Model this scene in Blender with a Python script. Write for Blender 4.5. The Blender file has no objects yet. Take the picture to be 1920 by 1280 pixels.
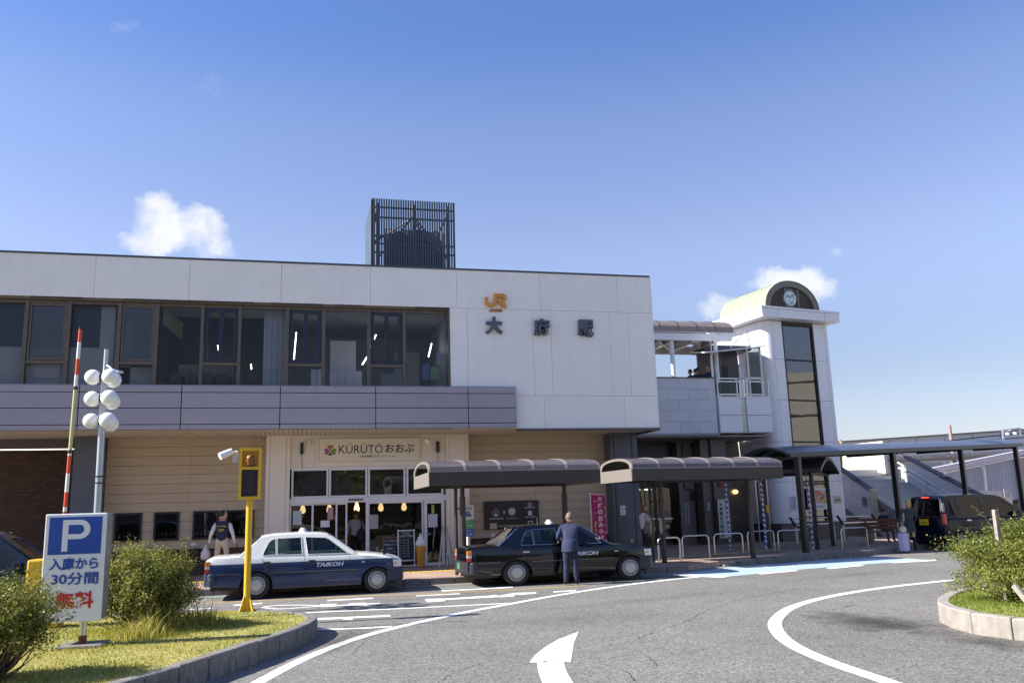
import bpy, bmesh, math, random
import numpy as np
from mathutils import Vector, Matrix
from mathutils.geometry import tessellate_polygon
R = math.radians
random.seed(7); rng = np.random.default_rng(7)
S = bpy.context.scene
COL = S.collection

# ------------------------------------------------------------------ camera
CAM_H = 1.7
FPX = 1600.0
YAW, PITCH, ROLL = R(-14.105), R(11.164), R(-1.698)
CM = Matrix.Rotation(YAW, 3, 'Z') @ Matrix.Rotation(math.pi/2 + PITCH, 3, 'X') @ Matrix.Rotation(ROLL, 3, 'Z')
cd = bpy.data.cameras.new('camera'); cam = bpy.data.objects.new('camera', cd); COL.objects.link(cam)
cam.matrix_world = Matrix.Translation((0, 0, CAM_H)) @ CM.to_4x4()
cd.sensor_width = 36; cd.lens = 36*FPX/1920; cd.clip_end = 3000; cd.clip_start = .1
S.camera = cam

# ------------------------------------------------------------------ sky and sun
SUN_EL, SUN_AZ = R(38), R(-87.3)            # azimuth from +Y towards +X
sdir = Vector((math.sin(SUN_AZ)*math.cos(SUN_EL), math.cos(SUN_AZ)*math.cos(SUN_EL), math.sin(SUN_EL)))
W = bpy.data.worlds.new('World'); S.world = W; W.use_nodes = True
nt = W.node_tree; nd = nt.nodes; lk = nt.links
bgn = nd['Background']; bgn.inputs[1].default_value = .15
sky = nd.new('ShaderNodeTexSky'); sky.sky_type = 'NISHITA'; sky.sun_disc = False
sky.sun_elevation = SUN_EL; sky.sun_rotation = SUN_AZ
sky.air_density = 1.0; sky.dust_density = .2; sky.ozone_density = 3.0; sky.altitude = 20
def ray_dir(x, y):
    return (CM @ Vector(((x-960)/FPX, (640-y)/FPX, -1))).normalized()
tc = nd.new('ShaderNodeTexCoord')
def vmath(op, a, b=None):
    n = nd.new('ShaderNodeVectorMath'); n.operation = op
    for i, q in enumerate((a, b)):
        if q is None: continue
        if isinstance(q, (tuple, list, Vector)): n.inputs[i].default_value = q
        else: lk.new(q, n.inputs[i])
    return n
def smath(op, a, b=None, c=None, clamp=False):
    n = nd.new('ShaderNodeMath'); n.operation = op; n.use_clamp = clamp
    for i, q in enumerate((a, b, c)):
        if q is None: continue
        if isinstance(q, (int, float)): n.inputs[i].default_value = q
        else: lk.new(q, n.inputs[i])
    return n.outputs[0]
DIR = tc.outputs['Generated']
noiz = nd.new('ShaderNodeTexNoise'); noiz.inputs['Scale'].default_value = 34; noiz.inputs['Detail'].default_value = 8; noiz.inputs['Roughness'].default_value = .62
lk.new(DIR, noiz.inputs['Vector'])
warp = vmath('SUBTRACT', noiz.outputs['Color'], (.5, .5, .5)).outputs[0]
n2 = nd.new('ShaderNodeTexNoise'); n2.inputs['Scale'].default_value = 19; n2.inputs['Detail'].default_value = 9; n2.inputs['Roughness'].default_value = .6
lk.new(DIR, n2.inputs['Vector'])
def puff(x, y, rx, ry, dens, rot=0.0):
    c = ray_dir(x, y); right = c.cross(Vector((0, 0, 1))).normalized(); up = right.cross(c).normalized()
    if rot: right, up = (right*math.cos(rot)+up*math.sin(rot)), (up*math.cos(rot)-right*math.sin(rot))
    d = vmath('SUBTRACT', DIR, tuple(c)).outputs[0]
    sc = nd.new('ShaderNodeVectorMath'); sc.operation = 'SCALE'; sc.inputs[3].default_value = .036
    lk.new(warp, sc.inputs[0])
    d = vmath('ADD', d, sc.outputs[0]).outputs[0]
    a = smath('DIVIDE', vmath('DOT_PRODUCT', d, tuple(right)).outputs['Value'], rx/FPX)
    b = smath('DIVIDE', vmath('DOT_PRODUCT', d, tuple(up)).outputs['Value'], ry/FPX)
    r2 = smath('ADD', smath('MULTIPLY', a, a), smath('MULTIPLY', b, b))
    fwd = smath('GREATER_THAN', vmath('DOT_PRODUCT', DIR, tuple(c)).outputs['Value'], .5)
    m = smath('SUBTRACT', 1.0, r2, clamp=True)
    m = smath('MULTIPLY', smath('POWER', m, .75), dens)
    return smath('MULTIPLY', m, fwd)
masks = [puff(345, 432, 92, 56, 1.05), puff(295, 398, 54, 40, .85), puff(285, 455, 60, 30, .75), puff(395, 452, 52, 36, .75),
         puff(1480, 530, 78, 34, .95), puff(1530, 538, 52, 30, .85), puff(1420, 530, 30, 14, .4), puff(1345, 574, 52, 28, .75), puff(1325, 570, 30, 12, .4),
         puff(1065, 393, 34, 7, .22), puff(1585, 476, 34, 12, .22), puff(1790, 790, 110, 7, .12, .1), puff(1850, 745, 70, 5, .12, .1),
         puff(1090, 408, 30, 10, .18), puff(130, 60, 260, 130, .06)]
m = masks[0]
for k in masks[1:]: m = smath('MAXIMUM', m, k)
tex = smath('MULTIPLY_ADD', n2.outputs['Fac'], 2.3, -1.42)
m = smath('MULTIPLY', smath('MULTIPLY', smath('ADD', m, tex), 1.55, clamp=True), smath('POWER', m, .35), clamp=True)
mixc = nd.new('ShaderNodeMixRGB'); lk.new(m, mixc.inputs[0]); lk.new(sky.outputs[0], mixc.inputs[1]); mixc.inputs[2].default_value = (2.65, 2.7, 2.85, 1)
lk.new(mixc.outputs[0], bgn.inputs[0])
# colour balance of the sky by height above the horizon (same all the way round)
sepd = nd.new('ShaderNodeSeparateXYZ'); lk.new(DIR, sepd.inputs[0])
ramp = nd.new('ShaderNodeValToRGB'); lk.new(sepd.outputs[2], ramp.inputs[0]); cr_ = ramp.color_ramp; cr_.interpolation = 'EASE'
stops = [(0,(.34,.29,.33)),(.12,(.43,.36,.365)),(.3,(.68,.545,.55)),(.4,(.62,.54,.58)),(.53,(.425,.46,.615)),(1,(.56,.55,.62))]
cr_.elements[0].position = 0; cr_.elements[0].color = (*stops[0][1], 1); cr_.elements[1].position = 1; cr_.elements[1].color = (*stops[-1][1], 1)
for p_, c_ in stops[1:-1]: e_ = cr_.elements.new(p_); e_.color = (*c_, 1)
skm = nd.new('ShaderNodeMixRGB'); skm.blend_type = 'MULTIPLY'; skm.inputs[0].default_value = 1; lk.new(sky.outputs[0], skm.inputs[1]); lk.new(ramp.outputs[0], skm.inputs[2]); lk.new(skm.outputs[0], mixc.inputs[1])
sl = bpy.data.lights.new('sun', 'SUN'); sl.energy = 4.2; sl.angle = R(.53); sl.color = (1, .95, .87)
so = bpy.data.objects.new('sun', sl); COL.objects.link(so); so.rotation_euler = (-sdir).to_track_quat('-Z', 'Y').to_euler()
S.view_settings.view_transform = 'Standard'; S.view_settings.look = 'None'; S.view_settings.gamma = 1
S.view_settings.use_curve_mapping = False
S.view_settings.exposure = 1.3
try:
    S.cycles.max_bounces = 8; S.cycles.transparent_max_bounces = 24; S.cycles.sample_clamp_indirect = 6
except Exception: pass

# ------------------------------------------------------------------ pixel -> place helpers (photo px 1920x1280)
def ray(x, y): return CM @ Vector(((x-960)/FPX, (640-y)/FPX, -1))
O0 = Vector((0, 0, CAM_H))
def G(x, y, z=0.0):
    d = ray(x, y); return O0 + d*((z-CAM_H)/d.z)
def P(x, y, Y):
    d = ray(x, y); return O0 + d*(Y/d.y)
def XP(x, y, X):
    d = ray(x, y); return O0 + d*(X/d.x)

# ------------------------------------------------------------------ mesh helpers
WM = {}
class MB:
    def __init__(s): s.v = []; s.f = []; s.m = []; s.cur = 0
    def mat(s, i): s.cur = i; return s
    def add(s, vs, fs):
        n = len(s.v); s.v += [Vector(q) for q in vs]; s.f += [[i+n for i in f] for f in fs]; s.m += [s.cur]*len(fs); return s
    def box(s, x0, x1, y0, y1, z0, z1):
        return s.add([(x0,y0,z0),(x1,y0,z0),(x1,y1,z0),(x0,y1,z0),(x0,y0,z1),(x1,y0,z1),(x1,y1,z1),(x0,y1,z1)],
                     [(0,3,2,1),(4,5,6,7),(0,1,5,4),(1,2,6,5),(2,3,7,6),(3,0,4,7)])
    def hexa(s, p):   # 8 points ordered as in box
        return s.add(p, [(0,3,2,1),(4,5,6,7),(0,1,5,4),(1,2,6,5),(2,3,7,6),(3,0,4,7)])
    def bar(s, a, b, w, h=None, up=(0,0,1)):
        a = Vector(a); b = Vector(b); h = w if h is None else h
        d = (b-a).normalized(); up = Vector(up)
        if abs(d.dot(up)) > .98: up = Vector((0,1,0))
        r = d.cross(up).normalized()*w/2; t = r.cross(d).normalized()*h/2
        return s.hexa([a-r-t, a+r-t, b+r-t, b-r-t, a-r+t, a+r+t, b+r+t, b-r+t])
    def cyl(s, a, b, r0, r1=None, seg=12, cap=True):
        a = Vector(a); b = Vector(b); r1 = r0 if r1 is None else r1
        d = (b-a).normalized(); up = Vector((0,0,1)) if abs(d.z) < .95 else Vector((1,0,0))
        e = d.cross(up).normalized(); f = e.cross(d)
        vs = []
        for c, r in ((a, r0), (b, r1)):
            for k in range(seg):
                t = 2*math.pi*k/seg; vs.append(c+(e*math.cos(t)+f*math.sin(t))*r)
        fs = [(k, (k+1)%seg, seg+(k+1)%seg, seg+k) for k in range(seg)]
        if cap: fs += [tuple(range(seg-1,-1,-1)), tuple(range(seg, 2*seg))]
        return s.add(vs, fs)
    def tube(s, pts, r, seg=8, cap=True):
        pts = [Vector(p) for p in pts]; rings = []
        rr = r if isinstance(r, (list, tuple)) else [r]*len(pts)
        up = Vector((0,0,1)); prev = None
        vs = []
        for i, p in enumerate(pts):
            d = (pts[min(i+1,len(pts)-1)]-pts[max(i-1,0)]).normalized()
            if prev is None:
                u = Vector((0,0,1)) if abs(d.z) < .9 else Vector((1,0,0)); e = d.cross(u).normalized()
            else: e = (prev - d*prev.dot(d)).normalized()
            prev = e; f = d.cross(e)
            for k in range(seg):
                t = 2*math.pi*k/seg; vs.append(p+(e*math.cos(t)+f*math.sin(t))*rr[i])
        fs = []
        for i in range(len(pts)-1):
            for k in range(seg):
                fs.append((i*seg+k, i*seg+(k+1)%seg, (i+1)*seg+(k+1)%seg, (i+1)*seg+k))
        if cap: fs += [tuple(range(seg-1,-1,-1)), tuple(range((len(pts)-1)*seg, len(pts)*seg))]
        return s.add(vs, fs)
    def sphere(s, c, r, su=16, sv=10, sc=(1,1,1)):
        c = Vector(c); vs = [c+Vector((0,0,r*sc[2]))]
        for j in range(1, sv):
            th = math.pi*j/sv
            for i in range(su):
                ph = 2*math.pi*i/su; vs.append(c+Vector((r*sc[0]*math.sin(th)*math.cos(ph), r*sc[1]*math.sin(th)*math.sin(ph), r*sc[2]*math.cos(th))))
        vs.append(c-Vector((0,0,r*sc[2]))); fs = []
        for i in range(su): fs.append((0, 1+i, 1+(i+1)%su))
        for j in range(sv-2):
            for i in range(su): fs.append((1+j*su+i, 1+(j+1)*su+i, 1+(j+1)*su+(i+1)%su, 1+j*su+(i+1)%su))
        b = len(vs)-1; o = 1+(sv-2)*su
        for i in range(su): fs.append((b, o+(i+1)%su, o+i))
        return s.add(vs, fs)
    def lathe(s, prof, c=(0,0,0), seg=16, axis='Z'):
        c = Vector(c); vs = []
        for (r, z) in prof:
            for k in range(seg):
                t = 2*math.pi*k/seg
                q = (r*math.cos(t), r*math.sin(t), z) if axis == 'Z' else (r*math.cos(t), z, r*math.sin(t))
                vs.append(c+Vector(q))
        fs = []
        for i in range(len(prof)-1):
            for k in range(seg):
                q = (i*seg+k, i*seg+(k+1)%seg, (i+1)*seg+(k+1)%seg, (i+1)*seg+k)
                fs.append(q if axis == 'Z' else q[::-1])
        fs.append(tuple(range(seg-1,-1,-1))); fs.append(tuple(range((len(prof)-1)*seg, len(prof)*seg)))
        return s.add(vs, fs)
    def prism(s, loops, a, b, fn):   # loops[0] outer, rest holes (2D); fn(u, v, t) -> 3D point
        tri = tessellate_polygon([[Vector((p[0], p[1], 0)) for p in l] for l in loops])
        flat = [p for l in loops for p in l]; n = len(flat)
        vs = [fn(p[0], p[1], a) for p in flat] + [fn(p[0], p[1], b) for p in flat]
        fs = [tuple(t) for t in tri] + [tuple(q+n for q in t[::-1]) for t in tri]
        o = 0
        for l in loops:
            k = len(l)
            for i in range(k): fs.append((o+i, o+(i+1)%k, n+o+(i+1)%k, n+o+i))
            o += k
        return s.add(vs, fs)
    def face(s, pts): return s.add(pts, [tuple(range(len(pts)))])
def link(name, me, mats, parent=None, smooth=None, bevel=0, **pr):
    for q in (mats if isinstance(mats, (list, tuple)) else [mats]): me.materials.append(q)
    o = bpy.data.objects.new(name, me); COL.objects.link(o)
    if parent is not None:
        me.transform(WM[parent.name].inverted()); o.parent = parent; WM[o.name] = WM[parent.name]
    else: WM[o.name] = Matrix()
    if smooth is not None:
        bm = bmesh.new(); bm.from_mesh(me)
        for f in bm.faces: f.smooth = True
        for e in bm.edges:
            if len(e.link_faces) == 2 and e.calc_face_angle(0) > R(smooth): e.smooth = False
        bm.to_mesh(me); bm.free()
    if bevel:
        md = o.modifiers.new('bevel', 'BEVEL'); md.width = bevel; md.segments = 2; md.limit_method = 'ANGLE'
    for k, v in pr.items(): o[k] = v
    return o
def build(mb, name, mats, parent=None, smooth=None, bevel=0, fix=True, **pr):
    me = bpy.data.meshes.new(name); me.from_pydata(mb.v, [], mb.f)
    me.polygons.foreach_set('material_index', mb.m)
    if fix:
        bm = bmesh.new(); bm.from_mesh(me); bmesh.ops.recalc_face_normals(bm, faces=bm.faces); bm.to_mesh(me); bm.free()
    return link(name, me, mats, parent, smooth, bevel, **pr)
def thing(name, label, cat, loc=(0,0,0), rz=0, group=None, kind=None):
    o = bpy.data.objects.new(name, None); COL.objects.link(o); o.empty_display_size = .2
    o.location = loc; o.rotation_euler = (0, 0, rz)
    WM[o.name] = Matrix.Translation(loc) @ Matrix.Rotation(rz, 4, 'Z')
    if kind: o['kind'] = kind
    if label: o['label'] = label
    if cat: o['category'] = cat
    if group: o['group'] = group
    return o
def B(*a): return MB().box(*a)
def copy_tree(o, parent=None):
    c = o.copy(); COL.objects.link(c)
    if parent is not None: c.parent = parent
    for ch in list(o.children): copy_tree(ch, c)
    return c

# ------------------------------------------------------------------ materials
def newmat(name):
    m = bpy.data.materials.new(name); m.use_nodes = True; return m, m.node_tree.nodes, m.node_tree.links
def pbr(name, rgb, rough=.6, metal=0.0, var=.06, scale=3.0, bump=0.0, bscale=80, spec=.5, coat=0.0, rnd=0.0, rgb2=None, streak=0.0, detail=6):
    m, n, l = newmat(name); b = n['Principled BSDF']
    b.inputs['Roughness'].default_value = rough; b.inputs['Metallic'].default_value = metal
    b.inputs['Specular IOR Level'].default_value = spec; b.inputs['Coat Weight'].default_value = coat; b.inputs['Coat Roughness'].default_value = .05
    geo = n.new('ShaderNodeTexCoord')
    nz = n.new('ShaderNodeTexNoise'); nz.inputs['Scale'].default_value = scale; nz.inputs['Detail'].default_value = detail; nz.inputs['Roughness'].default_value = .65
    l.new(geo.outputs['Object'], nz.inputs['Vector'])
    rp = n.new('ShaderNodeMapRange'); rp.inputs[1].default_value = .3; rp.inputs[2].default_value = .7
    rp.inputs[3].default_value = 0; rp.inputs[4].default_value = 1
    l.new(nz.outputs['Fac'], rp.inputs[0])
    mx = n.new('ShaderNodeMixRGB'); l.new(rp.outputs[0], mx.inputs[0])
    c2 = rgb2 if rgb2 else tuple(min(1, c*(1+var)) for c in rgb)
    c1 = rgb if rgb2 else tuple(c*(1-var) for c in rgb)
    mx.inputs[1].default_value = (*c1, 1); mx.inputs[2].default_value = (*c2, 1)
    out = mx.outputs[0]
    if streak:
        mp = n.new('ShaderNodeMapping'); mp.inputs['Scale'].default_value = (7, 7, .35); l.new(geo.outputs['Object'], mp.inputs[0])
        s2 = n.new('ShaderNodeTexNoise'); s2.inputs['Scale'].default_value = 1.3; s2.inputs['Detail'].default_value = 7; s2.inputs['Roughness'].default_value = .7; l.new(mp.outputs[0], s2.inputs['Vector'])
        r2 = n.new('ShaderNodeMapRange'); r2.inputs[1].default_value = .42; r2.inputs[2].default_value = .78; r2.inputs[3].default_value = 1; r2.inputs[4].default_value = 1-streak
        l.new(s2.outputs['Fac'], r2.inputs[0])
        mm = n.new('ShaderNodeMixRGB'); mm.blend_type = 'MULTIPLY'; mm.inputs[0].default_value = 1; l.new(out, mm.inputs[1]); l.new(r2.outputs[0], mm.inputs[2]); out = mm.outputs[0]
    if rnd:
        oi = n.new('ShaderNodeObjectInfo'); rr = n.new('ShaderNodeMapRange'); rr.inputs[3].default_value = 1-rnd; rr.inputs[4].default_value = 1+rnd
        l.new(oi.outputs['Random'], rr.inputs[0])
        mm = n.new('ShaderNodeMixRGB'); mm.blend_type = 'MULTIPLY'; mm.inputs[0].default_value = 1; l.new(out, mm.inputs[1]); l.new(rr.outputs[0], mm.inputs[2]); out = mm.outputs[0]
    l.new(out, b.inputs['Base Color'])
    if bump:
        nb = n.new('ShaderNodeTexNoise'); nb.inputs['Scale'].default_value = bscale; nb.inputs['Detail'].default_value = 4; l.new(geo.outputs['Object'], nb.inputs['Vector'])
        bp = n.new('ShaderNodeBump'); bp.inputs['Strength'].default_value = bump; bp.inputs['Distance'].default_value = .01; l.new(nb.outputs['Fac'], bp.inputs['Height']); l.new(bp.outputs[0], b.inputs['Normal'])
    return m
def glass(name, tint=(.55,.6,.6), gloss=1.0, rough=.01, wav=.0, ior=1.45):
    m, n, l = newmat(name); n.remove(n['Principled BSDF']); out = n['Material Output']
    tr = n.new('ShaderNodeBsdfTransparent'); tr.inputs[0].default_value = (*tint, 1)
    gl = n.new('ShaderNodeBsdfGlossy'); gl.inputs['Roughness'].default_value = rough; gl.inputs[0].default_value = (gloss, gloss, gloss, 1)
    fr = n.new('ShaderNodeFresnel'); fr.inputs[0].default_value = ior
    if wav:
        t = n.new('ShaderNodeTexCoord'); nb = n.new('ShaderNodeTexNoise'); nb.inputs['Scale'].default_value = 1.4; l.new(t.outputs['Object'], nb.inputs['Vector'])
        bp = n.new('ShaderNodeBump'); bp.inputs['Strength'].default_value = wav; bp.inputs['Distance'].default_value = .03; l.new(nb.outputs['Fac'], bp.inputs['Height'])
        l.new(bp.outputs[0], gl.inputs['Normal']); l.new(bp.outputs[0], fr.inputs['Normal'])
    mx = n.new('ShaderNodeMixShader'); l.new(fr.outputs[0], mx.inputs[0]); l.new(tr.outputs[0], mx.inputs[1]); l.new(gl.outputs[0], mx.inputs[2]); l.new(mx.outputs[0], out.inputs[0])
    return m
def emit(name, rgb, st):
    m, n, l = newmat(name); b = n['Principled BSDF']; b.inputs['Base Color'].default_value = (*rgb, 1)
    b.inputs['Emission Color'].default_value = (*rgb, 1); b.inputs['Emission Strength'].default_value = st; return m
M = {}
M['concrete'] = pbr('white_wall_paint', (.84,.81,.76), .75, var=.03, scale=1.2, bump=.25, bscale=25, streak=.06, rnd=.02)
M['joint'] = pbr('dark_joint', (.06,.055,.05), .9)
M['coping'] = pbr('coping_metal', (.07,.085,.10), .4, .3)
M['purple'] = pbr('mauve_panel', (.33,.30,.335), .45, 0, var=.04, scale=2, streak=.06, rnd=.03)
M['brownframe'] = pbr('bronze_frame', (.13,.10,.075), .45, .3, var=.12, scale=6)
M['navyframe'] = pbr('navy_sash', (.02,.025,.045), .4, .2)
M['browntrim'] = pbr('brown_trim', (.10,.075,.08), .5)
M['soffit'] = pbr('soffit_slat', (.55,.50,.42), .6, var=.04)
M['cream'] = pbr('cream_wall', (.76,.69,.59), .6, var=.03, bump=.1, streak=.05)
M['siding'] = pbr('beige_siding', (.50,.395,.275), .65, var=.035, scale=5, rnd=.03, bump=.1, bscale=40, streak=.05)
M['slate'] = pbr('slate_column', (.085,.092,.12), .4, 0, var=.08)
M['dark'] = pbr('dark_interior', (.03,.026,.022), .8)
M['white'] = pbr('white_frame', (.72,.72,.74), .4, var=.03)
M['alu'] = pbr('aluminium', (.55,.56,.58), .3, .8)
M['steel'] = pbr('stainless_steel', (.6,.6,.58), .25, 1.0, var=.05)
M['glass'] = glass('window_glass', (.88,.90,.92), wav=.08, ior=1.27)
M['glassdark'] = glass('tinted_glass', (.60,.62,.64), wav=.10, ior=1.6)
M['glassshop'] = glass('shop_glass', (.6,.62,.6), wav=.25)
M['black'] = pbr('black_paint', (.012,.012,.014), .35)
M['shelter'] = pbr('brown_shelter_metal', (.055,.045,.042), .45, .4, var=.15, scale=5)
M['shelterend'] = pbr('sun_toned_end_trim', (.24,.215,.20), .55, .2, var=.05)  # end faces paler than the shelter metal, sun painted in; ribs share it
M['kerb'] = pbr('granite_kerb', (.22,.18,.16), .85, var=.25, scale=14, bump=.5, bscale=50, rnd=.12, streak=.15)
M['kerbgrey'] = pbr('concrete_kerb', (.185,.172,.155), .9, var=.35, scale=10, bump=.6, bscale=45, rnd=.08, streak=.25)
M['tile'] = pbr('granite_tile', (.60,.60,.62), .6, var=.08, scale=16, bump=.15, rnd=.05)
M['tower'] = pbr('white_clad_panel', (.80,.79,.80), .35, 0, var=.03, scale=1.5, rnd=.015, streak=.04)
M['copper'] = pbr('verdigris_roof', (.25,.30,.19), .65, .0, var=.12, scale=3, rgb2=(.30,.345,.24))
M['louvre'] = pbr('brown_louvre', (.20,.175,.15), .5, .3)
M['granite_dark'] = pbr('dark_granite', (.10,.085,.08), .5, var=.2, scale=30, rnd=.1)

def pave_mat():
    m, n, l = newmat('pink_block_paving'); b = n['Principled BSDF']; b.inputs['Roughness'].default_value = .85
    t = n.new('ShaderNodeTexCoord'); br = n.new('ShaderNodeTexBrick'); l.new(t.outputs['Object'], br.inputs['Vector'])
    br.inputs['Scale'].default_value = 1; br.inputs['Brick Width'].default_value = .2; br.inputs['Row Height'].default_value = .1; br.inputs['Mortar Size'].default_value = .006
    br.inputs['Color1'].default_value = (.46,.32,.25,1); br.inputs['Color2'].default_value = (.38,.25,.195,1); br.inputs['Mortar'].default_value = (.17,.13,.11,1)
    nz = n.new('ShaderNodeTexNoise'); nz.inputs['Scale'].default_value = 1.1; nz.inputs['Detail'].default_value = 6; l.new(t.outputs['Object'], nz.inputs['Vector'])
    r = n.new('ShaderNodeMapRange'); r.inputs[1].default_value = .3; r.inputs[2].default_value = .7; r.inputs[3].default_value = .8; r.inputs[4].default_value = 1.15; l.new(nz.outputs['Fac'], r.inputs[0])
    mm = n.new('ShaderNodeMixRGB'); mm.blend_type = 'MULTIPLY'; mm.inputs[0].default_value = 1; l.new(br.outputs[0], mm.inputs[1]); l.new(r.outputs[0], mm.inputs[2]); l.new(mm.outputs[0], b.inputs['Base Color'])
    bp = n.new('ShaderNodeBump'); bp.inputs['Strength'].default_value = .4; bp.inputs['Distance'].default_value = .005; l.new(br.outputs['Fac'], bp.inputs['Height']); bp.invert = True; l.new(bp.outputs[0], b.inputs['Normal'])
    return m
def brick_mat():
    m, n, l = newmat('dark_brick'); b = n['Principled BSDF']; b.inputs['Roughness'].default_value = .8
    t = n.new('ShaderNodeTexCoord'); mp = n.new('ShaderNodeMapping'); mp.inputs['Rotation'].default_value = (R(90), 0, 0); l.new(t.outputs['Object'], mp.inputs[0])
    br = n.new('ShaderNodeTexBrick'); l.new(mp.outputs[0], br.inputs['Vector'])
    br.inputs['Scale'].default_value = 1; br.inputs['Brick Width'].default_value = .22; br.inputs['Row Height'].default_value = .07; br.inputs['Mortar Size'].default_value = .008
    br.inputs['Color1'].default_value = (.13,.07,.045,1); br.inputs['Color2'].default_value = (.075,.045,.035,1); br.inputs['Mortar'].default_value = (.03,.025,.02,1)
    l.new(br.outputs[0], b.inputs['Base Color'])
    bp = n.new('ShaderNodeBump'); bp.inputs['Strength'].default_value = .8; bp.inputs['Distance'].default_value = .01; l.new(br.outputs['Fac'], bp.inputs['Height']); bp.invert = True; l.new(bp.outputs[0], b.inputs['Normal'])
    return m
def asphalt_mat(name='asphalt', base=.172, stain=True):
    m, n, l = newmat(name); b = n['Principled BSDF']; b.inputs['Roughness'].default_value = .92; b.inputs['Specular IOR Level'].default_value = .25
    t = n.new('ShaderNodeTexCoord')
    def noise(sc, det=5, ro=.6):
        q = n.new('ShaderNodeTexNoise'); q.inputs['Scale'].default_value = sc; q.inputs['Detail'].default_value = det; q.inputs['Roughness'].default_value = ro; l.new(t.outputs['Object'], q.inputs['Vector']); return q
    vo = n.new('ShaderNodeTexVoronoi'); vo.inputs['Scale'].default_value = 48; l.new(t.outputs['Object'], vo.inputs['Vector'])
    sp = n.new('ShaderNodeSeparateColor'); l.new(vo.outputs['Color'], sp.inputs[0])
    r0 = n.new('ShaderNodeMapRange'); r0.inputs[3].default_value = .5; r0.inputs[4].default_value = 1.5; l.new(sp.outputs[0], r0.inputs[0])
    a = noise(.35, 6); r1 = n.new('ShaderNodeMapRange'); r1.inputs[1].default_value = .3; r1.inputs[2].default_value = .7; r1.inputs[3].default_value = .88; r1.inputs[4].default_value = 1.12; l.new(a.outputs['Fac'], r1.inputs[0])
    c = noise(2.3, 8, .7); r2 = n.new('ShaderNodeMapRange'); r2.inputs[1].default_value = .3; r2.inputs[2].default_value = .7; r2.inputs[3].default_value = .9; r2.inputs[4].default_value = 1.08; l.new(c.outputs['Fac'], r2.inputs[0])
    f = noise(170, 2); r3 = n.new('ShaderNodeMapRange'); r3.inputs[1].default_value = .35; r3.inputs[2].default_value = .65; r3.inputs[3].default_value = .6; r3.inputs[4].default_value = 1.4; l.new(f.outputs['Fac'], r3.inputs[0])
    def mul(x, y):
        q = n.new('ShaderNodeMath'); q.operation = 'MULTIPLY'; l.new(x, q.inputs[0]); l.new(y, q.inputs[1]); return q.outputs[0]
    k = mul(mul(r0.outputs[0], r1.outputs[0]), mul(r2.outputs[0], r3.outputs[0]))
    mm = n.new('ShaderNodeMixRGB'); mm.blend_type = 'MULTIPLY'; mm.inputs[0].default_value = 1; mm.inputs[1].default_value = (base*1.03, base*.985, base*.90, 1); l.new(k, mm.inputs[2]); l.new(mm.outputs[0], b.inputs['Base Color'])
    bp = n.new('ShaderNodeBump'); bp.inputs['Strength'].default_value = .6; bp.inputs['Distance'].default_value = .004; l.new(vo.outputs['Distance'], bp.inputs['Height']); l.new(bp.outputs[0], b.inputs['Normal'])
    return m
def paint_mat(name, rgb, wear=.35, alt=.17):
    m, n, l = newmat(name); b = n['Principled BSDF']; b.inputs['Roughness'].default_value = .75
    t = n.new('ShaderNodeTexCoord'); q = n.new('ShaderNodeTexNoise'); q.inputs['Scale'].default_value = 9; q.inputs['Detail'].default_value = 10; q.inputs['Roughness'].default_value = .85; l.new(t.outputs['Object'], q.inputs['Vector'])
    r = n.new('ShaderNodeMapRange'); r.inputs[1].default_value = .66-.2*wear; r.inputs[2].default_value = .78-.2*wear; r.inputs[3].default_value = 0; r.inputs[4].default_value = wear*1.6; r.clamp = True; l.new(q.outputs['Fac'], r.inputs[0])
    mm = n.new('ShaderNodeMixRGB'); mm.inputs[1].default_value = (*rgb, 1); mm.inputs[2].default_value = (alt, alt, alt*.97, 1); l.new(r.outputs[0], mm.inputs[0]); l.new(mm.outputs[0], b.inputs['Base Color'])
    bp = n.new('ShaderNodeBump'); bp.inputs['Strength'].default_value = .3; bp.inputs['Distance'].default_value = .003
    v = n.new('ShaderNodeTexVoronoi'); v.inputs['Scale'].default_value = 62; l.new(t.outputs['Object'], v.inputs['Vector']); l.new(v.outputs['Distance'], bp.inputs['Height']); l.new(bp.outputs[0], b.inputs['Normal'])
    return m
M['pave'] = pave_mat(); M['brick'] = brick_mat(); M['asphalt'] = asphalt_mat(); M['road_white'] = paint_mat('road_paint_white', (.78,.78,.76), .62)
M['road_orange'] = paint_mat('road_paint_orange', (.55,.33,.10), .5); M['road_blue'] = paint_mat('road_paint_blue', (.36,.46,.52), .3, .25)
M['road_green'] = paint_mat('worn_green_paint', (.16,.22,.18), .6); M['tactile'] = pbr('tactile_yellow', (.62,.40,.08), .7, var=.15, scale=9)

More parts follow.
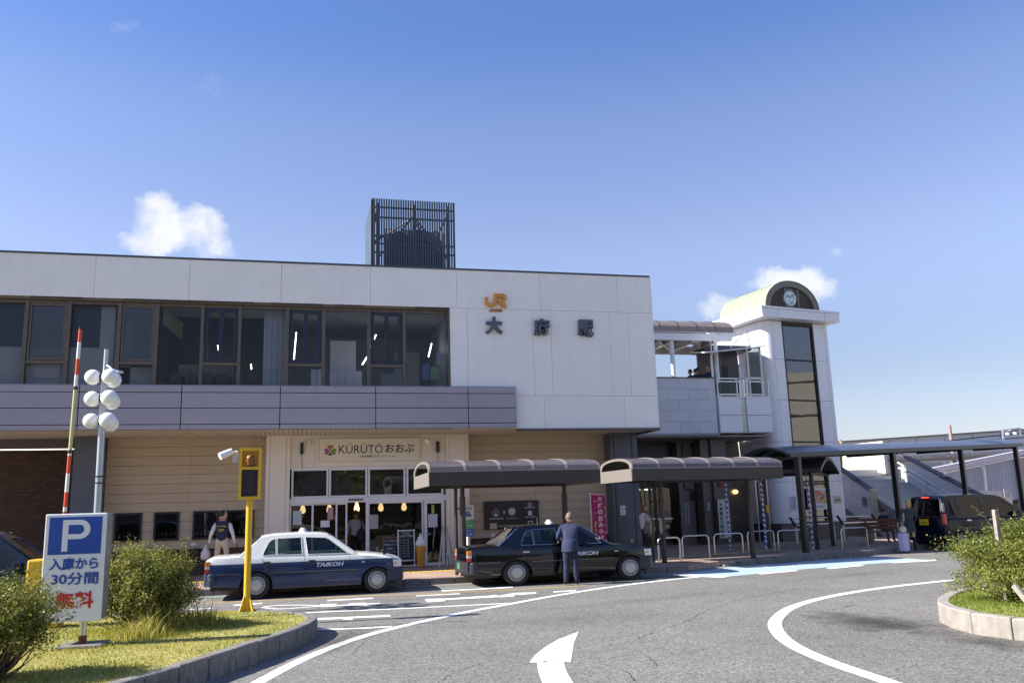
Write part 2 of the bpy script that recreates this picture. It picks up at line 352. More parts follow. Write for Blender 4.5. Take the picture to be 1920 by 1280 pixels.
# ------------------------------------------------------------------ lettering
def txt(name, body, p0, u, v, w, h, m, parent, ext=.004, off=0.0, bold=0.0, keep=False, lift=.0, shear=0.0, **pr):
    c = bpy.data.curves.new(name, 'FONT'); c.body = body; c.extrude = .5; c.offset = bold; c.resolution_u = 3; c.shear = shear
    o = bpy.data.objects.new(name, c); COL.objects.link(o)
    me = bpy.data.meshes.new_from_object(o.evaluated_get(bpy.context.evaluated_depsgraph_get()))
    bpy.data.objects.remove(o); me.name = name
    co = np.empty(len(me.vertices)*3, dtype=np.float32); me.vertices.foreach_get('co', co); co = co.reshape(-1, 3)
    lo = co.min(0); hi = co.max(0)
    u = Vector(u).normalized(); v = Vector(v).normalized(); nn = u.cross(v)
    sx = w/(hi[0]-lo[0]); sy = h/(hi[1]-lo[1]) if h else sx
    if keep: sx = sy = min(sx, sy)
    A = np.array([tuple(u), tuple(v), tuple(nn)])
    q = np.stack([(co[:,0]-lo[0])*sx, (co[:,1]-lo[1])*sy, (co[:,2]-lo[2])/(hi[2]-lo[2])*ext+lift], 1)
    q = q @ A + np.array(tuple(p0)); me.vertices.foreach_set('co', q.astype(np.float32).ravel()); me.update()
    me.materials.clear()
    return link(name, me, m, parent, **pr)
XV, YV, ZV = Vector((1,0,0)), Vector((0,1,0)), Vector((0,0,1))
# ================================================================== GROUND
def structure(o): o['kind'] = 'structure'; return o
structure(build(B(-400, 400, -300, 600, -.5, -.008), 'ground', pbr('town_ground', (.16,.155,.145), .9, var=.2, scale=.3)))
road = structure(build(MB().face([(-40,-30,0),(70,-30,0),(70,34,0),(-40,34,0)]), 'road', M['asphalt'], fix=False))
# pavement in front of the station: outline follows the kerb
KERB = [(-16,21.1),(9.85,21.1),(10.3,21.6),(11.45,22.25),(12.6,22.45),(14.1,22.85),(16.8,23.55),(19.0,24.55),(20.4,25.3),(25,28.2),(34,33.6)]
def offset(pl, d):
    out = []
    for i, p in enumerate(pl):
        a = Vector(pl[max(i-1,0)]); b = Vector(pl[min(i+1,len(pl)-1)]); t = (b-a).normalized(); out.append((p[0]-t.y*d, p[1]+t.x*d))
    return out
inner = offset(KERB, .16)
pv = MB(); pv.prism([inner+[(60,40),(60,60),(-16,60)]], .0, .142, lambda x,y,t: (x,y,t))
structure(build(pv, 'pavement', M['pave']))
def resample(pl, step):
    L = [0]
    for i in range(1, len(pl)): L.append(L[-1]+(Vector(pl[i])-Vector(pl[i-1])).length)
    n = max(1, round(L[-1]/step)); out = []
    for k in range(n+1):
        s = L[-1]*k/n
        for i in range(1, len(pl)):
            if s <= L[i]+1e-9:
                f = (s-L[i-1])/(L[i]-L[i-1]); out.append(Vector(pl[i-1]).lerp(Vector(pl[i]), f)); break
    return out
def kerb_run(name, pl, step, wid, hgt, mats, parent=None, z0=-.05, gap=.012, side=1):
    pts = resample(pl, step); o = offset([tuple(p) for p in pts], wid*side)
    for i in range(len(pts)-1):
        a, b = pts[i], pts[i+1]; d = (b-a).normalized()*gap/2
        c, e = Vector(o[i]), Vector(o[i+1]); h = hgt(i/(len(pts)-1)) if callable(hgt) else hgt
        h += random.uniform(-.006, .006); jx = random.uniform(-.006,.006)
        mb = MB(); q = [a+d, b-d, e-d, c+d]
        mb.hexa([(p.x, p.y+jx, z0) for p in q]+[(p.x, p.y+jx, h) for p in q])
        build(mb, 'kerb_stone', mats, parent, bevel=.018)
kp = thing('station_kerb', None, None, (0,21,0), kind='structure')
kerb_run('kerb', [(p[0],p[1]) for p in KERB[:2]], .62, .17, .155, M['kerb'], kp)
kerb_run('kerb', KERB[3:], .6, .19, lambda f: min(.17, .05+f*2.2), M['kerbgrey'], kp)
kerb_run('kerb', [(10.3,23.75),(12.5,24.15),(15.1,25.1)], .6, .15, .19, M['kerbgrey'], kp)
gut = MB()
for a, b in zip(KERB[:-1], KERB[1:]): gut.face([(a[0],a[1]-.34,.002),(b[0],b[1]-.34,.002),(b[0],b[1]+.02,.002),(a[0],a[1]+.02,.002)])
structure(build(gut, 'gutter', pbr('gutter_concrete', (.24,.235,.22), .9, var=.2, scale=6), fix=False))
# tactile paving: yellow strip on the pavement
tp = MB(); tp.face([(-12,23.45,.146),(9.6,23.45,.146),(9.6,23.9,.146),(-12,23.9,.146)])
tp.face([(9.6,23.9,.146),(9.9,23.8,.146),(15.9,26.6,.146),(15.6,26.85,.146)])
for k in range(150): tp.box(-11.9+k*.145, -11.82+k*.145, 23.6, 23.8, .146, .152)
structure(build(tp, 'tactile_strip', M['tactile'], fix=False))

# ------------------------------------------------------------------ road markings (own sheets, 4 mm apart)
def gl(pts, z=.004): return [G(x, y, z) for x, y in pts]
def mark(name, polys, m=M['road_white'], z=.004):
    mb = MB()
    for p in polys: mb.face(gl(p, z))
    o = build(mb, name, m, fix=False); 
    for f in o.data.polygons:
        if f.normal.z < 0: f.flip()
    return structure(o)
def smooth_curve(pts, n=10):
    out = []
    P_ = [pts[0]]+pts+[pts[-1]]
    for i in range(1, len(P_)-2):
        p0, p1, p2, p3 = [Vector(q) for q in P_[i-1:i+3]]
        for k in range(n):
            t = k/n; out.append(.5*((2*p1)+(p2-p0)*t+(2*p0-5*p1+4*p2-p3)*t*t+(3*p1-p0-3*p2+p3)*t**3))
    out.append(Vector(pts[-1])); return out
def ribbon(name, px, wid, m=M['road_white'], z=.004, world=False):
    g = [Vector((q.x, q.y)) for q in (G(x, y) for x, y in px)] if not world else [Vector(q) for q in px]
    c = smooth_curve([tuple(q) for q in g]); mb = MB(); L = []; Rr = []
    for i, p in enumerate(c):
        t = (c[min(i+1,len(c)-1)]-c[max(i-1,0)]).normalized(); n_ = Vector((-t.y, t.x))*wid/2
        L.append((p.x+n_.x, p.y+n_.y, z)); Rr.append((p.x-n_.x, p.y-n_.y, z))
    for i in range(len(c)-1): mb.face([Rr[i], Rr[i+1], L[i+1], L[i]])
    return structure(build(mb, name, m, fix=False))
ribbon('lane_line', [(430,1310),(480,1281),(585,1228),(700,1187),(850,1152),(960,1131),(1060,1113),(1160,1098),(1260,1086),(1345,1078)], .16)
ribbon('lane_line', [(1700,1292),(1660,1276),(1560,1242),(1490,1211),(1458,1184),(1456,1160),(1490,1136),(1560,1117),(1660,1101),(1785,1087)], .19)
ribbon('lane_line', [(428,1155.5),(600,1147),(760,1140),(953,1130.5)], .13)
ribbon('lane_line', [(588,1179.5),(660,1178),(735,1174)], .13)
ribbon('orange_line', [(0,1141),(360,1131),(620,1119.5),(880,1109),(1000,1103),(1100,1097)], .11, M['road_orange'])
mark('road_marking', [[(590,1158),(643,1156),(732,1152),(732,1155),(661,1158),(661,1161),(643,1161),(643,1159),(590,1162)],
     [(438,1133),(492,1129),(492,1131),(438,1135)], [(614,1124),(700,1119.5),(700,1121.5),(614,1126)], [(780,1115.5),(863,1111.5),(863,1113),(780,1117)],
     [(600,1132),(631,1131),(630,1136),(601,1137)], [(654,1130),(686,1129),(689,1134),(655,1135)], [(620,1134),(712,1129.5),(712,1131),(620,1136)],
     [(796,1122),(830,1120.5),(835,1126),(801,1128)], [(815,1122.5),(933,1114.5),(933,1116.5),(963,1110.5),(1006,1109.5),(1006,1112),(963,1115),(963,1118),(934,1118.5),(815,1125)],
     [(1037,1108),(1080,1105),(1080,1107),(1037,1110)], [(828,1106),(890,1103),(960,1099),(962,1101),(890,1105),(828,1108)]])
ribbon('road_marking', [(492,1138),(520,1141),(560,1139),(600,1135.5),(570,1134),(520,1134.5),(492,1138)], .10)
ribbon('road_marking', [(330,1143),(400,1140)], .12); ribbon('road_marking', [(330,1149),(392,1146)], .12); ribbon('road_marking', [(358,1126),(385,1124.5)], .1)
# curved arrow on the lane
mark('arrow_marking', [[(993,1241),(1002,1228),(1022,1212),(1046,1198),(1085,1183),(1076,1204),(1070,1240),(1045,1239),(1020,1240.5)]])
ribbon('arrow_marking', [(1032,1238),(1035,1256),(1046,1280),(1062,1304)], .30)
# blue bay by the right-hand kerb
mark('blue_bay', [[(1262,1076.5),(1375,1062),(1450,1057),(1550,1049),(1640,1044),(1700,1046),(1750,1049.5),(1640,1056),(1500,1067),(1367,1080)]], M['road_blue'], .004)
mark('road_marking', [[(1262,1075),(1300,1076),(1367,1080),(1352,1082.5),(1262,1078)], [(1420,1074),(1490,1068),(1498,1069.5),(1428,1076)], [(1548,1064),(1612,1058),(1622,1059.5),(1556,1066)], [(1668,1053),(1757,1048),(1757,1050.5),(1676,1055)]], z=.008)
ribbon('road_marking', [(1440,1063),(1428,1060.5),(1450,1058),(1490,1058.5),(1480,1062),(1440,1063)], .09, z=.008)
ribbon('road_marking', [(1488,1060),(1522,1057)], .1, z=.008)
ribbon('green_strip', [(0,1131),(360,1121.5),(620,1111),(880,1101),(1100,1088),(1230,1080)], .42, M['road_green'], .003)
# gutter apron and worn concrete round the islands, cracks
def crack(px, w=.012):
    g = [G(x, y) for x, y in px]; pts = []
    for a, b in zip(g[:-1], g[1:]):
        k = max(2, int((b-a).length/.07))
        for i in range(k):
            q = a.lerp(b, i/k); pts.append((q.x+random.uniform(-.02,.02), q.y+random.uniform(-.035,.035)))
    mb = MB()
    for p, q in zip(pts[:-1], pts[1:]):
        if random.random() < .06: continue
        t = (Vector(q)-Vector(p)).normalized(); n_ = Vector((-t.y, t.x))*w*random.uniform(.2, 1)/2
        mb.face([(p[0]-n_.x,p[1]-n_.y,.003),(q[0]-n_.x,q[1]-n_.y,.003),(q[0]+n_.x,q[1]+n_.y,.003),(p[0]+n_.x,p[1]+n_.y,.003)])
    structure(build(mb, 'road_crack', M['black'], fix=False))
crack([(1180,1202),(1235,1182),(1300,1160),(1310,1150),(1390,1122),(1500,1102)]); crack([(1175,1258),(1195,1280)], .02)
crack([(1190,1215),(1205,1225),(1240,1250)], .012); crack([(1560,1142),(1610,1132)], .014); crack([(740,1190),(690,1196),(655,1230)], .008)
crack([(1330,1108),(1310,1112)], .01); crack([(820,1280),(850,1262),(905,1240)], .01)

# ================================================================== STATION BUILDING
FY = 24.4
st = thing('station_building', 'long white station building with mauve band and three big black letters on its wall', 'station', (1.5, 26, 0))
core = MB()
core.box(-16, 10.62, 24.62, 40, 7.66, 8.80); core.box(-16, 10.62, 24.62, 40, 4.12, 4.98)
core.box(4.32, 10.62, 24.62, 30, 4.98, 7.66); core.box(10.4, 10.62, 30, 40, 4.1, 7.66)
build(core, 'structural_core', M['concrete'], st)
def panels(xs, z0, z1, y0=FY, y1=FY+.2, m=M['concrete'], name='wall_panel', g=.007, par=None):
    for a, b in zip(xs[:-1], xs[1:]):
        build(B(a+g/2, b-g/2, y0, y1, z0+g/2, z1-g/2), name, m, par or st, bevel=.004)
panels([-15.4,-12.9,-10.4,-7.93,-5.49,-3.07,-.6,1.92,4.47,7.06,9.58,10.68], 7.655, 8.83)
panels([4.25,4.77,6.79,7.36,9.27,9.88,10.68], 5.03, 7.655)
panels([4.25,6.2,7.07,9.63,10.68], 4.05, 5.03)
build(B(10.685, 10.74, FY+.02, 40, 4.06, 8.82), 'side_wall', M['concrete'], st)
build(B(-16, 10.70, FY-.03, 40, 8.832, 8.875), 'roof_coping', M['coping'], st)
build(MB().box(6.2, 10.72, FY-.05, FY+.06, 3.975, 4.045).box(10.66,10.72,FY+.06,26.6,3.975,4.045), 'bottom_trim', M['browntrim'], st)
# mauve panel band
bx = [-15.4+.0,-13.2,-10.66,-8.15,-5.63,-3.11,-.55,2.06,4.72,6.17]; bz = [4.055,4.20,4.64,5.06,5.25]
build(B(-15.4, 6.15, FY-.13, FY-.003, 4.07, 5.23), 'band_backing', M['joint'], st)
for a, b in zip(bx[:-1], bx[1:]):
    for c, d in zip(bz[:-1], bz[1:]):
        build(B(a+.012, b-.012, FY-.20, FY-.135, c+.010, d-.010), 'band_panel', M['purple'], st, bevel=.004)
build(B(-15.4, 6.17, FY-.135, 24.6, 5.252, 5.275), 'band_cap', M['purple'], st)
# upper windows
WY = 24.62; zt, zb = 7.60, 5.27
fr = MB(); fr.box(-15.4, 4.25, FY+.04, FY+.3, 7.585, 7.65)
build(fr, 'window_head', M['brownframe'], st, bevel=.006)
dm = MB(); x = -15.3; random.seed(11)
while x < 4.2:
    l_ = random.uniform(.15,1.1)
    if random.random() < .7: dm.box(x, min(x+l_,4.24), FY-.002, FY+.03, 7.648-random.uniform(.008,.03), 7.654)
    x += l_
build(dm, 'grime_edge', M['joint'], st, kind='stuff')
build(MB().box(4.19, 4.246, FY+.01, FY+.3, 5.27, 7.58), 'window_jamb', M['brownframe'], st)
sticks = [(-13.1,.1),(-11.2,.1),(-9.0,.1),(-7.12,.1),(-6.09,.1),(-4.83,.1),(-3.88,.11),(-2.69,.09),(-1.70,.09),(-.41,.1),(.60,.1),(1.885,.1),(2.91,.1)]
for x, w_ in sticks: build(B(x-w_/2, x+w_/2, WY-.10, WY+.06, zb, 7.585), 'mullion', M['brownframe'], st)
build(B(-15.4, 4.19, WY-.07, WY+.05, 7.50, 7.584), 'head_rail', M['brownframe'], st)
xs = [-15.4]+[s_[0] for s_ in sticks]+[4.24]
for i, (a, b) in enumerate(zip(xs[:-1], xs[1:])):
    op = i in (2, 4, 6, 8, 10, 12) and b-a < 1.4
    op = (a, b) in [(-7.12,-6.09),(-4.83,-3.88),(-2.69,-1.70),(-.41,.60),(1.885,2.91)]
    w = thing('window', None, None, (a, WY, zb)); WM[w.name] = Matrix.Translation((a, WY, zb)); w.parent = st
    w.matrix_parent_inverse = Matrix(); w.location = (a-1.5, WY-26, zb)
    if op:
        sc = M['navyframe'] if a > -3 else M['brownframe']; tk = .10 if a > -3 else .06
        build(B(a+.05, b-.05, WY-.08, WY+.04, 5.86, 5.95), 'transom', M['brownframe'], w)
        z0, z1 = 5.96, 7.5
        f = MB()
        f.box(a+.06, a+.06+tk, WY-.06, WY+.02, z0, z1).box(b-.06-tk, b-.06, WY-.06, WY+.02, z0, z1).box(a+.06+tk, b-.06-tk, WY-.06, WY+.02, z1-tk, z1).box(a+.06+tk, b-.06-tk, WY-.06, WY+.02, z0, z0+tk)
        if a > -3: f.box((a+b)/2-.06, (a+b)/2+.06, WY-.07, WY+.02, z0+.1, z1-.1)
        build(f, 'sash', sc, w, bevel=.004)
        build(B(a+.1, b-.1, WY-.02, WY-.012, z0+.05, z1-.05), 'pane', M['glassdark'] if a < -4 else M['glass'], w)
        build(B(a+.04, b-.04, WY, WY+.008, zb, 5.87), 'pane', M['glass'], w)
    else:
        build(B(a+.04, b-.04, WY, WY+.008, zb, 7.52), 'pane', M['glass'], w)
# rooms behind the upper windows
rm = MB()
rm.box(-16, 4.3, 29.0, 29.1, 5.0, 7.66).box(4.25, 4.32, 24.7, 29, 5.0, 7.66)
build(rm, 'room_wall', pbr('room_wall_blue_grey', (.30,.33,.38), .7), st)
build(B(-16,4.3,24.7,29,4.985,5.01), 'room_floor', pbr('room_floor', (.12,.11,.1), .6), st)
build(B(-16,4.3,24.75,29,7.61,7.655), 'room_ceiling', pbr('room_ceiling', (.35,.35,.36), .8), st)
shade = pbr('roller_blind', (.36,.33,.33), .8, var=.03); bluebl = pbr('blue_screen', (.018,.023,.045), .5); curt = pbr('curtain', (.40,.39,.42), .9, var=.05)
def inbox(name, m, x0,x1,y0,y1,z0,z1): return build(B(x0,x1,y0,y1,z0,z1), name, m, st)
inbox('blind', shade, -15.3, -4.98, 24.78, 24.80, 5.3, 7.5)
inbox('blue_screen', bluebl, -15.2, -5.35, 24.755, 24.775, 6.35, 7.5)
inbox('blind', shade, -6.9, -6.25, 24.74, 24.745, 5.5, 6.28)
inbox('blind', pbr('pale_board', (.30,.29,.27), .8), -4.9, -3.95, 24.85, 24.88, 5.3, 5.84)
inbox('blind', shade, -5.2, -4.55, 24.85, 24.88, 5.3, 7.1)
inbox('partition', pbr('brown_partition', (.02,.017,.016), .7), -3.8, -.9, 26.3, 26.35, 5.0, 7.6)
inbox('ticket_banner', pbr('banner_cloth', (.24,.22,.17), .8), -3.4, -1.9, 25.6, 25.62, 5.72, 6.05)
txt('banner_text', 'JR線きっぷうりば', (-3.35,25.6,5.76), XV, ZV, 1.4, .24, M['black'], st, ext=.003)
cm = MB()
for k in range(9): cm.cyl((-1.02+k*.075, 24.95+.03*(k%2), 5.0), (-1.02+k*.075, 24.95+.03*(k%2), 7.58), .045, seg=8)
build(cm, 'curtain', curt, st, smooth=60)
inbox('whiteboard', pbr('white_board', (.62,.58,.58), .4), .85, 1.62, 26.2, 26.24, 5.98, 6.95)
for k in range(4):
    x = .82+k*.235; inbox('locker', pbr('locker_grey', (.70,.64,.63), .5), x, x+.225, 25.4, 25.8, 5.0, 5.88)
for k in range(2): inbox('locker', M['white'], .28+k*.17, .43+k*.17, 25.3, 25.6, 5.0, 5.9)
inbox('door', pbr('office_door', (.46,.44,.50), .5), 3.0, 3.85, 28.2, 28.25, 5.0, 7.0)
inbox('door_window', M['dark'], 3.28, 3.42, 28.17, 28.19, 6.1, 6.65)
inbox('shelf_unit', pbr('blue_shelf', (.03,.045,.1), .6), 3.1, 3.7, 26.4, 26.7, 5.0, 5.5)
inbox('green_poster', pbr('green_poster', (.20,.36,.16), .6), 3.78, 4.02, 25.2, 25.22, 5.62, 6.0)
inbox('blue_poster', pbr('blue_poster', (.12,.16,.33), .6), 3.52, 3.74, 25.2, 25.22, 5.6, 6.1)
inbox('notice', pbr('mauve_notice', (.42,.38,.42), .6), 3.95, 4.18, 25.1, 25.12, 6.05, 6.4)
inbox('crate_wall', pbr('grey_crates', (.30,.32,.34), .7), 2.3, 2.85, 25.2, 25.5, 5.0, 5.8)
tube_m = emit('fluorescent_tube', (1,.97,.9), 2.5)
for a, b in (((-.17,26.2,7.18),(-.22,25.3,6.1)), ((2.25,26.4,7.2),(1.98,25.6,6.6)), ((1.98,25.6,6.45),(1.75,25.2,6.05)), ((4.0,26.4,6.95),(3.75,25.4,6.35)), ((-2.4,26.0,6.7),(-2.28,25.5,6.2)), ((-1.45,26.0,6.15),(-1.42,25.8,5.98))):
    build(MB().bar(a, b, .03), 'ceiling_tube', tube_m, st)
for k in range(7):
    x = -3.6+k*.42; build(MB().box(x, x+.3, 25.3, 25.34, 5.5, 5.75).box(x+.02,x+.05,25.3,25.34,5.0,5.5).box(x+.25,x+.28,25.3,25.34,5.0,5.5).box(x,x+.3,25.0,25.3,5.35,5.38), 'waiting_seat', pbr('seat_red_brown', (.10,.04,.035), .6), st)
build(MB().bar((-3.75,24.9,7.3),(-3.2,27.5,7.05),.05,.5), 'lit_signboard', pbr('yellow_sign', (.33,.29,.14), .6), st)

# soffit slats and ground floor
sm = MB(); x = -15.4
while x < 10.6:
    sm.box(x, x+.115, FY+.02, 26.62, 4.052, 4.075); x += .13
build(sm, 'soffit_slats', M['soffit'], st, kind='stuff')
build(B(-16, 10.62, FY+.21, 26.7, 4.08, 4.115), 'soffit_backing', M['joint'], st)
# siding boards with window openings
ZB = [4.05-.265*k for k in range(0, 13)]
LW = [(-5.04,-4.32),(-4.0,-3.32),(-2.95,-2.25),(-2.04,-1.27)]; RW = [(7.55,8.15)]
def boards(x0, x1, wins, seam):
    for a, b in zip(ZB[:-1], ZB[1:]):
        spans = [(x0, x1)]
        if b < 1.90 and a > 1.16 and wins:
            spans = []; c = x0
            for w0, w1 in wins: spans.append((c, w0)); c = w1
            spans.append((c, x1))
        for s0, s1 in spans:
            cuts = [s0]+[q for q in seam if s0+.3 < q < s1-.3]+[s1]
            for p, q in zip(cuts[:-1], cuts[1:]):
                mb = MB(); mb.hexa([(p+.003,26.60,b+.008),(q-.003,26.60,b+.008),(q-.003,26.65,b+.008),(p+.003,26.65,b+.008),(p+.003,26.615,a),(q-.003,26.615,a),(q-.003,26.65,a),(p+.003,26.65,a)])
                build(mb, 'siding_board', M['siding'], st)
boards(-5.35, -.95, LW, [-3.1]); boards(5.05, 9.72, [], [7.3])
build(MB().box(-5.4, -.3, 26.66, 26.8, 2.0, 4.08), 'wall_backing', M['joint'], st)
build(B(4.4,9.8,26.66,26.8,0,4.08), 'wall_backing', M['joint'], st)
for q_ in ((-5.4,-5.06,0,2.0),(-5.06,-.3,0,1.18),(-4.3,-4.02,1.18,2.0),(-3.3,-2.97,1.18,2.0),(-2.23,-2.06,1.18,2.0),(-1.25,-.3,1.18,2.0)): build(B(q_[0],q_[1],26.66,26.8,q_[2],q_[3]), 'wall_backing', M['joint'], st)
build(B(-5.35,-.95,26.58,26.66,0.1,.86), 'brick_plinth', M['brick'], st); build(B(5.05,9.72,26.58,26.66,0.1,.86), 'brick_plinth', M['brick'], st)
for a, b in LW:
    w = thing('window', None, None, (a,26.6,1.2)); w.parent = st; w.location = (a-1.5,.6,1.2); WM[w.name] = Matrix.Translation((a,26.6,1.2))
    build(MB().box(a,a+.05,26.54,26.7,1.14,1.925).box(b-.05,b,26.54,26.7,1.14,1.925).box(a+.05,b-.05,26.54,26.7,1.88,1.925).box(a+.05,b-.05,26.54,26.7,1.14,1.19), 'frame', M['black'], w)
    build(B(a+.04,b-.04,26.62,26.628,1.24,1.92), 'pane', M['glassdark'], w)
    it = MB()
    for k in range(5):
        x = a+.09+k*(b-a-.18)/4.5; it.cyl((x,26.9,1.25),(x,26.9,1.25+random.uniform(.08,.17)), .035, seg=8)
    build(it, 'shelf_goods', pbr('pale_goods', (.45,.42,.38), .6, var=.4, scale=20), w)
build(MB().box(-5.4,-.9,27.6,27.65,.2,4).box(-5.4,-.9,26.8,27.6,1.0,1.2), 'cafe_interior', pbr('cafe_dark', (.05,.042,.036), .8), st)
# columns and shop front
for (x0, x1) in ((-.95,-.27),(4.35,5.05)):
    build(MB().box(x0,x0+.1,26.0,26.7,.1,4.05).box(x0+.115,x1-.115,26.0,26.7,.1,4.05).box(x1-.1,x1,26.0,26.7,.1,4.05).box(x0+.1,x1-.1,26.02,26.6,.1,4.05), 'column', M['cream'], st, bevel=.006)
hd = [-.27,.42,3.62,4.35]
for a, b in zip(hd[:-1], hd[1:]): build(B(a+.003,b-.003,26.10,26.3,3.12,4.05), 'header_panel', M['cream'], st, bevel=.004)
def frame(x0,x1,z0,z1,t,y0,y1,m,par,name='frame'):
    return build(MB().box(x0,x0+t,y0,y1,z0,z1).box(x1-t,x1,y0,y1,z0,z1).box(x0+t,x1-t,y0,y1,z1-t,z1).box(x0+t,x1-t,y0,y1,z0,z0+t), name, m, par, bevel=.004)
def subthing(name, loc, label=None):
    w = thing(name, label, None, loc); w.parent = st; w.location = (loc[0]-1.5, loc[1]-26, loc[2]); WM[w.name] = Matrix.Translation(loc); return w
for a, b in ((-.22,.84),(.86,1.98),(2.0,3.12),(3.15,4.27)):
    w = subthing('window', (a,26.15,2.2)); frame(a,b,2.22,3.07,.055,26.14,26.24,M['white'],w); build(B(a+.04,b-.04,26.19,26.196,2.26,3.03), 'pane', M['glassdark'], w)
build(MB().box(-.27,4.35,26.12,26.26,3.07,3.115).box(-.27,4.35,26.12,26.26,2.06,2.215), 'transom', M['white'], st)
build(B(1.42,1.86,26.09,26.118,2.12,2.16), 'door_sensor', M['shelter'], st)
def shopglass(a, b, nm='window', y=26.15, m='glassshop', t=.05):
    w = subthing(nm, (a,y,.15)); frame(a,b,.15,2.06,t,y,y+.08,M['white'],w); build(B(a+t*.8,b-t*.8,y+.035,y+.041,.2,2.03), 'pane', M[m], w); return w
shopglass(-.26,.42); shopglass(.38,1.12,'sliding_door',26.24); shopglass(1.06,1.40,'sliding_door'); shopglass(2.0,3.66); d5 = shopglass(3.68,4.30,'door',26.15,'glassshop',.09)
build(MB().cyl((3.78,26.08,1.08),(3.9,26.08,1.08),.012).cyl((3.76,26.15,1.08),(3.76,26.08,1.08),.02), 'handle', M['steel'], d5)
build(B(1.94,2.0,26.12,26.22,.15,2.06), 'door_jamb', M['white'], st)
# shop interior
build(B(-.2,4.3,26.5,26.52,2.2,3.1), 'mottled_reflection_panel', pbr('mottled_reflection_panel', (.22,.20,.17), .8, rgb2=(.60,.55,.47), scale=2.2, detail=8), st)  # added panel behind the upper panes, reflections painted as mottled tones
woodm = pbr('shop_wood', (.20,.12,.07), .5, var=.25, scale=6)
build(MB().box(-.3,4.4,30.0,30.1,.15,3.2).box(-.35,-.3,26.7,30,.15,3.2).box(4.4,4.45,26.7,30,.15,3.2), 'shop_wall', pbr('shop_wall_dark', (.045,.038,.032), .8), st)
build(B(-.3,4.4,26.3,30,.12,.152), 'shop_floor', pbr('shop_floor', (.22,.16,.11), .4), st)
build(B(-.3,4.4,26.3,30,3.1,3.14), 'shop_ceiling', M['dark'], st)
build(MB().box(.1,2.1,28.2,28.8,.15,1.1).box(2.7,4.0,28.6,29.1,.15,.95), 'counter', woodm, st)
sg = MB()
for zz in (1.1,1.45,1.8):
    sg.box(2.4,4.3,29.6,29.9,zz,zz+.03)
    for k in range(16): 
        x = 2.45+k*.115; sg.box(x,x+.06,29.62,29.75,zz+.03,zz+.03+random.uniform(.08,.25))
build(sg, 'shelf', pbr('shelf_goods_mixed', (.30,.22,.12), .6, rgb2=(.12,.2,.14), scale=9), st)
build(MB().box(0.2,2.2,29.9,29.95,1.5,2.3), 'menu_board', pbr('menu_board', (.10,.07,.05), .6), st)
bulb = emit('warm_bulb', (1,.66,.32), 1.1)
for x in (.12,.9,1.72,2.45,3.16):
    build(MB().lathe([(.015,.30),(.035,.22),(.065,.12),(.085,.05),(.07,-.02),(.02,-.05)], (x,26.9,1.83)).cyl((x,26.9,2.13),(x,26.9,3.1),.006,seg=5), 'pendant_lamp', bulb, st, smooth=50)
# dark corner column, slate columns, brick recess
build(MB().box(9.69,10.62,26.02,26.9,.1,4.05), 'slate_column', M['slate'], st, bevel=.008)
build(MB().box(9.80,9.806,26.0,26.02,.15,4.05).box(10.42,10.426,26.0,26.02,.15,4.05), 'column_joint', M['black'], st)
build(MB().box(-6.04,-5.36,25.82,26.64,.1,4.05), 'slate_column', M['slate'], st, bevel=.008)
build(MB().box(-16,-6.0,28.2,28.4,.1,3.9), 'brick_wall', M['brick'], st)
build(MB().box(-16,-6.0,26.62,28.3,3.84,3.9), 'recess_ceiling', pbr('recess_ceiling', (.16,.13,.11), .8), st)
build(MB().box(-16,-6.1,26.55,26.62,3.78,4.05), 'recess_beam', M['browntrim'], st)
rt = emit('recess_tube', (1,.9,.75), .8)
build(MB().box(-9.5,-6.2,27.3,27.33,3.80,3.83), 'ceiling_tube', rt, st)
build(MB().box(-8.42,-8.08,28.17,28.2,1.32,1.5), 'notice', M['alu'], st)
build(MB().box(-16,-5.4,34,34.1,.1,4.0).box(9.7,10.6,26.9,33,.1,4.05), 'rear_wall', M['dark'], st)

# lettering on the wall
txt('letter', '大', (5.31,FY-.012,6.86), XV, ZV, .53, .53, M['slate'], st, ext=.11, bold=.045)
txt('letter', '府', (6.80,FY-.012,6.84), XV, ZV, .50, .54, M['slate'], st, ext=.11, bold=.045)
txt('letter', '駅', (8.20,FY-.012,6.85), XV, ZV, .52, .52, M['slate'], st, ext=.11, bold=.045)
for i_, x_ in enumerate((5.33, 6.84, 8.22)): pass
org = pbr('orange_logo', (.62,.27,.02), .35)
def facemap(x0, z0, y): return lambda a, b, t: (x0+a, y-t, z0+b)
# interlocked J and R logo, drawn as two stroke outlines
def arc(cx, cy, r, a0, a1, n=8): return [(cx+r*math.cos(R(a0+(a1-a0)*k/n)), cy+r*math.sin(R(a0+(a1-a0)*k/n))) for k in range(n+1)]
jj = [(0,.30),(.09,.30)] + arc(.19,.20,.10,180,270,6) + [(.235,.10)] + arc(.235,.14,.04,270,360,4) + [(.275,.42),(.55,.42)] + arc(.55,.30,.12,90,-70,10) + [(.67,.0),(.55,.0),(.37,.2),(.37,.235),(.54,.235)] + arc(.54,.2775,.0425,-90,90,6) + [(.365,.32),(.365,.14)] + arc(.235,.14,.13,0,-90,6) + [(.18,.01)] + arc(.18,.19,.18,-90,-180,8)  # grey lightened to put distance haze into the colour
build(MB().prism([jj[::-1]], 0, .09, facemap(5.31,7.69,FY-.012)), 'logo', org, st)
txt('logo_text', 'JR東海', (5.45,FY-.012,7.545), XV, ZV, .40, .10, pbr('orange_text', (.45,.15,.03), .5), st, ext=.03, bold=.02)
build(MB().box(10.3,10.32,FY-.01,FY-.002,8.15,8.17), 'wall_mark', M['browntrim'], st)

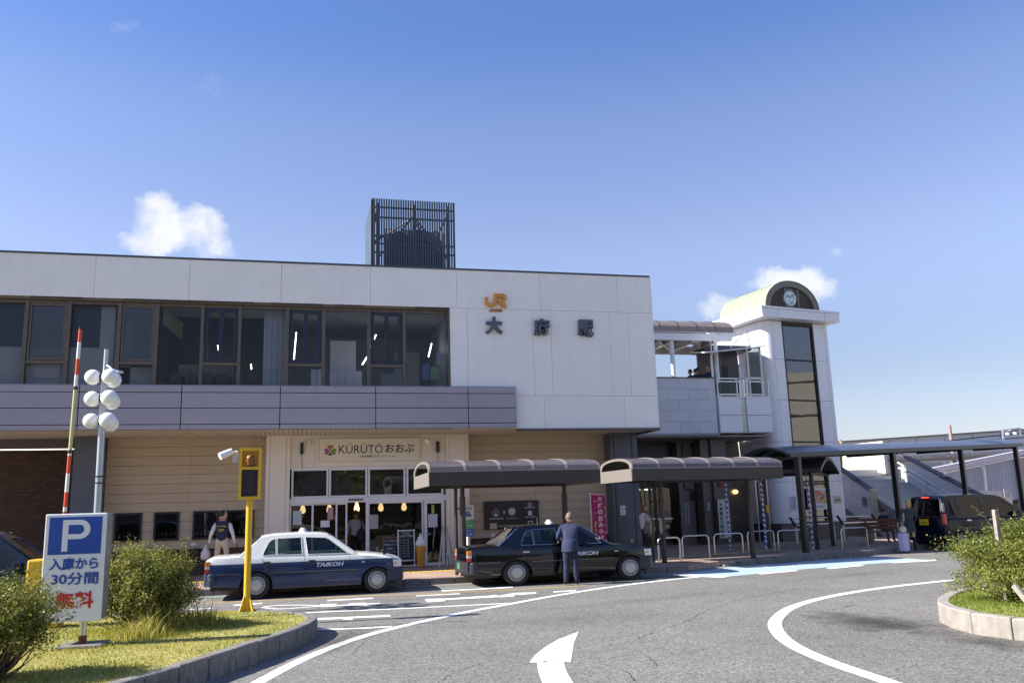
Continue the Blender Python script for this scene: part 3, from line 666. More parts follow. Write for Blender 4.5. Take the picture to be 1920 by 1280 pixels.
# ------------------------------------------------------------------ rooftop screened cooling tower
ct = thing('rooftop_enclosure', 'black slatted box screening the cooling unit on the station roof', 'cooling tower', (3.5, 28, 8.88))
cx0, cx1, cy0, cy1, cz = 2.16, 4.92, 27.0, 29.7, 11.92
for k in range(34):
    x = cx0+.08+k*(cx1-cx0-.12)/33
    build(B(x-.027,x+.027,cy0-.03,cy0,8.9,cz), 'slat', M['coping'], ct)
for k in range(34):
    x = cx0+.08+k*(cx1-cx0-.12)/33
    if k % 2 == 0: build(B(x-.022,x+.022,cy1,cy1+.03,8.9,cz-.1), 'slat', M['coping'], ct)
build(MB().box(cx0-.02,cx0+.03,cy0-.03,cy1,8.9,cz-.06), 'side_screen', pbr('screen_sheet', (.09,.11,.13), .35, .4), ct)
sc = MB()
for y in (cy0+.08, cy1-.08):
    for x in (cx0+.2, (cx0+cx1)/2, cx1-.2): sc.box(x-.04,x+.04,y-.04,y+.04,8.9,cz-.12)
for z in (9.3,10.1,10.4,11.3,11.65):
    sc.bar((cx0,cy0+.06,z),(cx1,cy0+.06,z),.05)
sc.bar((cx0,cy1-.1,11.5),(cx1,cy1-.1,11.5),.08); sc.bar((cx0+.2,cy0,11.6),(cx0+.2,cy1,11.6),.07); sc.bar((cx1-.2,cy0,11.6),(cx1-.2,cy1,11.6),.07)
sc.bar(((cx0+cx1)/2,cy0+.1,11.4),(cx0+.2,cy0+.1,9.9),.05); sc.bar(((cx0+cx1)/2,cy0+.1,11.4),(cx1-.2,cy0+.1,9.9),.05)
sc.bar((cx0+.3,cy1,11.3),((cx0+cx1)/2,cy0+.4,11.45),.06); sc.bar((cx1-.3,cy1,11.1),((cx0+cx1)/2,cy0+.4,11.45),.06)
sc.box(cx1-.03,cx1,cy0-.03,cy0+.12,8.9,cz); sc.box(cx0-.02,cx0+.06,cy0-.03,cy0+.02,8.9,cz)
build(sc, 'steel_frame', pbr('galvanised_frame', (.28,.25,.21), .5, .3, var=.3), ct)
un = MB(); un.box(2.75,4.6,27.7,29.2,8.9,10.75); un.lathe([(.85,10.75),(.85,11.1),(.6,11.15)], (3.7,28.4,0), 20)
build(un, 'cooling_unit', pbr('dark_unit', (.025,.028,.035), .5), ct)
build(MB().cyl((2.75,27.9,8.9),(2.75,27.9,10.9),.12).cyl((4.62,27.6,8.9),(4.62,27.6,11.0),.09), 'duct', M['alu'], ct, smooth=40)

# ------------------------------------------------------------------ shop name board
sb = thing('shop_sign', 'long cream board with clover mark and brown lettering above the shop doors', 'sign', (2.04,26.05,3.25))
build(B(.56,3.54,26.02,26.09,3.265,3.945), 'board', pbr('cream_board', (.72,.66,.54), .5, var=.02), sb, bevel=.01)
def heart(cx, cz, s, rot, n=22):
    pts = []
    for k in range(n):
        t = 2*math.pi*k/n; x = 16*math.sin(t)**3/16; y = (13*math.cos(t)-5*math.cos(2*t)-2*math.cos(3*t)-math.cos(4*t))/16+1.06
        pts.append((cx+s*(x*math.cos(rot)-y*math.sin(rot)), cz+s*(x*math.sin(rot)+y*math.cos(rot))))
    return pts
fm = lambda a, b, t: (a, 26.02-t, b)
brn = pbr('dark_brown_ink', (.045,.02,.018), .6)
for rot, c in ((0,(.55,.16,.03)), (R(100),(.33,.07,.30)), (R(-100),(.12,.38,.02))):
    build(MB().prism([heart(.88,3.585,.092,rot)], 0, .004, fm), 'leaf_outline', brn, sb)
    build(MB().prism([heart(.88+.008*-math.sin(rot),3.592,.078,rot)], .004, .008, fm), 'clover_leaf', pbr('clover_'+str(int(math.degrees(rot))), c, .5), sb)
build(MB().prism([[(.88,3.56),(.81,3.45),(.95,3.45)]], 0, .004, fm), 'clover_stem', brn, sb)
txt('sign_letter', 'KÜRÜTÖ', (1.13,26.02,3.50), XV, ZV, 1.30, .30, brn, sb, ext=.006, bold=.0)
txt('sign_letter', 'おおぶ', (2.50,26.02,3.51), XV, ZV, .88, .26, brn, sb, ext=.006, bold=.015)
txt('sign_text', '大府市健康にぎわいステーション', (1.73,26.02,3.375), XV, ZV, 1.10, .07, brn, sb, ext=.005)
def spot(x, z, lab):
    t = thing('spotlight', lab, 'light', (x,26.1,z), group='small round lights on the shop header')
    build(MB().cyl((x,26.1,z),(x,26.04,z),.03).cyl((x,26.07,z),(x-.04,25.98,z-.05),.055,.075,12), 'lamp_head', M['alu'], t, smooth=40); return t
spot(.30,3.87,'small grey spotlight at the left end above the shop sign'); spot(3.80,3.88,'small grey spotlight at the right end above the shop sign')
def hlamp(x, lab):
    t = thing('speaker_bracket', lab, 'bracket', (x,26.1,3.2))
    build(B(x-.045,x+.045,26.0,26.1,3.5,3.83), 'black_case', M['black'], t); build(MB().tube([(x,26.06,3.5),(x+.01,26.05,3.3),(x+.02,26.06,3.08)], .01, 5), 'cord', M['louvre'], t)
hlamp(.06,'slim black case hanging on the cream header left of the shop sign'); hlamp(4.10,'slim black case hanging on the cream header right of the shop sign')

# black cafe board on the right siding
cb = thing('wall_sign', 'dark brown board with white clover and cafe symbols on the beige siding', 'sign', (6.5,26.55,1.1))
build(B(5.61,7.38,26.53,26.585,1.12,1.99), 'board', pbr('dark_board', (.022,.017,.015), .5), cb)
wht = pbr('white_print', (.62,.6,.6), .6); fb = lambda a, b, t: (a, 26.53-t, b)
for rot in (0, R(105), R(-105)): build(MB().prism([heart(5.98,1.63,.062,rot), [(5.98+(p[0]-5.98)*.86-.005*math.sin(rot), 1.63+.008*math.cos(rot)+(p[1]-1.63)*.84) for p in heart(5.98,1.63,.062,rot)][::-1]], 0, .004, fb), 'clover_outline', wht, cb)
build(MB().prism([[(5.98,1.63),(5.92,1.53),(6.04,1.53)]], 0, .004, fb), 'clover_stem', wht, cb)
build(MB().prism([arc(6.50,1.66,.115,0,345,22)], 0, .004, fb), 'round_mark', pbr('pale_print', (.50,.48,.52), .6), cb)
txt('print', 'TANITA', (6.42,26.526,1.675), XV, ZV, .16, .03, M['alu'], cb, ext=.002); txt('print', 'CAFE', (6.44,26.526,1.63), XV, ZV, .12, .03, M['alu'], cb, ext=.002)
txt('print', '×', (6.21,26.53,1.60), XV, ZV, .09, .09, wht, cb, ext=.003)
txt('print', 'KüRüTöおおぶ', (5.78,26.53,1.43), XV, ZV, .44, .06, wht, cb, ext=.003, bold=.01); txt('print', 'タニタカフェ', (6.32,26.53,1.43), XV, ZV, .36, .05, wht, cb, ext=.003)
txt('print', 'ⓘ', (7.02,26.53,1.79), XV, ZV, .13, .13, wht, cb, ext=.003, bold=.01)
for z, s_ in ((1.745,'観光案内所'),(1.455,'特産品等販売'),(1.16,'健康測定コーナー')): txt('print', s_, (6.92,26.53,z), XV, ZV, .34, .045, wht, cb, ext=.003)
build(MB().prism([[(7.02,1.53),(7.15,1.53),(7.15,1.65),(7.11,1.65),(7.085,1.69),(7.06,1.65),(7.02,1.65)]], 0, .004, fb), 'bag_symbol', wht, cb)
build(MB().prism([[(7.01,1.23),(7.17,1.23),(7.17,1.35),(7.01,1.35)],[(7.03,1.25),(7.03,1.33),(7.15,1.33),(7.15,1.25)]], 0, .004, fb), 'room_symbol', wht, cb)
build(MB().box(5.78,6.0,26.51,26.528,1.14,1.32), 'small_poster', pbr('yellowish_poster', (.45,.42,.3), .6, var=.4, scale=30), cb)
build(MB().box(6.02,6.85,26.515,26.528,1.2,1.25), 'timber_strip', pbr('timber_strip', (.28,.18,.12), .6), cb)
vt = MB()
for x in (8.50,8.68,8.98,9.2): vt.box(x,x+.10,26.56,26.6,2.98,3.2)
o = build(vt, 'wall_vent', M['alu']); o['label'] = 'row of small grey vent covers high on the beige siding beside the slate column'; o['category'] = 'vent'

def stain(cx, cy, rx, ry, dens, seed, rgb=(.05,.045,.04), rot=0.0):
    m, n, l = newmat('road_stain'); b = n['Principled BSDF']; out = n['Material Output']; b.inputs['Base Color'].default_value = (*rgb,1); b.inputs['Roughness'].default_value = .85
    t = n.new('ShaderNodeTexCoord'); ln = n.new('ShaderNodeVectorMath'); ln.operation = 'LENGTH'; mp = n.new('ShaderNodeMapping'); mp.inputs['Scale'].default_value = (1/rx,1/ry,0); l.new(t.outputs['Object'], mp.inputs[0]); l.new(mp.outputs[0], ln.inputs[0])
    nz = n.new('ShaderNodeTexNoise'); nz.inputs['Scale'].default_value = 2.2; nz.inputs['Detail'].default_value = 9; nz.inputs['Roughness'].default_value = .7; nz.noise_dimensions = '4D'; nz.inputs['W'].default_value = seed; l.new(t.outputs['Object'], nz.inputs['Vector'])
    a = n.new('ShaderNodeMath'); a.operation = 'MULTIPLY_ADD'; a.inputs[1].default_value = -1.0; l.new(ln.outputs['Value'], a.inputs[0]); 
    q = n.new('ShaderNodeMath'); q.operation = 'MULTIPLY_ADD'; q.inputs[1].default_value = 2.0; q.inputs[2].default_value = -.15; l.new(nz.outputs['Fac'], q.inputs[0]); l.new(q.outputs[0], a.inputs[2])
    c = n.new('ShaderNodeMath'); c.operation = 'MULTIPLY'; c.use_clamp = True; c.inputs[1].default_value = dens; l.new(a.outputs[0], c.inputs[0])
    e = n.new('ShaderNodeMath'); e.operation = 'MINIMUM'; e.inputs[1].default_value = dens; l.new(c.outputs[0], e.inputs[0])
    tr = n.new('ShaderNodeBsdfTransparent'); mx = n.new('ShaderNodeMixShader'); l.new(e.outputs[0], mx.inputs[0]); l.new(tr.outputs[0], mx.inputs[1]); l.new(b.outputs[0], mx.inputs[2]); l.new(mx.outputs[0], out.inputs[0])
    me = bpy.data.meshes.new('road_stain'); me.from_pydata([(1.15*rx*math.cos(k*.393), 1.15*ry*math.sin(k*.393), 0) for k in range(16)], [], [tuple(range(16))]); me.materials.append(m)
    o = bpy.data.objects.new('road_stain', me); COL.objects.link(o); o.location = (cx, cy, STZ[0]); STZ[0] += .0004; o.rotation_euler.z = rot; o['kind'] = 'structure'
STZ = [.0085]
stain(7.9, 10.9, .9, 1.9, .75, 1.0, (.035,.032,.028), .15); stain(8.0, 8.9, .6, .9, .6, 2.0, (.06,.055,.045)); stain(.6, 12.6, .35, 1.7, .5, 3.0, (.05,.045,.04), -.25)
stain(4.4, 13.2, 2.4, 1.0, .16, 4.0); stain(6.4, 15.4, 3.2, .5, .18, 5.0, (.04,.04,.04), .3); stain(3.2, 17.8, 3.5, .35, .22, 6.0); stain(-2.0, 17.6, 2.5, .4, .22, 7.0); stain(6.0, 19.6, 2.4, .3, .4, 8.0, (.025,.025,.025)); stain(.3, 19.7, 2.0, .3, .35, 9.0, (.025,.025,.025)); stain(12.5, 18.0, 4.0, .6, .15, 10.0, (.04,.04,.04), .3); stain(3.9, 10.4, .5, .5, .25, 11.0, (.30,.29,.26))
# ================================================================== BRIDGE TO THE TOWER
BY = 30.8
br = thing('footbridge', 'raised walkway clad in grey stone tiles with curved roof between station and tower', 'bridge', (14.5, 31, 0))
build(MB().box(10.6, 16.05, BY+.05, 33.6, 4.45, 5.5).box(10.6,16.05,BY+.05,BY+.25,5.5,6.60), 'deck', M['tile'], br)
rows = [4.44, 4.90, 5.33, 5.76, 6.19, 6.62]
for j in range(5):
    x = 11.9 - (.42 if j % 2 else 0)
    while x < 16.02:
        a, b = max(x, 11.5), min(x+.84, 16.02)
        if b-a > .06: build(B(a+.004, b-.004, BY, BY+.045, rows[j]+.004, rows[j+1]-.004), 'stone_tile', M['tile'], br)
        x += .84
build(MB().box(10.6,16.06,BY-.03,BY+.27,6.62,6.66), 'parapet_cap', M['browntrim'], br)
build(MB().box(10.6,16.06,BY-.05,33.6,4.36,4.43), 'edge_trim', M['purple'], br)
build(MB().box(10.6,18.4,BY+.05,33.6,4.30,4.355), 'bridge_soffit', pbr('bridge_soffit', (.30,.27,.25), .8), br)
# bright clad balcony in front of the lift lobby
for a, b in ((16.10,17.10),(17.32,18.40)):
    for c, d in ((4.46,5.13),(5.15,5.84)): build(B(a,b,BY-.06,BY+.04,c,d), 'clad_panel', M['tower'], br, bevel=.006)
build(B(16.1,18.4,BY+.045,33.0,4.44,5.80), 'balcony_slab', M['tower'], br)
build(B(17.13,17.29,BY-.02,BY+.02,4.46,5.60), 'light_strip', pbr('cream_strip', (.62,.60,.45), .5), br)
build(B(16.06,18.42,BY-.07,BY+.1,5.845,5.89), 'balcony_cap', M['alu'], br)
rl = MB()
for x in (16.12,16.98,17.12,17.3,17.45,18.1,18.38): rl.box(x-.02,x+.02,BY-.02,BY+.02,5.9,6.62)
for z in (6.62,6.5,5.98): rl.box(16.12,17.1,BY-.02,BY+.02,z-.02,z+.02).box(17.32,18.1,BY-.02,BY+.02,z-.02,z+.02)
rl.tube([(17.1,BY,6.62),(17.1,BY-.12,6.6),(17.32,BY-.12,6.6),(17.32,BY,6.62)], .02, 6)
build(rl, 'railing', M['steel'], br)
frost = glass('frosted_panel', (.5,.54,.56), rough=.12)
for a, b in ((16.18,16.96),(17.48,18.05)): build(B(a,b,BY,BY+.01,6.0,6.46), 'glass_panel', frost, br)
# covered walkway roof: posts, beams, curved polycarbonate
build(MB().box(12.6,16.95,BY,BY+.12,8.16,8.44), 'fascia_beam', M['tower'], br, bevel=.006)
build(MB().box(12.6,17.1,BY-.06,BY-.003,8.46,8.52), 'gutter', M['white'], br)
for x in (14.36, 16.27):
    build(MB().cyl((x,BY+.18,5.5),(x,BY+.18,8.2),.085,seg=16), 'post', M['white'], br, smooth=40)
build(MB().box(16.02,16.06,BY+.1,BY+.14,5.9,8.3), 'drain_pipe', M['alu'], br)
bm_ = MB()
for x in (13.2, 14.36, 15.3, 16.27): bm_.box(x-.06,x+.06,BY+.12,33.4,8.1,8.36)
for k in range(3): bm_.bar((12.2+k*1.6,BY+.15,8.2),(13.8+k*1.6,33.2,8.2),.08,.2)
bm_.box(12.6,16.9,33.3,33.42,8.05,8.4)
build(bm_, 'roof_beams', pbr('beam_cream', (.5,.48,.42), .5), br)
poly = pbr('bronze_polycarbonate', (.20,.165,.15), .28, .0, var=.15, scale=3)
def vault(x0, x1, y0, y1, z0, rise, n=12, th=.012):
    mb = MB(); pts = []
    for k in range(n+1):
        t = k/n; a = R(180-180*t)
        pts.append((y0+(y1-y0)*(.5+.5*math.cos(a)), z0+rise*math.sin(a)**.8 if 0 < k < n else z0))
    for k in range(n):
        (ya,za),(yb,zb_) = pts[k], pts[k+1]
        mb.hexa([(x0,ya,za),(x1,ya,za),(x1,yb,zb_),(x0,yb,zb_),(x0,ya,za+th),(x1,ya,za+th),(x1,yb,zb_+th),(x0,yb,zb_+th)])
    return mb, pts
for k in range(6):
    x = 12.2+k*.8; mb, pts = vault(x+.02, x+.78, BY-.1, 33.4, 8.50, .62); build(mb, 'roof_sheet', poly, br, smooth=30)
    mb, pts = vault(x-.025, x+.02, BY-.1, 33.4, 8.51, .64); build(mb, 'roof_rib', M['brownframe'], br, smooth=30)
# lift lobby between bridge and tower
lobby = pbr('lobby_panel', (.12,.11,.115), .4)
build(MB().box(16.4,18.3,32.9,33.0,5.9,8.0).box(16.3,18.4,31.9,33.2,8.0,8.2), 'lobby_wall', lobby, br)
build(MB().box(17.25,17.75,32.85,32.9,5.9,7.5), 'lift_door', M['black'], br)
build(MB().hexa([(15.3,BY-.75,7.50),(18.35,BY-.15,7.92),(18.35,33.2,8.25),(16.2,33.2,8.1),(15.3,BY-.75,7.54),(18.35,BY-.15,7.97),(18.35,33.2,8.3),(16.2,33.2,8.15)]), 'awning', M['tower'], br)
build(MB().bar((17.9,31.4,8.7),(16.9,30.9,7.9),.03).bar((17.95,31.4,8.9),(17.95,31.2,8.0),.03), 'awning_stay', M['alu'], br)
gf = MB()
for x in (17.56,18.14): gf.box(x-.035,x+.035,BY-.03,BY+.03,5.9,7.93)
gf.box(17.56,18.14,BY-.03,BY+.03,7.87,7.93).box(17.56,18.14,BY-.03,BY+.03,6.62,6.68)
build(gf, 'screen_frame', M['cream'], br); build(B(17.6,18.1,BY,BY+.01,5.95,7.87), 'screen_glass', frost, br)
build(MB().box(16.04,16.08,BY+.2,BY+.24,5.9,7.7).box(16.5,16.54,BY+.9,BY+.94,5.9,7.9), 'screen_post', M['alu'], br)
build(B(16.1,16.48,BY+.25,BY+.26,5.95,7.6), 'screen_glass', frost, br)
build(MB().sphere((16.75,32.75,6.95), .13, 12, 8, (1,.7,.6)), 'wall_lamp', emit('lamp_glass', (.9,.62,.4), .25), br, smooth=60)

# ground level concourse under the bridge
cc = thing('concourse', 'dark covered concourse with glazed doors under the walkway beside the slate column', 'building', (14, 32.5, 0))
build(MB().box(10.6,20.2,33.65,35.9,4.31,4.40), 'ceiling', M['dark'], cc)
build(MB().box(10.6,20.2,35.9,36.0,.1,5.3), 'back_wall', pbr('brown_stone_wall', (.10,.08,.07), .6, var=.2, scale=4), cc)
gran = pbr('brown_granite', (.13,.095,.085), .35, var=.25, scale=25)
for a, b in ((15.64,16.03),(16.045,16.70)):
    for c, d in ((.15,1.4),(1.41,2.7),(2.71,4.28)): build(B(a,b,31.6+(.12 if a < 16 else 0),32.3,c,d), 'granite_slab', gran, cc, bevel=.006)
build(MB().box(14.98,15.63,32.5,32.6,.1,4.3), 'grey_wall', pbr('grey_brown_wall', (.24,.205,.18), .7, var=.1), cc)
build(MB().tube([(15.2,32.46,4.2),(15.2,32.46,2.35),(15.55,32.46,2.28)], .03, 6).box(15.42,15.60,32.40,32.49,1.9,2.2), 'conduit', M['shelter'], cc)
build(MB().box(11.0,14.95,32.95,33.0,2.62,4.3), 'door_transom', M['black'], cc)
build(MB().box(11.0,14.95,33.0,33.05,2.45,2.6), 'door_lintel', pbr('dark_bronze', (.05,.04,.035), .4, .4), cc)
for x in (11.0,12.3,13.2,14.1,14.9): build(B(x-.05,x+.05,32.93,33.03,.15,2.62), 'door_post', bpy.data.materials['dark_bronze'], cc)
for x in (11.05,12.35,13.25,14.15): build(B(x,x+(1.2 if x < 12 else .8),32.97,32.99,.25,2.45), 'door_glass', M['glassdark'], cc)
build(MB().box(13.3,14.9,32.94,32.96,1.15,1.22), 'door_rail', M['alu'], cc)
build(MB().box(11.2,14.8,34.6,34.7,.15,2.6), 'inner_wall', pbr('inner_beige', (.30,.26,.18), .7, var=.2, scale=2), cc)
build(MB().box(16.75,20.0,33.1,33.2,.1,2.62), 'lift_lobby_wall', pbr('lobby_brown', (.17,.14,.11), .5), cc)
build(MB().box(17.15,18.35,33.04,33.09,.15,2.35), 'lift_door', pbr('dull_lift_door', (.15,.13,.11), .35, .4), cc)
build(MB().box(16.7,20.0,31.9,32.0,2.62,2.80), 'lobby_lintel', M['black'], cc)
build(MB().box(18.45,18.52,31.75,31.83,.15,2.62).box(18.0,18.05,31.8,31.85,.15,2.62), 'lobby_frame', M['alu'], cc)
build(MB().box(18.05,18.45,31.8,31.81,.25,2.5), 'lobby_glass', M['glassdark'], cc)
la = emit('lamp_amber', (1,.62,.25), 1.0)
build(MB().sphere((17.71,32.95,2.18), .13, 12, 8, (1,.6,.7)), 'wall_lamp', la, cc, smooth=60); build(MB().sphere((18.9,32.95,2.18), .11, 12, 8, (1,.6,.7)), 'wall_lamp', la, cc, smooth=60)
build(MB().box(13.3,13.9,34.0,34.04,2.36,2.41).box(14.1,14.4,34.0,34.04,2.36,2.41), 'ceiling_tube', emit('green_tube', (.85,1,.6), 2.2), cc)
build(MB().box(15.13,15.35,32.46,32.5,.95,1.80), 'notice_strip', pbr('grey_notice', (.42,.42,.42), .6), cc)
for k, ch in enumerate('大府駅警察詰所'): txt('notice_text', ch, (15.19,32.455,1.66-.11*k), XV, ZV, .085, .085, M['black'], cc, ext=.003)
build(MB().box(15.75,15.88,31.69,31.72,1.45,1.78), 'small_notice', bpy.data.materials['grey_notice'], cc)
build(MB().cyl((16.36,31.6,2.5),(16.36,31.5,2.5),.12,seg=14), 'alarm_bell', pbr('alarm_red', (.30,.03,.03), .4), cc, smooth=40)
build(MB().box(16.1,16.5,31.56,31.6,2.75,2.9), 'white_plate', M['white'], cc)
build(MB().cyl((14.32,32.9,2.7),(14.32,32.86,2.7),.06,seg=10), 'red_lamp', emit('red_lamp', (1,.03,.02), 1.2), cc)
# tall police notice board
pb = thing('notice_board', 'tall white board with vertical black lettering on the brown pillar behind the hoop rails', 'sign', (16.3,31.45,.4))
build(B(16.08,16.56,31.42,31.46,.38,1.88), 'board', pbr('pale_green_board', (.62,.64,.60), .5), pb)
for k, ch in enumerate('大府駅警察官詰所'): txt('board_letter', ch, (16.13,31.42,1.60-.17*k), XV, ZV, .15, .145, M['black'], pb, ext=.004, bold=.03)
for k, ch in enumerate('愛知県'): txt('board_letter', ch, (16.40,31.42,1.74-.13*k), XV, ZV, .08, .08, M['black'], pb, ext=.004, bold=.01)
for k, ch in enumerate('東海警察署'): txt('board_letter', ch, (16.42,31.42,1.22-.14*k), XV, ZV, .08, .08, M['black'], pb, ext=.004, bold=.01)

# ================================================================== TOWER
TA = R(10); TO = Vector((18.8, 31.4, 0))
tw = thing('lift_tower', 'white clad lift tower with tall window and pale green barrel roof', 'tower', TO, TA)
TM = WM[tw.name]
def tbuild(mb, *a, **k): mb.v = [TM @ q for q in mb.v]; return build(mb, *a, **k)
tz = [.85, 2.50, 4.13, 5.87, 7.58, 9.22]
def ring(r0, d0): return [(r0*(1-math.cos(R(t))), d0+r0*(1-math.sin(R(t)))) for t in range(0, 91, 10)]
for c, d in zip(tz[:-1], tz[1:]):
    for a, b in ((.435,.93),(2.66,3.25),(3.265,3.43)): tbuild(MB().box(a,b,0,.12,c+.006,d-.006), 'clad_panel', M['tower'], tw, bevel=.004)
    prf = [(.42,0)]+[(.42*(1-math.sin(R(t))), .42*(1-math.cos(R(t)))) for t in range(0,91,9)][1:]
    mb = MB(); 
    mb.prism([prf+[(.12,.42),(.42,.12)]], c+.006, d-.006, lambda a,b,t: (a,b,t)); tbuild(mb, 'corner_panel', M['tower'], tw, smooth=25)
    for k in range(4): tbuild(MB().box(0,.12,.435+k*.9,.42+(k+1)*.9,c+.006,d-.006), 'clad_panel', M['tower'], tw, bevel=.004)
    tbuild(MB().box(3.31,3.43,.125,4.0,c+.006,d-.006), 'clad_panel', M['tower'], tw, bevel=.004)
for c, d in ((2.5,3.4),(3.42,4.28)):
    for k in range(4): tbuild(MB().box(0,.12,4.03+k*.9,4.92+k*.9,c+.006,d-.006), 'clad_panel', M['tower'], tw)
tbuild(MB().box(.13,.3,.43,4.0,.1,9.2).box(3.1,3.30,.13,4.0,.1,9.2).box(.3,3.1,3.8,4.0,.1,9.2).box(.3,.9,.13,.3,.1,9.2).box(2.7,3.1,.13,.3,.1,9.2), 'tower_core', M['joint'], tw)
tbuild(MB().box(.02,.93,.02,.13,.1,.84).box(.95,1.7,.02,.13,.1,.84).box(1.72,2.6,.02,.13,.1,.84).box(2.62,3.42,.02,.13,.1,.84).box(.02,.13,.14,4,.1,.84), 'granite_base', M['granite_dark'], tw, bevel=.004)
wf = MB()
wf.box(.94,1.0,.0,.2,.85,9.14).box(2.59,2.65,.0,.2,.85,9.14).box(1.0,2.59,.0,.2,9.06,9.14)
for z in tz[:-1]: wf.box(1.0,2.59,.03,.2,z-.03,z+.03)
tbuild(wf, 'window_frame', M['joint'], tw)
gt = glass('lift_shaft_glass', (.42,.50,.54), rough=.01, wav=.03, ior=2.3)
for c, d in zip(tz[:-1], tz[1:]): tbuild(MB().box(1.0,2.59,.08,.09,c+.03,d-.03), 'window', gt, tw)
sh = MB(); sh.box(1.25,1.42,.5,.6,.2,9.2).box(1.75,1.85,.7,.8,.2,9.2).box(2.3,2.42,1.2,1.3,.2,9.2)
for z in (2.3,4.4,6.2,8.0): sh.box(1.0,2.6,.9,1.0,z,z+.12)
tbuild(sh, 'shaft_steelwork', pbr('shaft_grey', (.50,.55,.60), .5, .2), tw)
tbuild(MB().box(-.47,3.73,-.5,4.1,9.24,9.60), 'roof_slab', M['tower'], tw, bevel=.006)
tbuild(MB().box(-.50,3.76,-.53,4.1,9.606,9.70), 'slab_cap', M['tower'], tw, bevel=.006)
tbuild(MB().box(.4,.406,-.504,-.5,9.25,9.6).box(2.9,2.906,-.504,-.5,9.25,9.6), 'slab_joint', M['joint'], tw)
ac, ar, ah = 1.24, 1.46, 1.20
def arcpts(r, h, n=28, c=ac): return [(c+r*math.cos(R(180*k/n)), 9.702+h*math.sin(R(180*k/n))) for k in range(n+1)]
outer = arcpts(ar, ah); inn = arcpts(ar-.03, ah-.03)
tbuild(MB().prism([outer+inn[::-1]], -.45, 2.6, lambda a,b,t: (a,t,b)), 'barrel_roof', M['copper'], tw, smooth=30)
for d_ in (.2,.75,1.3,1.85,2.35): tbuild(MB().prism([arcpts(ar+.012, ah+.012)+arcpts(ar+.001,ah+.001)[::-1]], d_, d_+.02, lambda a,b,t: (a,t,b)), 'roof_seam', M['copper'], tw)
q = arcpts(ar-.035, ah-.035); tbuild(MB().prism([q], 2.45, 2.5, lambda a,b,t: (a,t,b)), 'gable_back', M['louvre'], tw)
tbuild(MB().prism([arcpts(ar-.035, ah-.035)+arcpts(ar-.28, ah-.26)[::-1]], -.43, -.3, lambda a,b,t: (a,t,b)), 'gable_arch', M['louvre'], tw)
tbuild(MB().prism([arcpts(ar-.3, ah-.28)], -.30, -.25, lambda a,b,t: (a,t,b)), 'gable_panel', M['louvre'], tw)
tbuild(MB().box(ac-.36,ac-.29,-.42,-.3,9.71,10.56).box(ac+.33,ac+.40,-.42,-.3,9.71,10.54), 'gable_post', M['louvre'], tw)
for k in range(11):
    z = 9.74+k*.075; hw = (ar-.3)*math.sqrt(max(0,1-((z-9.70)/(ah-.28))**2))
    for s_ in (-1, 1):
        a, b = sorted((ac+s_*.40, ac+s_*hw))
        if b-a > .08: tbuild(MB().hexa([(a,-.40,z),(b,-.40,z),(b,-.32,z+.04),(a,-.32,z+.04),(a,-.40,z+.012),(b,-.40,z+.012),(b,-.32,z+.052),(a,-.32,z+.052)]), 'louvre_slat', M['louvre'], tw)
disc = MB().lathe([(.31,-.44),(.33,-.42),(.33,-.3)], (ac-.07,0,10.13), 28, 'Y'); tbuild(disc, 'round_emblem', pbr('pale_disc', (.60,.64,.70), .4), tw, smooth=30)
fl = MB()
for k in range(9):
    a = k*2.4; r_ = .06+.024*k; cx, cz_ = ac-.07+r_*math.cos(a), 10.13+r_*math.sin(a)
    if k % 2 == 0: 
        for j in range(5): fl.prism([[(cx+.035*math.cos(j*1.257)+.03*math.cos(t), cz_+.035*math.sin(j*1.257)+.03*math.sin(t)) for t in [i*math.pi/4 for i in range(8)]]], -.444, -.449-.001*j, lambda a_,b_,t: (a_,t,b_))
tbuild(fl, 'emblem_flowers', pbr('emblem_white', (.8,.8,.8), .5), tw)
fl = MB()
for k in range(7):
    a = k*2.1+.6; r_ = .07+.026*k; cx, cz_ = ac-.07+r_*math.cos(a), 10.13+r_*math.sin(a)
    fl.prism([[(cx+.075*math.cos(t)*(1+.3*math.cos(3*t)), cz_+.075*math.sin(t)*(1+.3*math.cos(3*t))) for t in [i*math.pi/7 for i in range(14)]]], -.441, -.4435, lambda a_,b_,t: (a_,t,b_))
tbuild(fl, 'emblem_leaves', pbr('emblem_green', (.25,.40,.34), .5), tw)
# posters on the tower
tbuild(MB().box(.50,.86,-.02,-.002,1.30,1.95), 'poster_frame', M['white'], tw)
tbuild(MB().box(.53,.83,-.028,-.022,1.38,1.92), 'blue_poster', pbr('blue_mottled_poster', (.10,.20,.42), .5, rgb2=(.6,.63,.68), scale=9, detail=3), tw)
tbuild(MB().box(2.86,3.27,-.02,-.002,1.60,1.88), 'arrow_notice', pbr('cream_notice', (.55,.45,.34), .6), tw)
tbuild(MB().box(2.93,3.01,-.028,-.022,1.70,1.74).box(3.05,3.16,-.028,-.022,1.70,1.76), 'notice_print', M['browntrim'], tw)
ps = thing('poster_board', 'large colourful food poster with white caption strip on the tower window', 'poster', TM @ Vector((2.0,-.05,1.3)), TA)
def pbuild(mb, *a, **k): mb.v = [TM @ q for q in mb.v]; return build(mb, *a, **k)
pbuild(MB().box(1.42,2.50,-.05,-.02,1.36,2.22), 'board', M['white'], ps)
pbuild(MB().box(1.46,2.46,-.056,-.051,1.62,2.14), 'food_print', pbr('food_print', (.60,.08,.08), .5, rgb2=(.72,.64,.42), scale=11, detail=2), ps)
random.seed(3)
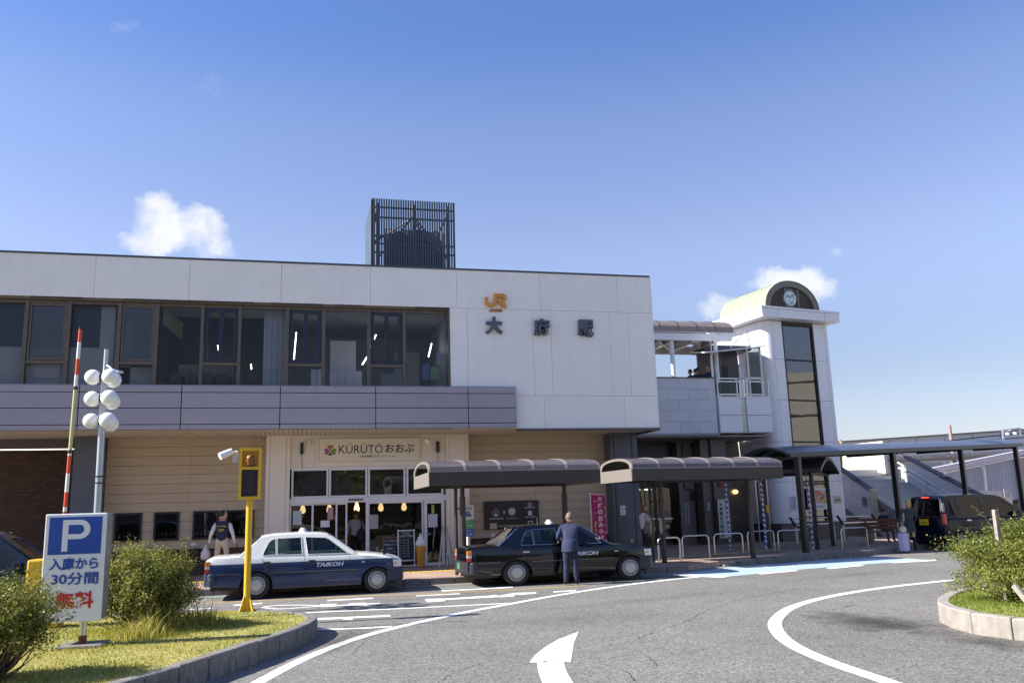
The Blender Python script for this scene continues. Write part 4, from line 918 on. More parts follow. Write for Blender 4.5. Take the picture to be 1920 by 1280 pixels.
for k in range(26):
    cx, cz_ = random.uniform(1.5,2.42), random.uniform(1.66,2.10); rr_ = random.uniform(.03,.06)
    pbuild(MB().prism([[(cx+rr_*math.cos(t), cz_+rr_*math.sin(t)) for t in [i*math.pi/4 for i in range(8)]]], -.057, -.0585, lambda a_,b_,t: (a_,t,b_)), 'dish', [pbr('dish_%d' % k, random.choice([(.7,.1,.06),(.65,.62,.55),(.7,.5,.08),(.12,.3,.08),(.1,.06,.05),(.72,.3,.3)]), .5)][0], ps)
txt('caption', 'KüRüTöおおぶ', TM @ Vector((1.62,-.051,1.44)), TM.to_3x3() @ XV, ZV, .66, .10, M['black'], ps, ext=.004)
pbuild(MB().prism([[(2.33+.085*math.cos(t), 1.66+.085*math.sin(t)) for t in [i*math.pi/6 for i in range(12)]]], -.06, -.064, lambda a_,b_,t: (a_,t,b_)), 'green_spot', pbr('lime', (.28,.5,.05), .5), ps)
tbuild(MB().box(2.48,2.62,-.07,-.05,.9,1.55), 'blue_banner', pbr('blue_banner', (.04,.18,.42), .5, rgb2=(.5,.6,.7), scale=14), tw)

# ================================================================== STAIRS right of the tower
stt = thing('stone_staircase', 'wide granite staircase climbing between two grey stone walls right of the tower', 'stairs', TM @ Vector((8,0,0)), TA)
def sbuild(mb, *a, **k): mb.v = [TM @ q for q in mb.v]; return build(mb, *a, **k)
stm = pbr('stair_granite', (.50,.49,.47), .7, var=.12, scale=14, rnd=.04); wallg = pbr('stair_wall_granite', (.46,.46,.47), .65, var=.1, scale=12, rnd=.04)
N = 18; d0 = -1.3; rz = .165; rd = .285
for k in range(N): sbuild(MB().box(5.52,9.98,d0+k*rd,d0+(k+1)*rd+.03,.14,.15+(k+1)*rz-.03), 'step', stm, stt); 
for k in range(N): sbuild(MB().box(5.52,9.98,d0+k*rd-.03,d0+(k+1)*rd,.15+(k+1)*rz-.03+.002,.15+(k+1)*rz), 'step_nosing', pbr('nosing', (.58,.57,.55), .7) if k == 0 else bpy.data.materials['nosing'], stt)
zt_ = .15+N*rz; dt_ = d0+N*rd
sbuild(MB().box(5.52,9.98,dt_,dt_+2.2,.14,zt_), 'landing', stm, stt)
sl_ = .62
def slope_wall(u0, u1, da, db, za, zb_, name):
    # stone courses between ground and the sloping cap
    n = 5
    for j in range(n):
        c0 = .15+j*.62; c1 = c0+.61
        for i in range(6):
            a = da+(db-da)*i/6+.004; b = da+(db-da)*(i+1)/6-.004
            ta = za+(zb_-za)*(a-da)/(db-da); tb = za+(zb_-za)*(b-da)/(db-da)
            if ta < c0 and tb < c0: continue
            z1a, z1b = min(c1, max(ta, c0)), min(c1, max(tb, c0))
            sbuild(MB().hexa([(u0,a,c0),(u1,a,c0),(u1,b,c0),(u0,b,c0),(u0,a,z1a),(u1,a,z1a),(u1,b,z1b),(u0,b,z1b)]), 'wall_stone', wallg, stt)
    sbuild(MB().hexa([(u0-.05,da-.05,za),(u1+.05,da-.05,za),(u1+.05,db,zb_),(u0-.05,db,zb_),(u0-.05,da-.05,za+.09),(u1+.05,da-.05,za+.09),(u1+.05,db,zb_+.09),(u0-.05,db,zb_+.09)]), 'wall_cap', M['browntrim'], stt)
slope_wall(5.25, 5.5, .30, 3.4, 2.0, 3.95, 'left')
slope_wall(10.0, 10.3, -1.6, 3.2, 1.45, 3.95, 'right')
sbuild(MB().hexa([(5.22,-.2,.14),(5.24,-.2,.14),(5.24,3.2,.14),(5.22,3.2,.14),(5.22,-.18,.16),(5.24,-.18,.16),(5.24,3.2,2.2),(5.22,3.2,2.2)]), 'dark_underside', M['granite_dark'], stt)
sbuild(MB().box(5.2,5.55,.18,.34,.15,2.08), 'newel_pier', pbr('newel', (.42,.38,.30), .6), stt)
sbuild(MB().box(5.19,5.56,.16,.30,2.085,2.14), 'newel_cap', M['cream'], stt)
sbuild(MB().box(5.2,5.23,.55,.75,1.45,1.8), 'plate', M['slate'], stt)
hr = MB()
for dz in (.85,.6):
    hr.tube([(9.9,-1.3,.15+dz),(9.9,dt_-.2,zt_+dz-.1),(9.9,dt_+1.0,zt_+dz)], .022, 6)
sbuild(hr, 'handrail', M['steel'], stt)
br_ = MB()
for k in range(5): br_.box(9.88,9.99,-.8+k*1.05,-.76+k*1.05,.15+.6+.3+k*.62,.15+.6+.34+k*.62)
sbuild(br_, 'rail_bracket', M['black'], stt)
sbuild(MB().tube([(5.4,.2,1.95),(5.4,-1.2,1.15),(5.4,-1.25,.2)], .025, 6).tube([(5.4,.2,1.2),(5.4,-1.2,.5)], .015, 6), 'low_handrail', M['steel'], stt)
sbuild(MB().hexa([(5.4,-1.1,.45),(5.42,-1.1,.45),(5.42,.15,1.1),(5.4,.15,1.1),(5.4,-1.1,1.05),(5.42,-1.1,1.05),(5.42,.15,1.75),(5.4,.15,1.75)]), 'glass_balustrade', frost, stt)
for i in range(7):
    for j_ in range(3): sbuild(MB().box(9.2,9.4,3.0+i*.8,3.795+i*.8,2.9+j_*.52,3.415+j_*.52), 'upper_wall_stone', M['cream'], stt)

# ================================================================== SHELTERS
def bus_shelter(x0, x1, y0, y1, z, n, posts, label, rot=0.0):
    t = thing('vaulted_shelter', label, 'shelter', (x0, y0, .15), rot, group='brown vaulted shelters along the taxi kerb')
    mm = WM[t.name]; L = x1-x0; D = y1-y0
    def b(mb, *a, **k): mb.v = [mm @ q for q in mb.v]; return build(mb, *a, **k)
    z -= .15
    b(MB().box(0,L,0,.06,z,z+.33), 'front_fascia', M['shelter'], t, bevel=.008)
    b(MB().box(0,L,D-.06,D,z,z+.33), 'rear_fascia', M['shelter'], t, bevel=.008)
    rise = .31
    for xe in (0, L-.04):
        pts = [(D*(.5-.5*math.cos(R(180*k/16))), z+.33+rise*math.sin(R(180*k/16))**.75 if 0<k<16 else z+.33) for k in range(17)]
        innr = [(D*(.5-.42*math.cos(R(180*k/16))), z+.335+(rise-.07)*(math.sin(R(180*k/16))**.75 if 0<k<16 else 0)) for k in range(17)]
        b(MB().prism([pts+innr[::-1]], xe, xe+.04, lambda p,q,s: (s,p,q)), 'end_arch', M['shelterend'], t)
        b(MB().box(xe,xe+.04,.062,D-.062,z,z+.325), 'end_panel', M['shelterend'], t)
        b(MB().prism([innr], xe+.015, xe+.025, lambda p,q,s: (s,p,q)), 'end_glass', M['glassdark'], t)
    seg = (L-.04)/n
    def vt_(xa, xb, th, dz, mat, nm):
        mb = MB(); pts = [(D*(.5-.5*math.cos(R(180*k/12))), z+.33+dz+rise*(math.sin(R(180*k/12))**.75 if 0<k<12 else 0)) for k in range(13)]
        for k in range(12):
            (ya,za),(yb,zb_) = pts[k], pts[k+1]
            mb.hexa([(xa,ya,za),(xb,ya,za),(xb,yb,zb_),(xa,yb,zb_),(xa,ya,za+th),(xb,ya,za+th),(xb,yb,zb_+th),(xa,yb,zb_+th)])
        b(mb, nm, mat, t, smooth=30)
    for k in range(n):
        vt_(.05+k*seg, (k+1)*seg, .01, .0, poly2, 'roof_sheet')
        if k: vt_(k*seg-.015, k*seg+.06, .018, .012, M['shelterend'], 'roof_rib')
    b(MB().bar((0,.01,z+.335),(L,.01,z+.335),.03), 'fascia_bead', M['shelterend'], t)
    for px_, two in posts:
        u = px_-x0
        b(MB().cyl((u,.95,0),(u,.95,z-.25),.075,seg=14).cyl((u,.95,z-.25),(u,.95,z+.1),.055,seg=14), 'post', M['shelter'], t, smooth=40)
        b(MB().box(u-.05,u+.05,.06,D-.06,z+.02,z+.14), 'cross_beam', M['shelter'], t)
        if two:
            b(MB().cyl((u-.09,1.4,0),(u-.09,1.4,z+.02),.045,seg=12).bar((u-.09,1.4,z-.55),(u,.95,z-.55),.04).bar((u-.09,1.4,.5),(u,.95,.5),.04), 'drain_pipe', M['shelter'], t, smooth=40)
    return t
poly2 = pbr('smoked_vault', (.10,.085,.095), .25, .0, var=.12, scale=3, streak=.1)
bus_shelter(3.0, 7.31, 20.42, 23.3, 2.32, 5, [(3.97,True),(6.64,False)], 'brown vaulted shelter with curved smoked roof behind the black taxi')
bus_shelter(8.64, 13.45, 21.6, 23.65, 2.37, 6, [(9.98,True),(12.9,False)], 'brown vaulted shelter right of the slate column over the hoop rails', R(6))
# long arched canopy on the right
def canopy(p0, p1, z0, z1, D, name, label, posts, n, rise=.28):
    p0 = Vector(p0); p1 = Vector(p1); d = (p1-p0).normalized(); L = (p1-p0).length; ang = math.atan2(d.y, d.x)
    t = thing(name, label, 'canopy', (p0.x,p0.y,.15), ang); mm = WM[t.name]
    def b(mb, *a, **k): mb.v = [mm @ q for q in mb.v]; return build(mb, *a, **k)
    zz = lambda u: z0+(z1-z0)*u/L-.15
    sheet = pbr(name+'_sheet', (.13,.14,.18), .3, .5)
    for k in range(n):
        ua, ub = L*k/n+.01, L*(k+1)/n-.01; mb = MB()
        pts = [(D*i/8, rise*math.sin(math.pi*i/8)) for i in range(9)]
        for i in range(8):
            (ya,ha),(yb,hb) = pts[i], pts[i+1]
            mb.hexa([(ua,ya,zz(ua)+ha),(ub,ya,zz(ub)+ha),(ub,yb,zz(ub)+hb),(ua,yb,zz(ua)+hb),(ua,ya,zz(ua)+ha+.02),(ub,ya,zz(ub)+ha+.02),(ub,yb,zz(ub)+hb+.02),(ua,yb,zz(ua)+hb+.02)])
        b(mb, 'roof_sheet', sheet, t, smooth=30)
    for y in (-.04, D-.04): b(MB().hexa([(0,y,zz(0)-.1),(L,y,zz(L)-.1),(L,y+.08,zz(L)-.1),(0,y+.08,zz(0)-.1),(0,y,zz(0)+.05),(L,y,zz(L)+.05),(L,y+.08,zz(L)+.05),(0,y+.08,zz(0)+.05)]), 'edge_gutter', M['black'], t, bevel=.01)
    for k in range(0, n+1):
        rb = MB()
        u = min(max(L*k/n, .03), L-.03)
        for i in range(8):
            rb.bar((u, D*i/8, zz(u)+rise*math.sin(math.pi*i/8)-.04), (u, D*(i+1)/8, zz(u)+rise*math.sin(math.pi*(i+1)/8)-.04), .045, .06)
        b(rb, 'roof_rib', M['black'], t)
    for (u, v, w_) in posts:
        b(MB().box(u-w_/2,u+w_/2,v-w_/2,v+w_/2,0,zz(u)-.05), 'post', M['black'], t, bevel=.01)
        b(MB().box(u-w_/2,u+w_/2,.05,D-.05,zz(u)-.16,zz(u)-.06), 'cross_beam', M['black'], t)
    return t
canopy((14.9,24.05),(31.3,31.7),3.16,3.92,1.9,'arched_canopy','long black arched canopy on square posts running in front of the stairs', [(.55,.1,.17),(6.6,.1,.17),(12.1,.1,.17),(17.5,.1,.17)], 22)
canopy((18.7,27.1),(15.7,30.1),2.72,2.72,3.0,'small_canopy','smaller black arched canopy tucked under the long one in front of the tower', [(.4,.25,.13),(.4,2.75,.13)], 6, .42)
# ================================================================== VEHICLES
M['tyre'] = pbr('tyre_rubber', (.018,.018,.018), .8); M['hubcap'] = pbr('silver_hubcap', (.48,.48,.49), .35, .55, var=.04)
M['carglass'] = glass('car_glass', (.60,.68,.64), rough=.01); M['cardark'] = glass('privacy_glass', (.10,.11,.12), rough=.01)
M['seat'] = pbr('grey_seat', (.09,.09,.09), .8); M['plastic'] = pbr('black_plastic', (.02,.02,.022), .5)
M['taillight'] = pbr('tail_red', (.50,.015,.01), .15, coat=1); M['amber'] = pbr('amber_lens', (.75,.22,.02), .15, coat=1); M['lens'] = pbr('clear_lens', (.62,.62,.60), .12, coat=1)
M['chrome'] = pbr('chrome_trim', (.6,.6,.62), .12, 1.0)
def carpaint(name, rgb, rough=.22): return pbr(name, rgb, rough, 0, var=.015, scale=2, coat=.6, spec=.35, bump=.02, bscale=4)
def interp(tab, x):
    if x <= tab[0][0]: return tab[0][1]
    for (a, b), (c, d) in zip(tab[:-1], tab[1:]):
        if x <= c: return b+(d-b)*(x-a)/(c-a)
    return tab[-1][1]
def car(name, label, cat, loc, rz, sp, paint_top, paint_low, group=None):
    t = thing(name, label, cat, loc, rz, group); mm = WM[t.name]
    zk = sp.get('zk', 1.0); zf = lambda q: Vector((q[0], q[1], q[2] if q[2] < .3 else .3+(q[2]-.3)*zk))
    def b(mb, *a, **k): mb.v = [mm @ zf(q) for q in mb.v]; return build(mb, *a, **k)
    rear, front, wb, wr, W2 = sp['rear'], sp['front'], sp['wb'], sp['wr'], sp['hw']
    ar = wr+.055
    def sill(x):
        z = interp(sp['sill'], x)
        for wx in (0, wb):
            if abs(x-wx) < ar: z = max(z, wr-.02+math.sqrt(ar*ar-(x-wx)**2)*.98)
        return z
    xs_ = sorted(set([round(rear+(front-rear)*k/46, 3) for k in range(47)]+[wx+s_*ar*c for wx in (0, wb) for s_ in (-1,1) for c in (1.001,.985,.95,.88,.78,.62,.45,.25,.1)]))
    lv = sp['levels']
    def ringpts(x):
        wpl = W2*interp(sp['plan'], x); zt_ = interp(sp['top'], x); zs = sill(x); half = []
        for (z, f) in lv:
            zz = max(z, zs+.001*len(half)); half.append((wpl*f, min(zz, zt_-.05+.001*len(half))))
        half[0] = (half[0][0], max(zs, lv[0][0]) if zs > lv[0][0] else zs)
        half.append((wpl*.955, zt_-.028)); half.append((wpl*.90, zt_-.004)); half.append((wpl*.5, zt_+.016)); half.append((0, zt_+.022))
        return half
    mb = MB(); vs = []; fs = []; mi = []
    nh = len(lv)+4; full = 2*nh-1
    for x in xs_:
        h = ringpts(x)
        for (y, z) in h: vs.append((x, -y, z))
        for (y, z) in h[-2::-1]: vs.append((x, y, z))
    for i in range(len(xs_)-1):
        for k in range(full-1):
            kk = k if k < nh-1 else full-2-k
            mb.mat(0 if kk >= sp['split'] else 1)
            mb.f.append([i*full+k, (i+1)*full+k, (i+1)*full+k+1, i*full+k+1]); mb.m.append(mb.cur)
    mb.v = [Vector(v) for v in vs]
    for e, rev in ((0, False), (len(xs_)-1, True)):
        for k in range(nh-1):
            a, c = e*full+k, e*full+full-1-k
            q = [a, a+1, c-1, c] if a+1 != c-1 else [a, a+1, c]
            mb.f.append(q if rev else q[::-1]); mb.m.append(0 if k >= sp['split'] else 1)
    body = b(mb, 'body', [paint_top, paint_low], t, smooth=28)
    # underbody and wheel wells
    ub = MB(); ub.box(rear+.1, -ar-.02, -W2*.8, W2*.8, .2, .5).box(ar+.02, wb-ar-.02, -W2*.86, W2*.86, sp['floor'], .42).box(wb+ar+.02, front-.12, -W2*.8, W2*.8, .2, .5)
    for wx in (0, wb): ub.box(wx-ar-.02, wx+ar+.02, -W2*.55, W2*.55, .24, .75)
    b(ub, 'underbody', M['plastic'], t)
    # cabin: leaning side frames with window openings
    zl, yl, zh, yh = sp['tumble']
    yy = lambda z: yl+(yh-yl)*(z-zl)/(zh-zl)
    for s_ in (-1, 1):
        b(MB().prism([sp['cab']]+sp['holes'], 0, .045, lambda x,z,q: (x, s_*(yy(z)-q), z)), 'side_frame', paint_top, t, smooth=30)
        for h in sp['holes']:
            b(MB().prism([[(x,z) for x,z in h]], .012, .018, lambda x,z,q: (x, s_*(yy(z)-q), z)), 'side_window', sp['glass'](h), t)
            n_ = len(h); 
            if sp.get('trim'): b(MB().tube([(x, s_*(yy(z)+.004), z) for x, z in h+h[:1]], .010, 5), 'window_trim', sp['trim'], t)
    rf = sp['roof']; mb = MB(); n_ = 8; rows = []
    for (x, z, hw_) in rf:
        for k in range(n_+1):
            c = -1+2*k/n_; mb.v.append(Vector((x, c*hw_, z+.045*(1-c**2)-.012*abs(c)**8)))
    for i in range(len(rf)-1):
        for k in range(n_): mb.f.append([i*(n_+1)+k, (i+1)*(n_+1)+k, (i+1)*(n_+1)+k+1, i*(n_+1)+k+1]); mb.m.append(0)
    rfm = b(mb, 'roof', paint_top, t, smooth=40); md = rfm.modifiers.new('thick', 'SOLIDIFY'); md.thickness = .03; md.offset = -1
    for nm, key in (('windscreen','ws'),('rear_window','rw')):
        (x0,z0,h0),(x1,z1,h1) = sp[key]; mb = MB(); mb.v = []
        for j in range(4):
            f = j/3; 
            for k in range(7):
                c = -1+2*k/6; bow = .05*(1-c*c)*(1 if key == 'ws' else -1)
                mb.v.append(Vector((x0+(x1-x0)*f+bow, c*(h0+(h1-h0)*f), z0+(z1-z0)*f)))
        for j in range(3):
            for k in range(6): mb.f.append([j*7+k, j*7+k+1, (j+1)*7+k+1, (j+1)*7+k]); mb.m.append(0)
        b(mb, nm, sp.get(key+'g', M['carglass']), t, smooth=60)
        b(MB().tube([(x0,-h0,z0),(x1,-h1,z1)], .022, 6).tube([(x0,h0,z0),(x1,h1,z1)], .022, 6).tube([(x0,-h0,z0),(x0+(.05 if key=='ws' else -.05),0,z0),(x0,h0,z0)], .018, 6), nm+'_surround', sp.get('surround', M['plastic']), t, smooth=60)
    # wheels
    for wx in (0, wb):
        for s_ in (-1, 1):
            c = Vector((wx, s_*(W2-.105), wr)); w_ = MB()
            w_.lathe([(wr*.60,-.085),(wr*.78,-.093),(wr*.93,-.085),(wr*.99,-.06),(wr,-.03),(wr,.03),(wr*.99,.06),(wr*.93,.085),(wr*.78,.093),(wr*.60,.085)], c, 32, 'Y')
            wh = b(w_, 'wheel', M['tyre'], t, smooth=35)
            f0 = c.y+s_*.088
            r_ = MB().lathe(sorted([(wr*.62, f0),(wr*.64, f0+s_*.006),(wr*.60, f0+s_*.010),(wr*.34, f0+s_*.004),(wr*.22, f0+s_*.014),(.02, f0+s_*.016)], key=lambda q: q[1]) if False else [(wr*.655, f0-s_*.01),(wr*.64, f0+s_*.008),(wr*.60, f0+s_*.010),(wr*.36, f0+s_*.004),(wr*.22, f0+s_*.014),(.02, f0+s_*.016)], (c.x,0,c.z), 32, 'Y')
            r_.v = [mm @ zf(q) for q in r_.v]; rim = build(r_, 'hubcap', sp.get('rim', M['hubcap']), wh, smooth=30)
            sl = MB(); ns = sp.get('slots', 20)
            for k in range(ns):
                a = 2*math.pi*k/ns; da = math.pi/ns*.55
                q = [(wr*.38, a-da*.55),(wr*.60, a-da*1.15),(wr*.60, a+da*1.15),(wr*.38, a+da*.55)]
                sl.prism([[(r2*math.cos(a2), r2*math.sin(a2)) for r2, a2 in q]], f0+s_*.0125, f0+s_*.0085, lambda u,v,w3: (c.x+u, w3, c.z+v))
            sl.v = [mm @ zf(q) for q in sl.v]; build(sl, 'hubcap_slots', M['plastic'], wh)
            b(MB().lathe([(wr*.62, c.y+s_*.07),(.05, c.y+s_*.07),(.03,c.y+s_*.07)], (c.x,0,c.z), 20, 'Y'), 'wheel_disc', M['plastic'], t)
            ac_ = MB(); pts = [(wx+ar*1.0*math.cos(R(a)), s_*(W2*.985), wr-.02+ar*.98*math.sin(R(a))) for a in range(0, 181, 12)]
            ac_.tube(pts, .012, 5); b(ac_, 'arch_lip', paint_low, t, smooth=50)
            wl = MB(); 
            for a in range(0, 180, 15):
                p = [(wx+ar*math.cos(R(q)), wr-.02+ar*math.sin(R(q))) for q in (a, a+15)]
                wl.add([(p[0][0], s_*W2*.97, p[0][1]), (p[1][0], s_*W2*.97, p[1][1]), (p[1][0], s_*W2*.55, p[1][1]), (p[0][0], s_*W2*.55, p[0][1])], [(0,1,2,3)])
            b(wl, 'wheel_well', M['plastic'], t)
    # seats and wheel
    for x, y in sp['seats']:
        s_ = MB().box(x-.02, x+.48, y-.24, y+.24, .45, .62).hexa([(x-.02,y-.23,.6),(x+.10,y-.23,.6),(x+.10,y+.23,.6),(x-.02,y+.23,.6),(x-.16,y-.22,1.14),(x-.06,y-.22,1.14),(x-.06,y+.22,1.14),(x-.16,y+.22,1.14)]).box(x-.17,x-.08,y-.12,y+.12,1.15,1.30)
        b(s_, 'seat', sp.get('seatm', M['seat']), t, bevel=.03)
    x = sp['seats'][0][0]
    b(MB().tube([(x+.62+.05*math.sin(R(a))*0, -.36+.18*math.cos(R(a)), .93+.17*math.sin(R(a))) for a in range(0,361,24)], .014, 6), 'steering_wheel', M['plastic'], t)
    b(MB().box(x+.72, x+1.02, -W2*.85, W2*.85, .6, .93), 'dashboard', M['plastic'], t, bevel=.04)
    # bumpers
    for key, sg_ in (('fb', 1), ('rb', -1)):
        x, ln, z0, z1 = sp[key]; e = W2
        out = [(x-sg_*ln, -e*1.0),(x-sg_*.16,-e*.99),(x-sg_*.05,-e*.88),(x,-e*.6),(x+sg_*.01,0),(x,e*.6),(x-sg_*.05,e*.88),(x-sg_*.16,e*.99),(x-sg_*ln,e*1.0),(x-sg_*ln,e*.8),(x-sg_*.3,0),(x-sg_*ln,-e*.8)]
        b(MB().prism([out], z0, z1, lambda p,q,w3: (p,q,w3)), 'bumper', sp['bumper'], t, bevel=.02)
    t['b'] = 0; del t['b']
    return t, b
TAXI = dict(rear=-1.09, front=3.27, wb=2.68, wr=.305, hw=.845, floor=.2, sill=[(-1.1,.30),(-.4,.26),(.4,.205),(2.3,.205),(3.3,.27)],
    plan=[(-1.10,.90),(-1.0,.955),(-.7,.985),(0,1),(2.4,1),(2.9,.975),(3.12,.93),(3.22,.88),(3.28,.80)],
    top=[(-1.10,.90),(-1.05,.955),(-.9,.985),(-.4,1.0),(-.3,.985),(0,.97),(2.0,.955),(2.2,.965),(2.6,.925),(3.0,.865),(3.18,.82),(3.28,.76)],
    levels=[(.205,.965),(.30,.99),(.42,1.0),(.565,1.0),(.70,.998),(.815,.985),(.90,.972)], split=5,
    tumble=(.95,.80,1.48,.615),
    cab=[(-.42,.965),(-.30,1.02),(.02,1.38),(.10,1.435),(.32,1.475),(.9,1.49),(1.4,1.47),(1.56,1.44),(1.66,1.385),(2.20,.955),(1.9,.945),(0,.945)],
    holes=[[(.13,.995),(.165,1.12),(.24,1.29),(.30,1.355),(.38,1.385),(.40,1.385),(.425,.995)][::-1], [(.45,.995),(.435,1.39),(.96,1.40),(1.0,.99)][::-1], [(1.12,.985),(1.06,1.40),(1.50,1.375),(1.60,1.33),(2.02,.975)][::-1]],
    glass=lambda h: M['carglass'], roof=[(.06,1.425,.60),(.14,1.445,.605),(.35,1.475,.61),(.9,1.49,.61),(1.35,1.475,.61),(1.55,1.445,.605),(1.64,1.41,.60)],
    ws=((2.22,.955,.76),(1.62,1.425,.60)), rw=((-.38,.985,.70),(.09,1.425,.585)), seats=[(1.18,-.36),(1.18,.36),(.22,-.36),(.22,.36)],
    fb=(3.33,.42,.26,.56), rb=(-1.15,.26,.30,.60), zk=.865)
def taxi(label, loc, top, low, bump, trim, letter=True):
    sp = dict(TAXI); sp['bumper'] = bump; sp['trim'] = trim; sp['surround'] = trim
    t, b = car('taxi', label, 'taxi', loc, 0.0, sp, top, low, 'taxis waiting at the kerb')
    W2 = .845; y = -W2
    def side(x0,x1,z0,z1,nm,m,th=.012,inset=0,**k): 
        for s_ in (-1,1): b(MB().box(x0,x1,*sorted((s_*(W2-inset), s_*(W2-inset+th))),z0,z1), nm, m, t, **k)
    side(.36,1.045,.545,.575,'moulding',M['plastic'],.016); side(1.055,2.05,.545,.575,'moulding',M['plastic'],.016); side(2.06,2.27,.545,.572,'moulding',M['plastic'],.016); side(-.88,-.36,.555,.58,'moulding',M['plastic'],.016,.012)
    silver = pbr('silver_line', (.35,.35,.38), .25, .8)
    side(.36,1.045,.570,.577,'moulding_line',silver,.019); side(1.055,2.27,.570,.577,'moulding_line',silver,.019); side(-.88,-.36,.576,.583,'moulding_line',silver,.019,.012)
    for x in (1.05, 2.06): side(x-.004,x+.004,.24,.94,'door_gap',M['plastic'],.002,.0)
    for s_ in (-1,1): b(MB().tube([(.12,s_*.836,.94),(.14,s_*.846,.80),(.20,s_*.846,.66),(.33,s_*.846,.50),(.37,s_*.846,.24)], .005, 4), 'door_gap', M['plastic'], t)
    side(.15,.30,.80,.845,'door_handle',M['plastic'] if top is not low else M['chrome'],.03,.012,bevel=.006); side(1.14,1.29,.80,.845,'door_handle',M['plastic'] if top is not low else M['chrome'],.03,.012,bevel=.006)
    side(2.33,2.40,.735,.76,'side_marker',M['lens'],.012,.004)
    mtx = WM[t.name]
    o = txt('door_lettering', 'TAIKOH', mtx @ Vector((1.31,-W2-.001,.622)), XV, ZV, .62, .088, pbr('silver_letters', (.62,.64,.68), .4), t, ext=.004, bold=.03, shear=.25)
    for s_ in (-1,1):
        b(MB().hexa([(3.07,s_*.808,.59),(3.26,s_*.745,.59),(3.25,s_*.38,.59),(3.1,s_*.4,.59),(3.05,s_*.80,.775),(3.25,s_*.735,.765),(3.24,s_*.38,.765),(3.1,s_*.4,.77)]), 'headlight', M['lens'], t, bevel=.01)
        b(MB().box(3.09,3.14,*sorted((s_*.79,s_*.812)),.66,.70), 'indicator', M['amber'], t)
        yv = sorted((s_*.66, s_*.80))
        b(MB().box(-1.102,-1.00,*yv,.78,.90), 'indicator_lens', M['amber'], t, bevel=.012)
        b(MB().box(-1.102,-1.00,*yv,.715,.775), 'reverse_lens', M['lens'], t, bevel=.008)
        b(MB().box(-1.102,-1.00,*yv,.62,.71), 'tail_lamp', M['taillight'], t, bevel=.012)
        b(MB().box(2.83,2.9,*sorted((s_*.66,s_*.72)),.89,.96).box(2.80,2.87,*sorted((s_*.62,s_*.76)),.94,1.03), 'fender_mirror', M['plastic'], t, bevel=.015)
    b(MB().box(3.20,3.285,-.37,.37,.60,.75), 'grille', M['chrome'], t, bevel=.01)
    b(MB().lathe([(.10,1.515),(.105,1.53),(.06,1.60),(.045,1.625),(.02,1.63)], (1.0,-.05,0), 16), 'roof_lamp', pbr('white_lamp_plastic', (.75,.75,.72), .4), t, smooth=40)
    b(MB().cyl((.66,-.25,1.50),(.66,-.25,1.72),.006,.003,6), 'aerial', M['chrome'], t)
    b(MB().box(-1.165,-1.155,-.17,.17,.40,.56), 'number_plate', pbr('green_plate', (.05,.22,.10), .5), t)
    return t
ivory = carpaint('ivory_car_paint', (.70,.70,.66)); navy = carpaint('navy_car_paint', (.008,.025,.085)); blk = carpaint('black_car_paint', (.003,.004,.007), .10)
t1_ = taxi('ivory over navy taxi saloon parked behind the yellow signal pole', (-.85,20.38,0), ivory, navy, pbr('navy_bumper', (.016,.028,.06), .5), pbr('ivory_trim', (.55,.55,.53), .4))
t2_ = taxi('glossy black taxi saloon with its driver leaning at the window', (4.86,20.36,0), blk, blk, pbr('charcoal_bumper', (.022,.024,.03), .45), M['chrome'])

t1_.scale = (.95,1,1); t2_.scale = (1.03,1,1)
VAN = dict(rear=-.52, front=2.93, wb=2.45, wr=.28, hw=.74, floor=.18, sill=[(-.6,.30),(-.3,.26),(.3,.19),(2.1,.19),(3,.24)],
    plan=[(-.53,.93),(-.45,.985),(0,1),(2.3,1),(2.7,.95),(2.86,.86),(2.93,.74)],
    top=[(-.53,.97),(-.2,.98),(2.0,.97),(2.2,.97),(2.5,.93),(2.8,.84),(2.93,.70)],
    levels=[(.19,.965),(.30,.99),(.42,1.0),(.6,1.0),(.75,.998),(.85,.99),(.92,.975)], split=0,
    tumble=(.95,.725,1.66,.60),
    cab=[(-.50,.95),(-.50,1.2),(-.42,1.5),(-.34,1.62),(-.1,1.645),(.8,1.655),(1.4,1.62),(1.62,1.55),(1.80,1.42),(2.42,.95)],
    holes=[[(-.30,1.06),(-.24,1.48),(-.02,1.50),(.0,1.04)][::-1], [(.12,1.04),(.13,1.52),(.80,1.53),(.82,1.03)][::-1], [(.92,1.03),(.90,1.53),(1.45,1.49),(1.60,1.42),(2.15,1.02)][::-1]],
    glass=lambda h: M['cardark'] if h[0][0] < .9 else M['carglass'], roof=[(-.44,1.52,.58),(-.36,1.60,.59),(-.1,1.63,.60),(.8,1.64,.60),(1.4,1.61,.60),(1.62,1.545,.59),(1.78,1.45,.585)],
    ws=((2.44,.96,.66),(1.74,1.47,.58)), rw=((-.535,1.02,.62),(-.43,1.53,.56)), rwg=M['cardark'], seats=[(1.05,-.34),(1.05,.34),(.1,-.33),(.1,.33)],
    fb=(2.97,.35,.22,.48), rb=(-.57,.22,.26,.56), slots=10)
vp = dict(VAN)
nv = pbr('midnight_van_paint', (.004,.006,.018), .08, coat=0, spec=.4); vp['bumper'] = nv; vp['trim'] = None; vp['rim'] = pbr('dark_alloy', (.14,.14,.15), .3, .8)
vt_, b = car('minivan', 'black boxy minivan with yellow number plate parked by the stairs behind the round bush', 'van', (21.0,25.1,0), R(4), vp, nv, nv)
